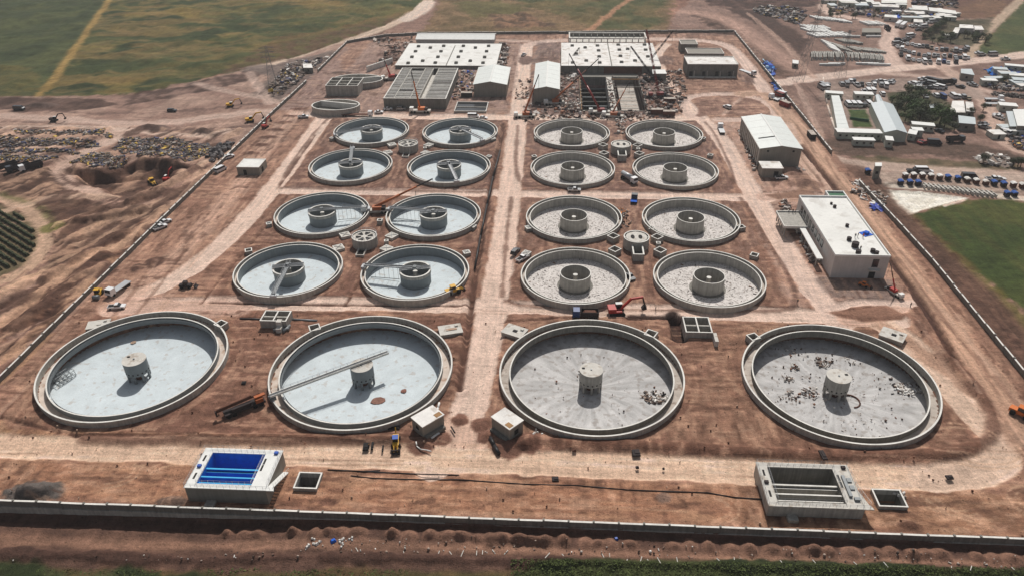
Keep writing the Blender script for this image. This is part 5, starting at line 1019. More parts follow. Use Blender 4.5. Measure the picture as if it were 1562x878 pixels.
for fl, fr, br_, bl, hh, rf, wl, lb in HS:
    q = [at(*p, hh) for p in (fl, fr, br_, bl)]; o = q[0]; t = empty('house', (o.x, o.y, 0), 0, lb, 'house'); P_ = [(v.x-o.x, v.y-o.y) for v in q]
    MB().prism(P_, -.5, hh).build('wall', M[wl], t); c = np.mean(P_, 0); MB().prism([(c[0]+(p[0]-c[0])*1.03, c[1]+(p[1]-c[1])*1.05) for p in P_], hh, hh+.2).build('roof', M[rf], t)
    e = Vector((P_[1][0]-P_[0][0], P_[1][1]-P_[0][1])); L_ = e.length; an = math.atan2(e.y, e.x); n = max(1, int(L_/5))
    for k in range(n): MB().box((e.x*(k+.5)/n, e.y*(k+.5)/n, hh*.5), (1.1, .16, 1.1), rz=an).build('window', M['dark'], t)
# ------------------------------------------------------------------ vehicles
def car_mesh(kind, paint):
    u = MB(); L_, W_ = {'sedan': (4.5, 1.8), 'pickup': (5.3, 1.9), 'van': (5.6, 2.1), 'suv': (4.7, 1.9)}[kind]; x = L_/2; w_ = W_/2
    if kind == 'sedan': body = [(-x, .35), (x, .35), (x, .75), (x-.9, .95), (-x+.2, 1.0), (-x, .8)]; cab = [(-x+.6, .97), (x-1.3, .95), (x-2.0, 1.45), (-x+1.3, 1.45)]; roof = (-x+1.35, x-2.05, 1.47)
    elif kind == 'suv': body = [(-x, .4), (x, .4), (x, .95), (x-1.1, 1.1), (-x, 1.1)]; cab = [(-x+.05, 1.1), (x-1.2, 1.1), (x-1.8, 1.7), (-x+.25, 1.7)]; roof = (-x+.3, x-1.85, 1.73)
    elif kind == 'pickup': body = [(-x, .45), (x, .45), (x, .95), (x-1.2, 1.08), (-x, 1.08)]; cab = [(-.6, 1.08), (x-1.3, 1.08), (x-2.0, 1.7), (-.45, 1.7)]; roof = (-.4, x-2.05, 1.73)
    else: body = [(-x, .4), (x, .4), (x, 1.1), (x-.6, 1.4), (-x, 1.4)]; cab = [(-x, 1.4), (x-.6, 1.4), (x-1.2, 2.2), (-x, 2.2)]; roof = (-x, x-1.25, 2.24)
    u.profile(body, -w_, w_); parts = {'body': u}
    g = MB(); g.profile(cab, -w_+.12, w_-.12); parts['windows'] = g
    r = MB(); r.span(roof[0], roof[1], -w_+.14, w_-.14, roof[2]-.04, roof[2]+.03); parts['roof'] = r
    if kind == 'pickup': b_ = MB(); b_.span(-x+.15, -.75, -w_+.15, w_-.15, 1.081, 1.10); parts['load_bed'] = b_
    wheels = []
    for sx in (-x+.85, x-.85):
        for s in (-1, 1): q = MB(); q.tube((sx, s*(w_-.2), .34), (sx, s*(w_+.02), .34), .35, 12); wheels.append(q)
    return parts, wheels
def merge(items):
    u = MB()
    for mb, mi in items:
        o = len(u.v); u.v += mb.v; u.f += [tuple(i+o for i in f) for f in mb.f]; u.m += [mi]*len(mb.f); u.c += [None]*len(mb.f); u.sm += [False]*len(mb.f)
    return u
SMALL = {}
def small_car(kind, paint):
    if (kind, paint) not in SMALL:
        p, wh_ = car_mesh(kind, paint); SMALL[kind, paint] = merge([(p['body'], 0), (p['roof'], 0), (p['windows'], 1)]+[(q, 2) for q in wh_]+([(p['load_bed'], 2)] if 'load_bed' in p else [])).mesh('car', [M[paint], M['glass'], M['tyre']])
    return SMALL[kind, paint]
def near_car(kind, paint, px, py, rz, lb, cat='car', z=None):
    q = at(px, py); t = empty(kind if kind in ('van',) else ('pickup_truck' if kind == 'pickup' else 'car'), (q.x, q.y, ground_z(q.x, q.y) if z is None else z), rz, lb, cat)
    p, wh_ = car_mesh(kind, paint); p['body'].build('body', M[paint], t); p['windows'].build('windows', M['glass'], t); p['roof'].build('roof', M[paint], t)
    if 'load_bed' in p: p['load_bed'].build('load_bed', M['dark'], t)
    for q in wh_: q.build('wheel', M['tyre'], t)
    return t
near_car('pickup', 'carw', 178, 467, .18, 'white pickup parked by the cross road end, nearest the front left tank', 'pickup')
near_car('sedan', 'carw', 253, 340, .95, 'rear one of two white cars parked along the left wall'); near_car('pickup', 'carw', 245, 349, .95, 'front one of two white cars parked along the left wall', 'pickup')
near_car('suv', 'carw', 350, 241, .95, 'white car by the left wall above the white van'); near_car('van', 'carw', 337, 261, 1.15, 'white van by the left wall opposite the flat-roofed hut', 'van')
near_car('pickup', 'carw', 463, 180, .15, 'white pickup at the far left road corner', 'pickup'); near_car('pickup', 'cars', 876, 291, 0, 'silver pickup on the middle cross road', 'pickup')
near_car('suv', 'card', 786, 386, 1.2, 'dark car left of the nearest right-hand tanks'); near_car('pickup', 'carw', 797, 396, .9, 'white pickup beside the dark car and tank rim', 'pickup')
near_car('sedan', 'card', 961, 424, -1.1, 'dark car squeezed against the tank rim above the red excavator'); near_car('suv', 'carw', 1109, 165, 2.2, 'lone white car driving across the bare oval plot')
near_car('pickup', 'carw', 1192, 273, .1, 'white pickup parked in front of the annex hut', 'pickup'); near_car('sedan', 'carw', 578, 172, .1, 'white car left of the beam-covered tank front'); near_car('sedan', 'carw', 592, 168, .2, 'two-tone white car in front of the beam-covered tank')
near_car('suv', 'cars', 612, 168, .1, 'silver car in front of the beam-covered tank'); near_car('van', 'carw', 722, 178, 0, 'white van on the road behind the second far tank', 'van'); near_car('sedan', 'carw', 737, 180, -.1, 'white car next to the van behind the second far tank')
near_car('pickup', 'carw', 799, 84, 1.2, 'pickup parked by the top end of the central road', 'pickup'); near_car('suv', 'card', 263, 171, .1, 'dark car alone on the far left haul road'); near_car('van', 'card', 30, 168, 0, 'dark van alone at the far left edge', 'van')
near_car('suv', 'carr', 205+8, 999-820, 0, 'red car on the far left haul road') if 0 else None
# trucks
def truck(px, py, rz, lb, cab='carw', bed='steel', kind='dump', L_=8, load=None, cat='truck', name='truck', z=None):
    q = at(px, py); t = empty(name, (q.x, q.y, ground_z(q.x, q.y) if z is None else z), rz, lb, cat); x = L_/2
    MB().span(-x, x, -.6, .6, .6, .95).build('chassis', M['darkst'], t)
    u = MB(); u.profile([(x-2.2, .7), (x, .7), (x, 1.8), (x-.25, 2.9), (x-2.2, 2.9)], -1.2, 1.2); o = u.build('cab', M[cab], t); g = MB(); g.profile([(x-.03, 1.75), (x+.03, 1.8), (x-.18, 2.75), (x-.28, 2.75)], -1.05, 1.05); g.build('windscreen', M['glass'], o)
    if kind == 'dump':
        u = MB(); u.span(-x, x-2.5, -1.25, 1.25, 1.0, 1.25); u.span(-x, x-2.5, -1.25, -1.1, 1.25, 2.6); u.span(-x, x-2.5, 1.1, 1.25, 1.25, 2.6); u.span(-x, -x+.15, -1.1, 1.1, 1.25, 2.5); u.span(x-2.65, x-2.5, -1.1, 1.1, 1.25, 2.9); u.build('tipper_body', M[bed], t)
        if load: MB().box(((-x+x-2.6)/2, 0, 1.8), (L_-2.9, 2.1, 1.1), taper=.6).build('load', M[load], t)
    elif kind == 'flat': MB().span(-x, x-2.5, -1.25, 1.25, .95, 1.2).build('flatbed', M[bed], t)
    elif kind == 'mixer': MB().tube((-x+.2, 0, 2.3), (x-2.6, 0, 1.9), .9, 12, 1.25).build('mixer_drum', M[bed], t)
    elif kind == 'bus': MB().span(-x, x-1.9, -1.25, 1.25, .7, 3.0).build('bus_body', M[cab], t); MB().span(-x+.3, x-2.1, -1.28, 1.28, 1.7, 2.5).build('side_windows', M['glass'], t)
    for sx in (x-1.2, -x+1.0, -x+2.3):
        for s in (-1, 1): MB().tube((sx, s*.8, .5), (sx, s*1.22, .5), .5, 12).build('wheel', M['tyre'], t)
    return t
truck(893, 482, math.pi, 'dump truck with blue cab and brown open bed behind the grey-floored large tank', 'carb', 'darkst', load='rust')
truck(182, 443, 4.45, 'white flatbed truck beside the yellow roller at the left wall', 'carw', 'steel_l', 'flat', 9)
truck(50, 262, 4.0, 'right dump truck with white cab in the row by the scrapyard', 'carw', 'darkst', L_=9.5); truck(30, 262, 4.0, 'middle dark dump truck in the row by the scrapyard', 'card', 'darkst', L_=9.5); truck(11, 262, 4.0, 'left dark red dump truck in the row by the scrapyard', 'carr', 'darkst', L_=9.5)
truck(959, 276, -.95, 'concrete mixer truck between the third row right tanks', 'carw', 'steel_l', 'mixer', 9); truck(1100, 199, 1.55, 'white truck on the inner right road near the hall', 'carw', 'steel_l', 'flat', 9)
truck(958, 231+4, 1.4, 'small grey truck between the far right tanks', 'cars', 'steel', 'flat', 6) if 0 else None
truck(545, 176, 0, 'long truck loaded with brown steel in front of the oval basin', 'carw', 'rust', 'flat', 16); truck(1140, 112, -1.0, 'white lorry by the buttressed grey building', 'carw', 'steel_l', 'flat', 12)
truck(967, 336-28, 1.4, 'small truck on the lane between second row right tanks', 'card', 'tarp', 'flat', 5); truck(1370, 40, 1.0, 'left bus at the top road junction', 'carw', kind='bus', L_=12, cat='bus', name='bus'); truck(1377, 42, 1.0, 'right bus at the top road junction', 'carw', kind='bus', L_=12, cat='bus', name='bus')
truck(1353, 46, 1.5, 'dark truck left of the buses at the top junction', 'card', 'darkst', L_=8); truck(1445, 129, .2, 'dark truck parked at the back of the village square', 'card', 'darkst', L_=9); truck(1515, 154, 0, 'upper white lorry by the village lane', 'carw', 'steel_l', 'flat', 9); truck(1516, 161, 0, 'lower white lorry by the village lane', 'carw', 'steel_l', 'flat', 9)
truck(1456, 217, .1, 'boxy dark trailer truck on the bare ground below the camp', 'card', 'darkst', L_=8); truck(1181, 152, 2.1, 'small lorry inside the right wall opposite the oval plot', 'carw', 'steel_l', 'flat', 7)
# excavators and loaders
def excavator(px, py, rz, lb, paint='red', boom=None, s=1., z=None, cabm='glass'):
    q = at(px, py); t = empty('excavator', (q.x, q.y, ground_z(q.x, q.y) if z is None else z), rz, lb, 'excavator'); t.scale = (s, s, s)
    for y in (-1.15, 1.15):
        u = MB(); u.profile([(-2.1, .25), (-1.7, 0), (1.7, 0), (2.1, .25), (2.1, .6), (1.7, .9), (-1.7, .9), (-2.1, .6)], y-.3, y+.3); u.build('track', M['tyre'], t)
    MB().span(-1.2, 1.2, -.9, .9, .4, 1.0).build('undercarriage', M['darkst'], t); h_ = MB(); h_.span(-2.4, 1.2, -1.3, 1.3, 1.05, 1.5); h_.span(-2.5, -.4, -1.3, 1.3, 1.5, 2.3); h_.build('upper_body', M[paint], t)
    o = MB().span(-.3, 1.4, .35, 1.3, 1.5, 2.75).build('cab', M['glass'], t); MB().span(-.35, 1.45, .3, 1.35, 2.75, 2.9).build('cab_roof', M[cabm] if cabm != 'glass' else M['white'], o)
    B = boom or [(1.0, 1.6), (3.6, 4.6), (6.6, 5.0), (7.4, 2.4)]
    for (xa, za), (xb, zb), nm, w_ in ((B[0], B[1], 'boom', .5), (B[1], B[2], 'boom_arm', .45), (B[2], B[3], 'stick', .35)):
        L_ = math.hypot(xb-xa, zb-za); MB().box(((xa+xb)/2, 0, (za+zb)/2), (L_+.3, w_, w_*1.2), ry=-math.atan2(zb-za, xb-xa)).build(nm, M[paint] if nm != 'stick' else M['darkst'], t)
    xa, za = B[3]; u = MB(); u.profile([(xa-.2, za), (xa+.4, za-.2), (xa+.5, za-1.0), (xa-.4, za-1.3), (xa-.9, za-.9)], -.6, .6); u.build('bucket', M['darkst'], t)
    return t
excavator(941, 476, .12, 'red excavator with raised arm digging the trench behind the large tanks', 'red', s=1.15)
excavator(253, 266, 1.5, 'red excavator in the dug hollow left of the wall', 'red', s=.8); excavator(405, 195, 1.4, 'small red excavator beside the left wall at the top', 'red', s=.8); excavator(386, 186, 2.8, 'yellow excavator outside the left wall', 'yellow', s=.8) if 0 else None
excavator(352, 164, .2, 'yellow excavator on the far left haul road', 'yellow', s=.8); excavator(83, 185, .1, 'dark excavator standing on the far left haul road', 'darkst', s=.8); excavator(382, 186, .3, 'pale yellow excavator just outside the left wall', 'yellow', s=.9)
excavator(1390, 700-520, 0, '', 'red') if 0 else None
def loader(px, py, rz, lb, paint='yellow', name='wheel_loader', back=False, cat='loader', s=1.):
    q = at(px, py); t = empty(name, (q.x, q.y, ground_z(q.x, q.y)), rz, lb, cat); t.scale = (s, s, s)
    u = MB(); u.profile([(-3, .7), (1.6, .7), (1.6, 1.5), (-.6, 1.7), (-3, 1.6)], -.9, .9); u.build('body', M[paint], t); o = MB().span(-1.2, .4, -.75, .75, 1.6, 2.7).build('cab', M['glass'], t); MB().span(-1.3, .5, -.85, .85, 2.7, 2.85).build('cab_roof', M['blue'] if back else M[paint], o)
    for y in (-.5, .5): MB().box((2.4, y, 1.1), (2.4, .2, .25), ry=.3).build('lift_arm', M[paint], t)
    u = MB(); u.profile([(3.2, .2), (4.2, .1), (4.0, .4), (3.5, .5), (3.4, 1.2), (3.1, 1.2)], -1.3, 1.3); u.build('bucket', M['darkst'], t)
    for x in (-1.9, 1.2):
        for y in (-1.1, 1.1): MB().tube((x, y-.25, .7), (x, y+.25, .7), .7, 12).build('wheel', M['tyre'], t)
    if back: MB().box((-3.6, 0, 2.0), (2.4, .3, .3), ry=.9).build('back_boom', M[paint], t); MB().box((-4.0, 0, 1.0), (.3, .3, 2.0)).build('back_stick', M[paint], t)
    return t
loader(604, 677, -1.4, 'yellow backhoe loader with blue roof in front of the bridged tank', back=True, cat='backhoe', s=.85); loader(693, 446, .5, 'yellow wheel loader beside the second nearest small tank'); loader(1318, 437, -.6, 'small orange loader at the foot of the office building', 'orange', s=.6)
loader(229, 266, -.8, 'pale yellow loader beside the red excavator in the hollow'); loader(1558, 634, -.8, 'orange loader with glass roof at the right edge by the wall', 'orange')
q = at(150, 452); t = empty('road_roller', (q.x, q.y, 0), -1.4, 'yellow road roller beside the white flatbed truck at the left wall', 'roller')
MB().tube((1.6, -1, .75), (1.6, 1, .75), .75, 20).build('drum', M['steel'], t); u = MB(); u.profile([(-2.6, .6), (.4, .6), (.4, 1.4), (-2.6, 1.6)], -.85, .85); u.build('body', M['yellow'], t); MB().span(-.9, .4, -.7, .7, 1.5, 2.6).build('cab', M['glass'], t); MB().span(-1, .5, -.8, .8, 2.6, 2.75).build('cab_roof', M['yellow'], t)
for y in (-.9, .9): MB().tube((-1.7, y-.25, .7), (-1.7, y+.25, .7), .7, 12).build('wheel', M['tyre'], t)
# cranes
def crane(base, tip, Yo, lb, col_='orange', lattice=False, jib=None, rz=0, stow=False, base_z=None, r=.32):
    q = at(*base); z0 = 2.0; T = at_y(*tip, q.y+Yo); t = empty('mobile_crane', (q.x, q.y, ground_z(q.x, q.y)), 0, lb, 'crane', None)
    g = empty('carrier', (0, 0, 0), rz); g.parent = t; bpy.data.objects.remove(g)
    c, s = math.cos(rz), math.sin(rz)
    MB().box((0, 0, 1.1), (11, 2.6, .9), rz=rz).build('carrier', M['darkst' if lattice else 'conc_l'], t); MB().box((-4.3*c, -4.3*s, 2.1), (1.9, 2.5, 1.6), rz=rz).build('cab', M['white'] if not lattice else M[col_], t)
    MB().box((.8*c, .8*s, 2.2), (3.6, 2.4, 1.5), rz=rz).build('turntable', M[col_], t); MB().box((3.2*c, 3.2*s, 2.0), (1.6, 2.5, 1.4), rz=rz).build('counterweight', M['darkst'], t)
    for k in (-4.2, -2.6, 2.6, 4.2):
        for y in (-1.2, 1.2): MB().tube((k*c-y*s, k*s+y*c, .6), (k*c-y*1.2*s, k*s+y*1.2*c, .6), .6, 10).build('wheel', M['tyre'], t)
    A = Vector((0, 0, 2.6)); B = Vector((T.x-q.x, T.y-q.y, T.z)); d = B-A; L_ = d.length; dn = d.normalized()
    if lattice:
        u = MB(); sd_ = dn.cross(Vector((0, 0, 1))).normalized()*.75; vp = sd_.cross(dn).normalized()*.75; n = max(6, int(L_/3))
        cs = [sd_+vp, sd_-vp, -sd_-vp, -sd_+vp]
        for e in cs: u.tube(A+e*.6, B+e*.3, .13, 4)
        for k in range(n):
            P_ = A.lerp(B, k/n); Q_ = A.lerp(B, (k+1)/n)
            for i in range(4): f = .6-.3*k/n; u.tube(P_+cs[i]*f, Q_+cs[(i+1) % 4]*f, .07, 3)
        u.build('lattice_boom', M[col_], t)
        if jib:
            J = at_y(*jib, q.y+Yo); u = MB(); J = Vector((J.x-q.x, J.y-q.y, J.z)); u.tube(B, J, .3, 4, .15); u.build('jib', M['darkst'], t)
    else:
        m1, m2 = A.lerp(B, .42), A.lerp(B, .72); o = MB().tube(A, m1, r*1.5, 6).build('boom', M[col_], t)
        MB().tube(m1, m2, r*1.1, 6).build('boom_section', M[col_] if R_.random() < .5 else M['rust'], o); MB().tube(m2, B, r*.75, 6).build('boom_section', M['darkst'], o)
    MB().tube(B, B-Vector((0, 0, min(8, B.z*.4))), .06, 4).build('hoist_rope', M['darkst'], t)
    return t
crane((641, 172), (627, 108), 3, 'mobile crane with orange boom standing in front of the beam-covered tank', 'orange', rz=0)
crane((596, 122), (586, 92), 2, 'small mobile crane with red boom left of the beam-covered tank', 'red', rz=.4)
crane((800, 178), (822, 112), 4, 'mobile crane with dark boom leaning over the long narrow hall', 'crane_o', rz=.1)
crane((845, 160), (913, 90), 18, 'mobile crane with long orange boom reaching over the white slab roof', 'crane_o', rz=.2, r=.34)
crane((914, 174), (868, 82), 14, 'mobile crane with crimson boom leaning left over the excavated basin', 'carr', rz=.1, r=.36)
crane((934, 178), (961, 122), 8, 'mobile crane with thin orange boom over the light cell of the basin', 'crane_o', rz=-.2, r=.26)
crane((1004, 149), (986, 45), 12, 'tall dark red lattice crane right of the excavated basin', 'carr', True, rz=.1)
crane((987, 104), (1027, 47), 10, 'dark lattice crane leaning right beside the white slab roof', 'darkst', True, rz=.3)
crane((995, 124), (962, 71), 10, 'dark lattice crane leaning left across the white slab roof', 'darkst', True, rz=.2)
crane((573, 325), (660, 273), 10, 'crawler crane with dark orange boom between the second row left tanks', 'crane_o', rz=.1, r=.36)
t = crane((1364, 446), (1356, 370), 3, 'small red mobile crane at the corner of the office building', 'red', rz=2.0, r=.25); t.scale = (.62, .62, .62)
crane((870, 98), (884, 73), 6, 'small dark crane on the left part of the white slab roof', 'darkst', True, rz=.2)
# stowed crane truck beside the bridged tank
q0, q1 = at(350, 632), at(412, 605); d = q1-q0; an = math.atan2(d.y, d.x)-.06; t = empty('crane_truck', ((q0.x+q1.x)/2-.6, (q0.y+q1.y)/2-1.3, 0), an, 'rust red crane truck with folded boom touching the left side of the bridged tank', 'crane')
MB().span(-5.5, 5, -1.25, 1.25, .7, 1.3).build('chassis', M['darkst'], t); MB().span(2.6, 4.6, -1.25, .2, 1.3, 2.4).build('cab', M['crane_o'], t); MB().span(-3.6, 1.5, -1.0, 0, 1.3, 2.2).build('engine_deck', M['darkst'], t)
MB().box((-1.4, .6, 2.5), (11.5, .5, .6), ry=-.05).build('boom', M['rust'], t); MB().box((-2.4, .6, 2.9), (9, .4, .35), ry=-.05).build('boom_section', M['rust'], t); MB().span(-7.4, -7.0, .2, 1.0, .9, 2.4).build('hook_block', M['darkst'], t); MB().box((4, -.2, 2.75), (2.8, 1.0, .35)).build('counterweight', M['crane_o'], t)
for x in (-4.6, -3.2, 2.2, 3.9):
    for y in (-1.1, 1.1): MB().tube((x, y-.2, .6), (x, y+.2, .6), .6, 12).build('wheel', M['tyre'], t)
# generator / trench machine at left road end
loader(286, 438, .1, 'dark tracked trencher at the left end of the cross road', 'darkst', name='trencher', cat='trencher', s=.8)
# ------------------------------------------------------------------ people: one continuous skinned body
def person_mesh(top):
    me = bpy.data.meshes.new('person'); V = [(0, 0, .95), (0, 0, 1.2), (0, 0, 1.42), (0, 0, 1.52), (0, .02, 1.66), (.1, 0, .9), (.13, .03, .5), (.14, -.02, .06), (.14, .12, .03), (-.1, 0, .9), (-.14, -.06, .5), (-.15, -.14, .07), (-.15, -.02, .03), (.2, 0, 1.4), (.27, .03, 1.12), (.28, .14, .9), (-.2, 0, 1.4), (-.28, -.02, 1.12), (-.3, .08, .88), (0, .02, 1.76)]
    E_ = [(0, 1), (1, 2), (2, 3), (3, 4), (0, 5), (5, 6), (6, 7), (7, 8), (0, 9), (9, 10), (10, 11), (11, 12), (2, 13), (13, 14), (14, 15), (2, 16), (16, 17), (17, 18), (4, 19)]
    rr = [.15, .14, .17, .06, .1, .1, .075, .05, .05, .1, .075, .05, .05, .07, .05, .04, .07, .05, .04, .07]
    me.from_pydata(V, E_, []); o = bpy.data.objects.new('tmp', me); col.objects.link(o); m = o.modifiers.new('s', 'SKIN')
    for v, r in zip(me.skin_vertices[0].data, rr): v.radius = (r, r*.85)
    me.skin_vertices[0].data[0].use_root = True; o.modifiers.new('u', 'SUBSURF').levels = 1
    dg = bpy.context.evaluated_depsgraph_get(); out = bpy.data.meshes.new_from_object(o.evaluated_get(dg)); bpy.data.objects.remove(o)
    out.materials.clear()
    for x in (M['skin'], M[top], M['cloth'], M['yellow']): out.materials.append(x)
    for p in out.polygons: z = p.center.z; p.material_index = 3 if z > 1.68 else (0 if z > 1.47 else (1 if z > .93 else 2))
    return out
if True:
    PMs = {}
    for k, (px, py, z, tp, lb) in enumerate(((980, 482-9, 0, 'cloth', 'worker in dark clothes nearest the excavator bucket by the trench'), (1000, 472, 0, 'cloth', 'worker in dark clothes standing on the road right of the excavator'),
            (1304, 363, 8.1, 'cloth', 'left worker of the pair standing on the office roof'), (1308, 362, 8.1, 'cloth', 'right worker of the pair standing on the office roof'), (1316, 363, 8.1, 'vest', 'worker beside the blue tarpaulin on the office roof'), (1312, 382, 8.1, 'cloth', 'worker beside the dark roof vents of the office'),
            (1203, 324, 3.6, 'cloth', 'left worker on the office terrace'), (1209, 325, 3.6, 'cloth', 'middle worker on the office terrace'), (1213, 325, 3.6, 'cloth', 'right worker on the office terrace'), (1216, 463, 0, 'cloth', 'worker at the road corner below the office building'),
            (1389, 466, 0, 'cloth', 'worker in dark clothes on the road right of the red crane'), (634, 295, 0, 'cloth', 'worker on the middle cross road between the left tanks'), (1456, 548, 0, 'carb', 'worker in blue at the lower end of the long trench'), (563, 686-4, 0, 'cloth', 'worker beside the dark sheets in front of the bridged tank'))):
        q = at(px, py, z)
        if tp not in PMs: PMs[tp] = person_mesh(tp)
        inst(PMs[tp], 'person', (q.x, q.y, z if z else ground_z(q.x, q.y)), k*1.3, s=(1.05,)*3, label=lb, cat='person')
# ------------------------------------------------------------------ parked cars too small to show parts
def cars(lst, ox, oy, s, rz, grp, where, jit=.15):
    for e in lst:
        x, y = e[:2]; p = e[2] if len(e) > 2 else ('carw' if R_.random() < .75 else 'cars'); kd = e[3] if len(e) > 3 else R_.choice(['sedan', 'sedan', 'suv', 'pickup', 'van'])
        q = at(ox+x/s, oy+y/s); nm = {'carw': 'white', 'cars': 'silver', 'card': 'dark', 'carb': 'blue', 'carr': 'red', 'cart': 'beige'}[p]
        inst(small_car(kd, p), 'parked_car', (q.x, q.y, ground_z(q.x, q.y)+.02), rz+R_.uniform(-jit, jit), s=(1.12,)*3, label='%s %s %s' % (nm, {'sedan': 'saloon car', 'suv': 'tall car', 'pickup': 'pickup', 'van': 'van'}[kd], where), cat='car', group=grp)
D, B_ = 'card', 'carb'
cars([(280, 465), (330, 468), (362, 480), (395, 487), (440, 490), (482, 492, D), (530, 505, 'cart'), (580, 518), (635, 522), (680, 522, D), (740, 528, 'cart'), (775, 535), (820, 540, 'cars'), (870, 530, D), (890, 515)], 1342, 0, 6.755, 1.3, 'cars in the upper long row', 'in the upper long parked row below the walled garden')
cars([(180, 490), (225, 515), (260, 530), (300, 545), (345, 560), (400, 570, D), (455, 585), (495, 595), (555, 583), (595, 585), (660, 590), (720, 585, D), (775, 590), (820, 600, D), (865, 605), (900, 605)], 1342, 0, 6.755, 1.3, 'cars in the middle long row', 'in the middle long parked row above the junction road')
cars([(215, 575, D), (285, 615), (340, 628), (395, 638), (452, 648), (512, 652), (600, 650), (655, 645, B_), (700, 655), (780, 645, D)], 1342, 0, 6.755, 1.3, 'cars in the lower long row', 'in the lower long parked row by the junction road')
cars([(190, 420, D), (170, 465, 'cars'), (205, 460), (280, 410), (260, 430, D), (330, 370), (310, 385), (330, 280), (365, 290), (420, 280), (400, 320, D), (455, 290), (540, 235), (505, 245), (575, 232)], 1342, 0, 6.755, .2, 'cars left of the far garden', 'on the slope left of the far walled garden')
cars([(1015, 555), (1045, 575, 'cars'), (1165, 575, 'cars'), (1290, 620)], 1342, 0, 6.755, .1, 'cars by the right junction road', 'beside the road leading off to the right')
cars([(345, 160, 'cars'), (405, 165, 'cars'), (455, 125), (490, 120, D), (530, 170), (592, 165, D), (672, 165), (740, 165), (825, 170), (882, 180), (740, 145, D)], 1240, 110, 7.98, 1.5, 'cars in the front rank behind the camp', 'in the front parked rank behind the camp')
cars([(815, 130), (860, 130), (905, 135), (940, 135), (1210, 150), (1250, 165), (1230, 140), (960, 120, 'cars'), (110, 180), (150, 200), (160, 170), (105, 205, 'cars'), (1270, 190)], 1240, 110, 7.98, 1.9, 'cars in the back rank behind the camp', 'in the back parked rank by the camp road')
cars([(420, 412, 'carw', 'van'), (485, 412, 'carw', 'van'), (550, 414, 'carw', 'van'), (672, 408, 'carw', 'van')], 1240, 110, 7.98, 1.57, 'white minibuses at the lawn', 'in the rank at the back edge of the camp lawn', .03)
cars([(612, 420, D, 'suv')], 1240, 110, 7.98, 1.57, None, 'between the white minibuses at the camp lawn')
cars([(620, 250), (665, 250), (720, 250), (840, 280)], 1240, 110, 7.98, 1.57, 'cars behind the camp cabin', 'just behind the white-roofed camp cabin')
cars([(10, 280), (40, 290), (70, 280), (100, 330), (60, 330), (155, 260, 'cars'), (190, 250, D), (130, 240), (200, 290, 'cars'), (250, 290, 'cart'), (185, 330, D), (245, 330), (298, 330), (345, 330, D), (165, 285, D), (270, 270, D)], 1390, 90, 7.31, 2.4, 'cars in the village square', 'crowded in the village square above the orchard')
cars([(460, 430), (515, 432), (572, 432), (630, 450, 'cart'), (270, 420), (340, 435, B_), (155, 430)], 1390, 90, 7.31, 1.5, 'cars behind the village houses', 'lined up behind the village houses')
cars([(690, 305), (665, 290, 'cars'), (545, 325, D), (840, 290, 'cars'), (630, 180), (630, 235)], 1390, 90, 7.31, 2.3, 'cars at the road fork', 'standing near the road fork by the pale hut')
cars([(960, 640, 'carw', 'sedan'), (965, 665, 'carw', 'pickup'), (510, 765), (310, 815, D), (810, 780, 'cars'), (1030, 840), (800, 740, 'cars')], 1390, 90, 7.31, 2.1, 'cars along the village lane', 'along the village lane below the houses')
cars([(520, 390, D), (595, 388), (640, 390), (1040, 450, D), (1265, 468), (1325, 468), (710, 125, D)], 1310, 200, 6.2, -.1, 'cars by the blue cabins', 'behind the row of small blue and white cabins')
cars([(600, 115, 'carr'), (620, 122, 'carr')], 1310, 200, 6.2, .4, 'red cars below the camp', 'on the bare bank below the camp')
cars([(175, 335, 'cars'), (150, 345)], 1180, 140, 7.5, .3, None, 'near the right wall') if 0 else None
cars([(90, 108, 'carw'), (60, 55, 'carr'), (80, 42)], 1180, 140, 7.54, 2.2, 'cars inside the right wall', 'inside the right wall opposite the oval plot')
cars([(140, 25), (205, 80)], 1130, 210, 7.54, 1.0, None, 'x') if 0 else None
# small market cabins / site toilets with blue or white covers
BC = MB(); BC.span(-.9, .9, -.9, .9, 0, 1.8); BC.cm = 1; BC.profile([(-1.15, 1.7), (1.15, 1.7), (.6, 2.15), (-.6, 2.15)], -1.1, 1.1); bw = BC.mesh('booth', [M['rust'], M['roofw2']]); bb = BC.mesh('booth', [M['darkst'], M['booth_blue']])
for lst, m_, nm, row in (([(390, 505), (478, 510), (555, 515)], bb, 'blue', 'at the left end of the crate line'), ([(1395, 615), (1465, 612)], bb, 'blue', 'at the right end of the crate line'), ([(838, 460), (930, 472)], bb, 'blue', 'in the middle of the booth row'), ([(1275, 510), (1365, 522)], bb, 'blue', 'towards the right of the booth row'), ([(80, 400)], bb, 'blue', 'alone by the raised white cabin'),
                     ([(435, 445), (515, 445), (597, 445), (678, 450), (760, 455)], bw, 'white', 'in the left run of the booth row'), ([(1020, 485), (1105, 497), (1195, 508)], bw, 'white', 'in the right run of the booth row'), ([(1455, 528), (1540, 535)], bw, 'white', 'at the far right of the booth row')):
    for x, y in lst: q = at(1310+x/6.2, 200+y/6.2); inst(m_, 'booth', (q.x, q.y, ground_z(q.x, q.y)), .05, label='small %s booth %s by the lime pad' % (nm, row), cat='booth', group='%s booths %s' % (nm, row))
CF = MB(); CF.span(-.8, -.5, -2.2, 2.2, 0, 1.3); CF.span(.5, .8, -2.2, 2.2, 0, 1.3); CF.span(-.5, .5, -.2, .2, 0, 1.2); cf = CF.mesh('frame', [M['conc_l']])
for k in range(15):
    q = at(1409+k*7.4, 286+k*.9); inst(cf, 'concrete_frame', (q.x, q.y, ground_z(q.x, q.y)), .1, label='small U-shaped concrete frame in the long line above the lime pad', cat='frame', group='concrete frames lined up above the lime pad')
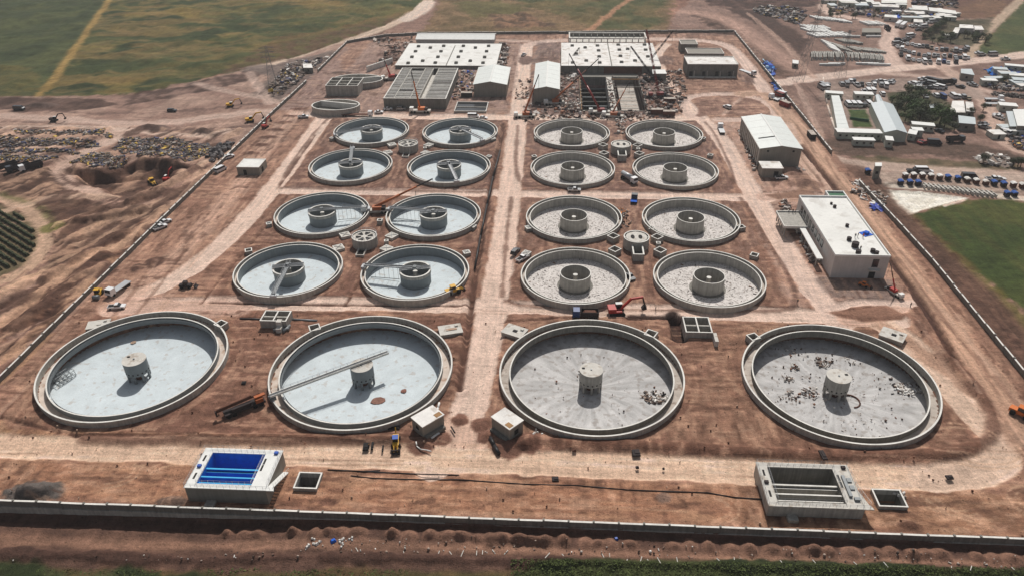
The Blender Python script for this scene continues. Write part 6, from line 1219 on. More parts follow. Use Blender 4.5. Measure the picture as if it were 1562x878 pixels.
# small huts of the far top yard
hk = 0
for zone, n in (([(1262, 2), (1330, 0), (1384, 6), (1380, 24), (1300, 20), (1268, 14)], 20), ([(1392, 16), (1460, 22), (1458, 30), (1400, 40), (1385, 30)], 12), ([(1290, -6), (1460, -8), (1460, 4), (1300, 2)], 14), ([(1500, 108), (1562, 112), (1562, 136), (1508, 132)], 9), ([(1490, 196), (1562, 200), (1562, 222), (1500, 214)], 4)):
    Z_ = W(zone); c_ = Z_.mean(0)
    for k in range(n):
        f = R_.random()**.5; i = R_.randrange(len(Z_)); g = R_.random(); q = c_+((Z_[i]*(1-g)+Z_[i-1]*g)-c_)*f; w_, l_, h_ = R_.uniform(3, 6), R_.uniform(5, 14), R_.uniform(2.2, 3.2)
        nm_ = R_.choice(['white', 'pale', 'grey']); t = empty('hut', (q[0], q[1], ground_z(*q)), R_.uniform(-.25, .25)+(1.57 if R_.random() < .25 else 0), 'small %s-roofed hut in the %s' % (nm_, ('far top yard left of the lane', 'far top yard right of the lane', 'yard cut by the top edge', 'village yard below the blue tarpaulins', 'cluttered yard at the right edge')[hk]), 'hut', ('huts left of the top lane', 'huts right of the top lane', 'huts at the top edge', 'huts by the tarpaulins', 'huts at the right edge')[hk]+', '+nm_)
        MB().span(-l_/2, l_/2, -w_/2, w_/2, -.3, h_).build('wall', M['plinth'], t); MB().span(-l_/2-.2, l_/2+.2, -w_/2-.2, w_/2+.2, h_, h_+.18).build('roof', M[{'white': 'roofw', 'pale': 'roofw2', 'grey': 'sheetg'}[nm_]], t); MB().span(-.5, .5, -w_/2-.05, -w_/2+.05, 0, 2).build('door', M['dark'], t)
    hk += 1
# precast yard
SB = MB(); SB.box((0, 0, .6), (1.0, 10, 1.2)); sb = SB.mesh('bar', [M['white']]); sb2 = SB.mesh('bar', [M['conc']])
SG = MB(); SG.profile([(-7, 0), (-6, 0), (-5, 1.4), (-2, 2.4), (2, 2.4), (5, 1.4), (6, 0), (7, 0), (6, 2.0), (2.4, 3.2), (-2.4, 3.2), (-6, 2.0)], -.38, .38)
SGm = SG.mesh('segment', [M['conc']])
def rowof(me, n, p0, p1, rz, nm, lb, grp, cat='precast unit'):
    for k in range(n):
        f = k/(n-1); q = at(p0[0]+(p1[0]-p0[0])*f, p0[1]+(p1[1]-p0[1])*f+R_.uniform(-.4, .4)); inst(me, nm, (q.x, q.y, ground_z(q.x, q.y)), rz+R_.uniform(-.08, .08), label=lb, cat=cat, group=grp)
for n, a_, b_, lb in ((15, (1241, 28), (1292, 34), 'white precast bar in the farthest row of the yard'), (10, (1227, 42), (1260, 44), 'white precast bar in the short left row of the yard'), (10, (1228, 47), (1264, 49), 'white precast bar in the lower left row of the yard'), (16, (1238, 55), (1290, 54), 'white precast bar in the long middle row of the yard'), (7, (1318, 37), (1342, 37), 'white precast bar beside the low grey block of the yard'), (8, (1260, 66), (1274, 78), 'white precast bar in the slanting row below the middle')):
    rowof(sb, n, a_, b_, .35, 'precast_bar', lb, lb.replace('white precast bar', 'white precast bars'))
for n, a_, b_, lb in ((10, (1282, 64), (1306, 66), 'grey precast slab in the short upper stack'), (9, (1274, 70), (1290, 78), 'grey precast slab in the slanting stack'), (12, (1300, 76), (1342, 79), 'grey precast slab in the right stack')): rowof(sb2, n, a_, b_, .5, 'precast_slab', lb, lb.replace('slab', 'slabs', 1))
for n, a_, b_, lb in ((18, (1237, 88), (1283, 88), 'arched grey precast segment in the left half of the long row'), (20, (1290, 88), (1344, 92), 'arched grey precast segment in the right half of the long row')): rowof(SGm, n, a_, b_, 1.4, 'precast_segment', lb, lb.replace('segment', 'segments'))
for n, a_, b_, lb in ((3, (1262, 100), (1276, 99), 'pale beam lying in front of the arched segments, left'), (4, (1318, 99), (1345, 100), 'pale beam lying in front of the arched segments, right'), (2, (1300, 57), (1332, 57), 'long dark flat trailer in the precast yard')): rowof(sb, n, a_, b_, 1.57, 'precast_beam', lb, lb.replace('beam', 'beams'))
# ------------------------------------------------------------------ scrap, rubble, clutter
def junk(name, lb, poly_, n, pal, size=(.35, 1.7), zh=.5, cat='scrap', sheet=.3, z0=None, world=False):
    P_ = np.array(poly_, float) if world else W(poly_); mn, mx_ = P_.min(0), P_.max(0); u = MB(); k = 0; tries = 0
    while k < n and tries < n*20:
        tries += 1; x, y = R_.uniform(mn[0], mx_[0]), R_.uniform(mn[1], mx_[1]); c = False; m = len(P_)
        for i in range(m):
            (xi, yi), (xj, yj) = P_[i], P_[i-1]
            if (yi > y) != (yj > y) and x < (xj-xi)*(y-yi)/(yj-yi)+xi: c = not c
        if not c: continue
        k += 1; s = size[0]+(size[1]-size[0])*R_.random()**1.8; z = (ground_z(x, y) if z0 is None else z0)+R_.uniform(0, zh)*.5; u.cc = R_.choice(pal); r = R_.random()
        if r < sheet: u.box((x, y, z+.1), (s*1.5, s, .12), rz=R_.uniform(0, 3.1), rx=R_.uniform(-.7, .7), ry=R_.uniform(-.4, .4))
        elif r < sheet+.25: u.box((x, y, z+.15), (s*2.2, .18, .18), rz=R_.uniform(0, 3.1), ry=R_.uniform(-.3, .3))
        elif r < sheet+.4: a_ = R_.uniform(0, 3.1); u.tube((x-s*math.cos(a_), y-s*math.sin(a_), z+.3), (x+s*math.cos(a_), y+s*math.sin(a_), z+.3), .28, 6)
        else: u.box((x, y, z+s*.2), (s, s*.7, s*.55), rz=R_.uniform(0, 3.1), rx=R_.uniform(-.3, .3), taper=R_.uniform(.5, 1))
    return u.build(name, M['junk'], None, label=lb, cat=cat, kind='stuff')
PS = [(92, 86, 84), (104, 96, 94), (130, 124, 120), (70, 66, 70), (150, 142, 136), (120, 106, 96), (206, 172, 86), (80, 84, 116), (176, 166, 158), (134, 110, 94), (86, 86, 90), (116, 100, 92), (140, 126, 116), (98, 88, 82)]
PR = [(96, 78, 68), (120, 98, 86), (150, 130, 116), (84, 70, 62), (168, 150, 138), (74, 64, 60), (190, 180, 170)]
PW = [(206, 200, 192), (180, 172, 164), (228, 224, 218), (120, 104, 94), (90, 76, 70), (150, 130, 116)]
PC = [(120, 100, 90), (88, 74, 70), (170, 160, 150), (60, 54, 54), (200, 194, 188), (140, 96, 74), (108, 84, 72), (150, 138, 128), (76, 60, 56)]
def zp(l, ox, oy, s): return [(ox+x/s, oy+y/s) for x, y in l]
J6 = (0, 180, 7.81)
junk('scrap_heap', 'farthest thin row of scrap on the left yard', zp([(180, 160), (360, 160), (700, 170), (860, 150), (1340, 180), (1350, 240), (1000, 244), (560, 215), (200, 205)], *J6), 408, PS)
junk('scrap_heap', 'long dense second row of scrap on the left yard', zp([(-200, 250), (200, 250), (500, 265), (800, 290), (1180, 300), (1180, 350), (900, 365), (500, 352), (-200, 345)], *J6), 884, PS)
junk('scrap_heap', 'thin third row of scrap on the left yard', zp([(-200, 400), (300, 392), (600, 405), (950, 410), (940, 435), (500, 440), (-200, 445)], *J6), 408, PS)
junk('scrap_heap', 'yellowish nearest row of scrap above the dump trucks', zp([(-200, 480), (250, 475), (690, 480), (700, 510), (560, 550), (-200, 575)], *J6), 510, PS+[(196, 160, 70)])
junk('scrap_heap', 'scrap cluster beside the curved ramp of the left yard', zp([(830, 540), (1000, 470), (1100, 425), (1300, 440), (1550, 510), (1400, 580), (1100, 615), (1060, 560)], *J6), 646, PS)
junk('scrap_heap', 'largest scrap heap in the middle of the left yard', zp([(70, 345), (160, 270), (300, 255), (500, 270), (700, 280), (980, 310), (970, 370), (880, 430), (760, 460), (500, 440), (300, 430), (200, 395)], 160, 170, 6.0), 1500, PS)
def tyres(name, lb, poly_, n):
    P_ = W(poly_); u = MB(); c_ = P_.mean(0)
    for k in range(n):
        a_ = R_.random(); b_ = R_.random(); i = R_.randrange(len(P_)); q = c_+(P_[i]-c_)*a_**.5; q = q*(1-.4*b_)+P_[i-1]*.4*b_*a_**.5+c_*.4*b_*(1-a_**.5); u.cc = R_.choice([(84, 80, 82), (66, 62, 64), (104, 100, 100), (120, 114, 112)])
        z = ground_z(*q)+R_.uniform(.2, 1.8)*(1-a_**.5)+.4; d_ = Vector((R_.uniform(-1, 1), R_.uniform(-1, 1), R_.uniform(-.3, .8))).normalized()*.5; v = Vector((q[0], q[1], z)); u.tube(v-d_, v+d_, .9, 9)
    return u.build(name, M['junk'], None, label=lb, cat='coils', kind='stuff')
tyres('coil_heap', 'heap of dark grey coils and drums leaning on the left wall', zp([(930, 420), (980, 360), (1060, 300), (1190, 285), (1140, 350), (1050, 430), (960, 475)], 160, 170, 6.0), 160)
junk('rubble_heap', 'pale rubble and slabs outside the back left wall', [(408, 138), (430, 108), (445, 96), (480, 92), (500, 88), (470, 112), (440, 138), (420, 150)], 420, PW+PS, (.6, 3), 2, 'rubble')
junk('rubble_heap', 'dark debris heap beside the top road of the right yard', zp([(120, 110), (220, 80), (480, 80), (670, 120), (680, 170), (600, 260), (520, 240), (330, 180), (180, 150)], 1130, 0, 6.755), 520, PS+[(80, 80, 84)]*4+[(200, 196, 190)]*2, (.6, 3), 2, 'rubble')
junk('rubble_heap', 'pale broken slabs on the bank right of the camp', [(1486, 246), (1500, 236), (1520, 238), (1545, 246), (1540, 254), (1500, 252)], 160, PW, (.8, 3.4), 1, 'rubble')
junk('rubble_heap', 'white scattered slabs beside the end of the right wall', [(1298, 272), (1312, 274), (1330, 290), (1356, 300), (1350, 318), (1318, 306), (1300, 294)], 110, PW+[(230, 228, 224)]*3, (.5, 2.0), .5, 'rubble')
junk('village_clutter', 'colourful clutter of the far top yard', [(1262, 8), (1330, 6), (1440, 22), (1440, 30), (1395, 34), (1350, 30), (1300, 22), (1268, 18)], 560, PS+PW+[(40, 90, 190), (180, 130, 90)], (.8, 3.6), 1.5, 'clutter')
junk('village_clutter', 'clutter between the white roofs at the top edge', [(1390, -4), (1460, -2), (1460, 12), (1420, 12), (1390, 8)], 240, PS+[(50, 48, 70)]*3, (1, 4), 1.5, 'clutter')
junk('tarpaulin_heap', 'bright blue tarpaulin heap in the right village yard', [(1508, 108), (1522, 105), (1534, 112), (1530, 117), (1512, 115)], 60, [(40, 110, 200), (70, 150, 220), (30, 80, 180)], (1.5, 3.6), 1.6, 'tarpaulins', .6)
junk('tarpaulin_heap', 'darker blue tarpaulin heap right of the bright one', [(1536, 108), (1546, 106), (1558, 116), (1552, 121), (1534, 118)], 50, [(30, 70, 150), (40, 90, 170), (60, 60, 80)], (1.5, 3.4), 1.4, 'tarpaulins', .6)
junk('tarpaulin_heap', 'small blue tarpaulin heap at the top yard', [(1316, 8), (1328, 7), (1330, 14), (1319, 14)], 24, [(40, 110, 210), (30, 80, 180)], (1.5, 3.2), 1.6, 'tarpaulins', .6)
junk('tarpaulin_heap', 'flat blue tarpaulins in the lane right of the top yard', [(1344, 17), (1354, 17), (1353, 22), (1342, 22)], 20, [(50, 80, 180), (60, 70, 150)], (1.2, 2.6), .8, 'tarpaulins', .6)
junk('tarpaulin_heap', 'blue and violet tarpaulin pile outside the right wall end', [(1163, 93), (1172, 94), (1183, 108), (1178, 116), (1168, 106)], 60, [(70, 140, 210), (60, 100, 190), (60, 60, 140), (180, 210, 230)], (1.5, 3.4), 1.2, 'tarpaulins', .6)
junk('tarpaulin_heap', 'blue tarpaulin strip along the right wall below the pile', [(1176, 126), (1182, 126), (1194, 144), (1188, 146)], 30, [(50, 90, 170), (70, 120, 200), (90, 80, 80)], (1, 2.4), .8, 'tarpaulins', .6)
junk('tarpaulin_heap', 'blue patch lying against the right wall beside the office', [(1330, 314), (1343, 312), (1348, 320), (1332, 320)], 26, [(60, 80, 170), (110, 120, 190)], (1.2, 2.6), .3, 'tarpaulins', .8)
junk('village_clutter', 'clutter and vehicles parts round the village lane', [(1500, 118), (1562, 124), (1562, 140), (1510, 136), (1500, 128)], 260, PS+PW, (.8, 2.6), 1.5, 'clutter')
junk('village_clutter', 'blue and orange clutter at the right edge below the lane', [(1536, 200), (1562, 206), (1562, 230), (1545, 224)], 120, PS+[(30, 90, 200), (200, 120, 50)], (.8, 2.6), 1.2, 'clutter')
junk('village_clutter', 'row of dark stacks along the lane at the far right', [(1514, 142), (1562, 146), (1562, 151), (1514, 146)], 140, [(90, 80, 76), (70, 62, 60), (120, 110, 104)], (.8, 2.2), 1.6, 'clutter')
junk('building_material', 'mixed shuttering and steel right of the excavated basin', [(975, 110), (1040, 108), (1046, 140), (1040, 172), (985, 176), (980, 140)], 560, PC, (.5, 2.6), 1.0, 'building material')
junk('building_material', 'mixed material strip behind the far right tanks', [(800, 160), (880, 158), (1000, 172), (1040, 178), (960, 186), (880, 182), (800, 184)], 420, PC, (.5, 2.4), 1.0, 'building material')
junk('building_material', 'material strip between long hall and excavated basin', [(855, 112), (880, 112), (884, 172), (858, 172), (850, 140)], 260, PC+PW, (.5, 2.4), .8, 'building material')
junk('building_material', 'material scattered between beam-covered tank and short hall', [(702, 106), (724, 108), (720, 150), (690, 152)], 170, PC+PW+[(40, 90, 180)], (.5, 2.2), .8, 'building material')
junk('building_material', 'dark material along the right side of the left white slab roof', [(762, 66), (776, 70), (772, 102), (758, 104), (764, 84)], 160, PC, (.6, 3), 1.2, 'building material')
junk('building_material', 'rubble and earth clods left of the left white slab roof', [(566, 62), (628, 58), (632, 66), (600, 100), (570, 100), (590, 78)], 200, PR+PC, (.5, 2.4), 1.0, 'rubble')
junk('building_material', 'material in the gap between the far right tanks', [(940, 184), (955, 184), (958, 205), (940, 205)], 60, PC+PW, (.4, 1.8), .6, 'building material')
junk('building_material', 'debris along the left side of the pale-roofed hall', [(1126, 200), (1132, 200), (1158, 256), (1150, 262)], 110, PC+PW, (.4, 1.8), .6, 'building material')
junk('building_material', 'planks and debris below the office gallery', [(1188, 308), (1200, 306), (1250, 400), (1240, 402)], 200, PC+PW, (.4, 2.2), .6, 'building material')
junk('building_material', 'small material patch by the second row right chamber', [(934, 318), (958, 318), (962, 345), (940, 350)], 60, PC+[(200, 120, 50)], (.4, 1.6), .5, 'building material')
junk('building_material', 'debris at the front of the long hall and roadside', [(790, 120), (812, 120), (806, 150), (784, 150)], 60, PC, (.4, 1.8), .5, 'building material')
junk('middle_litter', 'boards and bricks on the middle strip of the excavated basin', [(27.6, 380), (31, 380), (31, 430), (27.6, 430)], 60, PC, (.5, 1.8), .3, 'litter', world=True, z0=.25)
# litter inside tanks
def disc_poly(px, py, r, z, ry=None): q = at(px, py, z); return [(q.x+r*math.cos(k*.785), q.y+(ry or r)*math.sin(k*.785)) for k in range(8)]
junk('rubble_pile', 'white and dark rubble pile on the right of the grey-floored large tank', disc_poly(1000, 606, 3.6, -3.4, 2.8), 130, PW+[(60, 58, 58)], (.2, .9), .5, 'rubble', world=True, z0=-3.4)
junk('rubble_pile', 'long white rubble pile on the right side of the front right tank', disc_poly(1386, 594, 4.0, -3.4, 3.0), 160, PW+[(236, 234, 230)]*3, (.2, .9), .4, 'rubble', world=True, z0=-3.35)
for px, py, r, n, lb in ((1256, 553, 2.6, 60, 'dark rubbish heap just behind the tower of the front right tank'), (1202, 578, 1.6, 22, 'small brown rubbish heap left of the tower in the front right tank'), (1213, 560, 1.4, 20, 'small dark heap far left of the tower in the front right tank'), (1233, 600, 2.4, 36, 'scattered scraps left of the tower foot in the front right tank'),
                         (1200, 530, 5, 46, 'scraps in the shade at the back of the front right tank'), (1301, 551, 2.4, 18, 'steel bits behind right of the tower in the front right tank'), (1208, 606, 3, 18, 'white scraps at the left of the front right tank'), (1355, 585, 5, 20, 'sparse scraps right of the tower in the front right tank')):
    junk('rubble_pile', lb, disc_poly(px, py, r, -3.6), int(n*1.7), PC+PW+PW, (.08, .5), .3, 'rubbish', world=True, z0=-3.5)
junk('floor_litter', 'fine pale and dark scraps spread over the whole floor of the front right tank', [(76.8+19*math.cos(k*.63), 161.2+19*math.sin(k*.63)) for k in range(10)], 240, PW+PW+PC, (.05, .28), .05, 'litter', world=True, z0=-3.42)
junk('floor_litter', 'few dark scraps on the floor of the grey-floored large tank', [(10.9+19*math.cos(k*.63), 161+19*math.sin(k*.63)) for k in range(10)], 60, PC, (.05, .25), .05, 'litter', world=True, z0=-3.5)
for i, (cx, cy) in enumerate(SM):
    r, c = divmod(i, 4)
    if c >= 2:
        b_ = MB()
        for k in range(420 if r < 2 else 240):
            a_ = R_.uniform(0, 6.28); rr = R_.uniform(6.2, 16.2); s = R_.uniform(.06, .26)*(2.2 if R_.random() < .06 else 1); b_.cc = R_.choice([(80, 74, 72), (110, 102, 98), (60, 56, 56), (216, 214, 210), (140, 110, 90)]); x, y = rr*math.cos(a_), rr*math.sin(a_)
            b_.box((cx+x, cy+y, -2.62+(rr-5)*.055+.08), (s*2, s*.6, s*.4), rz=R_.uniform(0, 3))
        b_.build('floor_litter', M['junk'], None, label='dark litter strewn over the floor of the %s tank in the %s row' % (cols[c], rows[r]), cat='litter', kind='stuff')
# yellow stained patches, hoop, etc in tank four
q = at(1297, 612, -3.9); u = MB(); pts = [Vector((q.x+2.4*math.cos(a_*.3), q.y+2.6*math.sin(a_*.3), -3.7)) for a_ in range(-5, 9)]; u.path(pts, .22, 6); u.build('curved_hose', M['rust'], None, label='curved brown hose beside the tower of the front right tank', cat='hose')
# ------------------------------------------------------------------ small things on the front apron
def px_path(l, z=.08): return [at(*p)+Vector((0, 0, z+max(0, ground_z(*at(*p)[:2])))) for p in l]
for l, r, m_, lb in (([(500, 716), (540, 718), (600, 721), (650, 723), (700, 724)], .14, 'black', 'black pipe lying on the front apron, upper left one'), ([(535, 725), (570, 729), (640, 731), (700, 731), (800, 738), (880, 740), (960, 747), (1080, 751), (1120, 758), (1165, 761)], .13, 'black', 'very long black pipe winding across the front apron'), ([(545, 719), (580, 717)], .13, 'black', 'short black pipe beside the upper left one'),
                     ([(366, 486), (402, 487)], .35, 'black', 'black pipe entering the left four-cell block'), ([(446, 487), (484, 489)], .35, 'steel', 'grey pipe leaving the left four-cell block'),
                     ([(635, 676), (636, 681), (642, 685), (650, 686), (658, 688)], .16, 'pipew', 'curved white pipe in front of the left pump hut'), ([(664, 632), (668, 622), (670, 614)], .3, 'pipew', 'white wrapped pipe behind the left pump hut'), ([(658, 668), (664, 664), (670, 660)], .3, 'pipew', 'white wrapped pipe in front of the left pump hut wall'),
                     ([(748, 668), (754, 680), (761, 692)], .55, 'black', 'thick black pipe lying by the right pump hut'), ([(688, 650), (694, 660)], .2, 'black', 'short dark pipe on the central road foot'), ([(1256, 119), (1256, 130), (1262, 160), (1268, 180), (1276, 205)], .5, 'channel', 'long pale pipeline on the slope left of the camp'),
                     ([(763, 230), (752, 270), (743, 312), (733, 360), (724, 410)], .35, 'black', 'long black pipe lying along the central trench')):
    MB().path(px_path(l), r, 6).build('pipe', M[m_], None, label=lb, cat='pipe')
for px, py, sx, sy, m_, nm, lb in ((558, 681, 1.4, 2.6, 'dark', 'metal_sheet', 'dark sheet left of three lying in front of the bridged tank'), (568, 680, .6, 2.6, 'dark', 'metal_sheet', 'narrow dark sheet in the middle of the three'), (584, 684, .4, 2.2, 'dark', 'metal_sheet', 'thinnest dark strip, nearest the backhoe'), (601, 653, 3.0, 1.2, 'dark', 'trench_cover', 'dark cover at the foot of the bridged tank'),
                               (847, 731, 1.6, 1.4, 'darkst', 'equipment_crate', 'dark crate on the grey patch of the front apron'), (970, 690, 2.0, 2.6, 'darkst', 'equipment_crate', 'dark machine part in the middle of the bottom road'), (972, 713, .8, .7, 'darkst', 'equipment_crate', 'tiny dark crate below the machine part on the road'), (1254, 698, 1.2, 3.2, 'darkst', 'equipment_crate', 'dark log-like bundle behind the grey basin'),
                               (1448, 728, 1.6, 1.2, 'darkst', 'equipment_crate', 'dark crate on the right part of the front apron'), (876, 687, 1.0, .7, 'rust', 'equipment_crate', 'tiny rusty crate on the bottom road'), (1012, 715, .5, .5, 'darkst', 'equipment_crate', 'tiny dark box on the bottom road edge'), (1440, 482, 1, 2, 'dark', 'equipment_crate', 'dark bundle on the road near the long trench') if 0 else (372, 584, 1.2, 1.2, 'dark', 'equipment_crate', 'dark box on the ground between the two left large tanks')):
    q = at(px, py); u = MB(); u.box((0, 0, .18), (sx, sy, .35), taper=.9); u.box((sx*.1, 0, .4), (sx*.6, sy*.5, .25)); u.build(nm, M[m_], None, (q.x, q.y, max(0, ground_z(q.x, q.y))), .1, label=lb, cat=nm.replace('_', ' '))
def bags(name, lb, px, py, n, r):
    q = at(px, py); u = MB(); u.cc = (206, 202, 196)
    for k in range(n):
        x, y = q.x+R_.uniform(-r, r), q.y+R_.uniform(-r, r); s = R_.uniform(.3, .8); u.box((x, y, ground_z(x, y)+s*.3), (s, s*.8, s*.6), rz=R_.uniform(0, 3), rx=R_.uniform(-.4, .4), taper=.6)
    u.build(name, M['junk'], None, label=lb, cat='bags', kind='stuff')
bags('foam_bags', 'white foam bags at the corner of the right square pit', 1372, 752, 12, 1.2); bags('foam_bags', 'crumpled white sheets right of the right pump hut', 821, 660, 7, 1.3); bags('foam_bags', 'white bag beside the left pump hut', 665, 625, 4, .7); bags('foam_bags', 'white bags at the corner of the large pale-roofed hall', 1220, 258, 14, 2)
bags('foam_bags', 'white bags on the verge below the front wall, left', 477, 826, 8, 1.4); bags('foam_bags', 'grey white bags on the verge near the blue bag', 528, 824, 12, 1.6)
ST = MB(); ST.box((0, 0, .1), (1.7, .15, .15)); stm = ST.mesh('stake', [M['conc_l']])
for k, (px, py) in enumerate(((616, 842), (669, 843), (687, 841), (705, 842), (727, 841), (736, 840), (753, 839), (772, 840), (835, 848), (860, 846), (920, 846), (930, 846), (956, 854), (978, 851), (990, 854), (1005, 855), (1033, 852), (1096, 854), (1120, 853), (1192, 857), (1242, 857), (1305, 858), (1350, 863), (1451, 866), (1480, 868), (1545, 868), (545, 838))):
    q = at(px, py); inst(stm, 'broken_stake', (q.x, q.y, ground_z(q.x, q.y)), R_.uniform(.9, 2.4), s=(R_.uniform(.5, 1), 1, 1), label='pale broken concrete stake lying on the verge below the front wall', cat='stake', group='broken stakes along the front verge')
q = at(508, 823); MB().box((0, 0, .3), (1.2, .9, .6), rz=.6, taper=.6).build('blue_bag', M['tarp'], None, (q.x, q.y, ground_z(q.x, q.y)), label='bright blue bag on the verge below the front wall', cat='bag')
q = at(940, 820); MB().box((0, 0, .3), (.9, .7, .8), rz=.3, taper=.6).build('blue_bag', M['blue'], None, (q.x, q.y, ground_z(q.x, q.y)), label='dark blue sack at the foot of the front wall', cat='bag')
junk('verge_litter', 'pale litter and stones strewn along the front verge', [(0, 846), (400, 850), (800, 842), (1562, 866), (1562, 852), (1100, 832), (700, 815), (300, 838), (0, 840)], 260, PW+PR+PR, (.05, .28), .1, 'litter')
junk('soil_clods', 'loose clods and stones over the bare compound ground', [(0, 770), (1562, 822), (1562, 690), (1470, 560), (1390, 490), (1200, 480), (100, 480), (0, 600)], 1100, [(120, 86, 70), (150, 112, 90), (96, 68, 56), (176, 150, 130)], (.04, .15), .02, 'clods', .1)
# containers near the basin, container at camp
for px, py, rz, m_, lb in ((1002, 174, 0, 'rust', 'left brown container at the edge of the far right tanks'), (1020, 176, 0, 'rust', 'right brown container at the edge of the far right tanks'), (1197, 162, 2.1, 'carr', 'dark red container lying along the right wall'), (712, 148, 0, 'darkst', 'dark container between beam-covered tank and short hall'), (1021, 157, 0, 'rust', 'small brown container behind the pair'), (1237, 210, 1.6, 'dark', 'dark shed box right of the large pale-roofed hall')):
    q = at(px, py); t = empty('container', (q.x, q.y, ground_z(q.x, q.y)), rz, lb, 'container'); MB().span(-3, 3, -1.2, 1.2, 0, 2.5).build('body', M[m_], t); MB().span(-3.05, 3.05, -1.25, 1.25, 2.5, 2.6).build('roof', M['channel_r'], t)
    for k in range(10): MB().span(-2.9+k*.62, -2.7+k*.62, -1.26, -1.2, .1, 2.4).build('rib', M[m_], t)
# pylons
def pylon(px, py, h, w_, lb, lean=(0, 0)):
    q = at(px, py); u = MB(); r = .075; n = 9
    lv = [(w_*(1-k/n)**1.0*.5+.35, h*k/n) for k in range(n+1)]
    cs = [(-1, -1), (1, -1), (1, 1), (-1, 1)]; t = empty('pylon', (q.x, q.y, 0), .3, lb, 'pylon')
    for k in range(n):
        (a_, z0), (b_, z1) = lv[k], lv[k+1]
        for i in range(4):
            c0, c1 = cs[i], cs[(i+1) % 4]; l0, l1 = lean[0]*z0/h, lean[0]*z1/h; u.tube((c0[0]*a_+l0, c0[1]*a_, z0), (c0[0]*b_+l1, c0[1]*b_, z1), r, 4); u.tube((c0[0]*a_+l0, c0[1]*a_, z0), (c1[0]*b_+l1, c1[1]*b_, z1), r*.6, 3); u.tube((c1[0]*a_+l0, c1[1]*a_, z0), (c0[0]*b_+l1, c0[1]*b_, z1), r*.6, 3)
    u.build('lattice_mast', M['steel'], t)
    for z in (.72, .84, .95): v = MB(); v.tube((-4+lean[0]*z, 0, h*z), (4+lean[0]*z, 0, h*z), .12, 4); v.tube((-4+lean[0]*z, 0, h*z), (lean[0]*z, 0, h*z+1), .08, 4); v.tube((4+lean[0]*z, 0, h*z), (lean[0]*z, 0, h*z+1), .08, 4); v.build('crossarm', M['steel'], t)
pylon(1281, 117, 26, 4, 'lattice pylon beside the main road below the precast yard'); pylon(1217, 124, 44, 3.6, 'tall thin lattice pylon rising past the precast yard', (6, 0)); pylon(416, 130, 22, 4, 'lattice pylon among the rubble outside the back left wall')
# fence of cart by the vineyard etc: vine rows
VR = MB(); rs_ = random.Random(3)
vp = W([(-80, 318), (2, 318), (34, 332), (52, 352), (54, 376), (38, 398), (-4, 416), (-80, 440)])
d0 = W([(0, 340), (40, 364)]); dv = (d0[1]-d0[0])/np.linalg.norm(d0[1]-d0[0]); nv = np.array([-dv[1], dv[0]]); cvp = vp.mean(0)
vm_ = mat('vine_leaves', (56, 62, 36), n=.35, scale=1.5, rough=.8, bump=.3)
for k in range(-22, 23):
    u = MB(); o = cvp+nv*k*2.5; run = False
    for s in np.arange(-70, 70, 1.0):
        p = o+dv*s; c = False
        for i in range(len(vp)):
            (xi, yi), (xj, yj) = vp[i], vp[i-1]
            if (yi > p[1]) != (yj > p[1]) and p[0] < (xj-xi)*(p[1]-yi)/(yj-yi)+xi: c = not c
        if c: u.box((p[0]+rs_.uniform(-.15, .15), p[1]+rs_.uniform(-.15, .15), ground_z(*p)+.55), (1.2, 1.0+rs_.uniform(-.25, .25), 1.0+rs_.uniform(-.2, .3)), rz=rs_.uniform(-.3, .3)+math.atan2(dv[1], dv[0]), taper=.6)
    if len(u.v) > 16: u.build('vine_row', vm_, None, label='long dark green vine row in the left vineyard corner', cat='vine row', group='parallel vine rows of the left vineyard')
# trees
leafm = [mat('leaves_dark', (58, 66, 40), n=.3, scale=1.2, bump=0, rough=.8), mat('leaves_mid', (72, 82, 46), n=.3, scale=1.2, bump=0, rough=.8), mat('leaves_green', (66, 88, 40), n=.25, scale=1.2, bump=0, rough=.8)]
def tree_meshes(seed, m_):
    rs = random.Random(seed); t = MB(); t.tube((0, 0, -.3), (.1, .1, 2.2), .28, 7, .18)
    lobes = [(rs.uniform(-1.5, 1.5), rs.uniform(-1.5, 1.5), rs.uniform(2.6, 4.6), rs.uniform(1.0, 1.7)) for _ in range(8)]
    for l in lobes[:5]: t.tube((.1, .1, 2.0), (l[0]*.8, l[1]*.8, l[2]-.2), .12, 5, .05)
    c = MB()
    for x, y, z, r in lobes:
        for k in range(95):
            d = Vector((rs.gauss(0, 1), rs.gauss(0, 1), rs.gauss(0, 1))).normalized()*r*rs.uniform(.65, 1.08); p = Vector((x, y, z))+d; s = rs.uniform(.14, .3)
            a_ = Vector((rs.uniform(-1, 1), rs.uniform(-1, 1), rs.uniform(-.4, .6))).normalized(); b_ = a_.cross(d).normalized() if a_.cross(d).length > .01 else Vector((0, 0, 1)); c.quad(p-a_*s, p-b_*s*.7, p+a_*s, p+b_*s*.7)
    return t.mesh('trunk', [M['bark']]), c.mesh('crown', [m_])
TM = [tree_meshes(k, leafm[k % 3]) for k in range(4)]
def tree(px, py, s, k, lb, grp):
    q = at(px, py); t = empty('broadleaf_tree', (q.x, q.y, ground_z(q.x, q.y)), px*.7, lb, 'tree', grp); t.scale = (s, s, s*R_.uniform(.8, 1.05)); inst(TM[k][0], 'trunk', (0, 0, 0), 0, t); inst(TM[k][1], 'crown', (0, 0, 0), 0, t)
tree(1433, 190, 1.9, 2, 'large bright green round tree in front of the village houses', None)
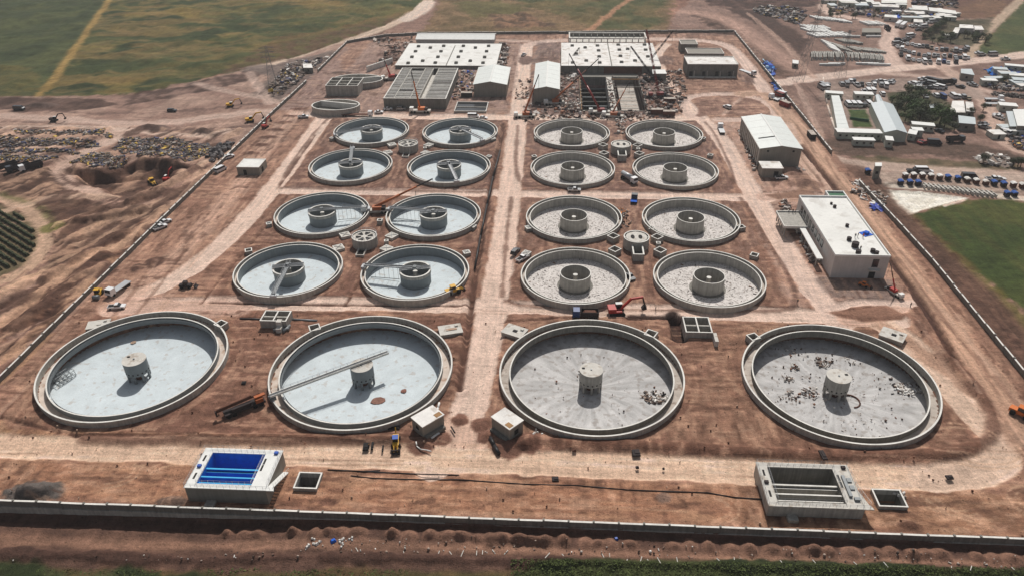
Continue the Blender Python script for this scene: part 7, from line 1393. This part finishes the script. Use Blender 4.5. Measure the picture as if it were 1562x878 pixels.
for k, (px, py) in enumerate(((1376, 152), (1384, 148), (1392, 152), (1400, 150), (1372, 162), (1381, 163), (1391, 164), (1398, 158), (1408, 152), (1368, 172), (1378, 176), (1388, 178), (1398, 178), (1408, 178), (1418, 180), (1402, 186), (1390, 186), (1380, 186), (1412, 188), (1422, 190), (1440, 195), (1424, 172), (1434, 174), (1360, 158), (1448, 186), (1406, 170), (1395, 172), (1386, 158))):
    zn = 'at the back edge' if py < 157 else ('at the front edge' if py > 184 else 'in the middle'); tree(px, py, R_.uniform(.9, 1.35), k % 3, 'dark green orchard tree %s of the grove right of the camp shed' % zn, 'orchard trees '+zn)
for k in range(34):
    f = k/33; px, py = (1415+R_.uniform(-4, 90), 60+R_.uniform(-3, 8)) if k < 18 else (1407+(k-18)*2.3, 60-(k-18)*1.5); tree(px, py, R_.uniform(.7, 1.1), k % 2, 'dark garden tree bordering the far walled garden', 'trees round the far garden')
for k in range(14):
    tree(1262+R_.uniform(0, 90), 24+R_.uniform(-10, 6), R_.uniform(.5, .8), 0, 'small dark tree in the far top yard', 'small trees of the far top yard')
for k, (px, py) in enumerate(((1545, 254), (1556, 256), (1498, 250), (1530, 128), (1552, 254), (1478, 178), (1494, 188), (1499, 170), (1455, 200))):
    tree(px, py, .8, 0, 'small dark tree on the banks right of the orchard', 'scattered trees right of the orchard')
# bank bushes and verge grass
gm = mat('verge_grass', (78, 88, 46), n=.35, scale=.8, bump=0, rough=.9); u = MB(); rs = random.Random(5)
def verge(px0, px1, pyf, n):
    for k in range(n):
        px = rs.uniform(px0, px1); q = at(px, rs.uniform(pyf(px), 905)); n1_ = math.sin(q.x*.35)+math.sin(q.x*.13+q.y*.8)
        if n1_ < -.5 and px < 780: continue
        z = ground_z(q.x, q.y); a_ = rs.uniform(0, 3.1); s = rs.uniform(.12, .34); h_ = rs.uniform(.05, .22); c_, s_ = math.cos(a_)*s, math.sin(a_)*s; l = rs.uniform(-.3, .3)
        u.quad((q.x-c_, q.y-s_, z), (q.x+c_, q.y+s_, z), (q.x+c_*.3+l, q.y+s_*.3+l, z+h_))
verge(780, 1600, lambda p: 852+(p-780)*.018, 15000); verge(-20, 400, lambda p: 858, 2500); verge(400, 640, lambda p: 866, 1200)
u.build('verge_grass', gm, None, label='rough green grass on the verge at the bottom of the picture', cat='grass', kind='stuff')

# ------------------------------------------------------------------ dusty air
hz = bpy.data.materials.new('haze'); hz.use_nodes = True; hn = hz.node_tree; hn.nodes.clear(); ho = hn.nodes.new('ShaderNodeOutputMaterial'); hv = hn.nodes.new('ShaderNodeVolumePrincipled')
hv.inputs['Color'].default_value = (.92, .93, .95, 1); hv.inputs['Density'].default_value = 0.00014; hv.inputs['Anisotropy'].default_value = .2; hn.links.new(hv.outputs[0], ho.inputs['Volume'])
MB().span(-9500, 9500, -4000, 12000, -60, 142).build('haze', hz, None, kind='stuff', label='thin dusty haze over the whole site', cat='haze')
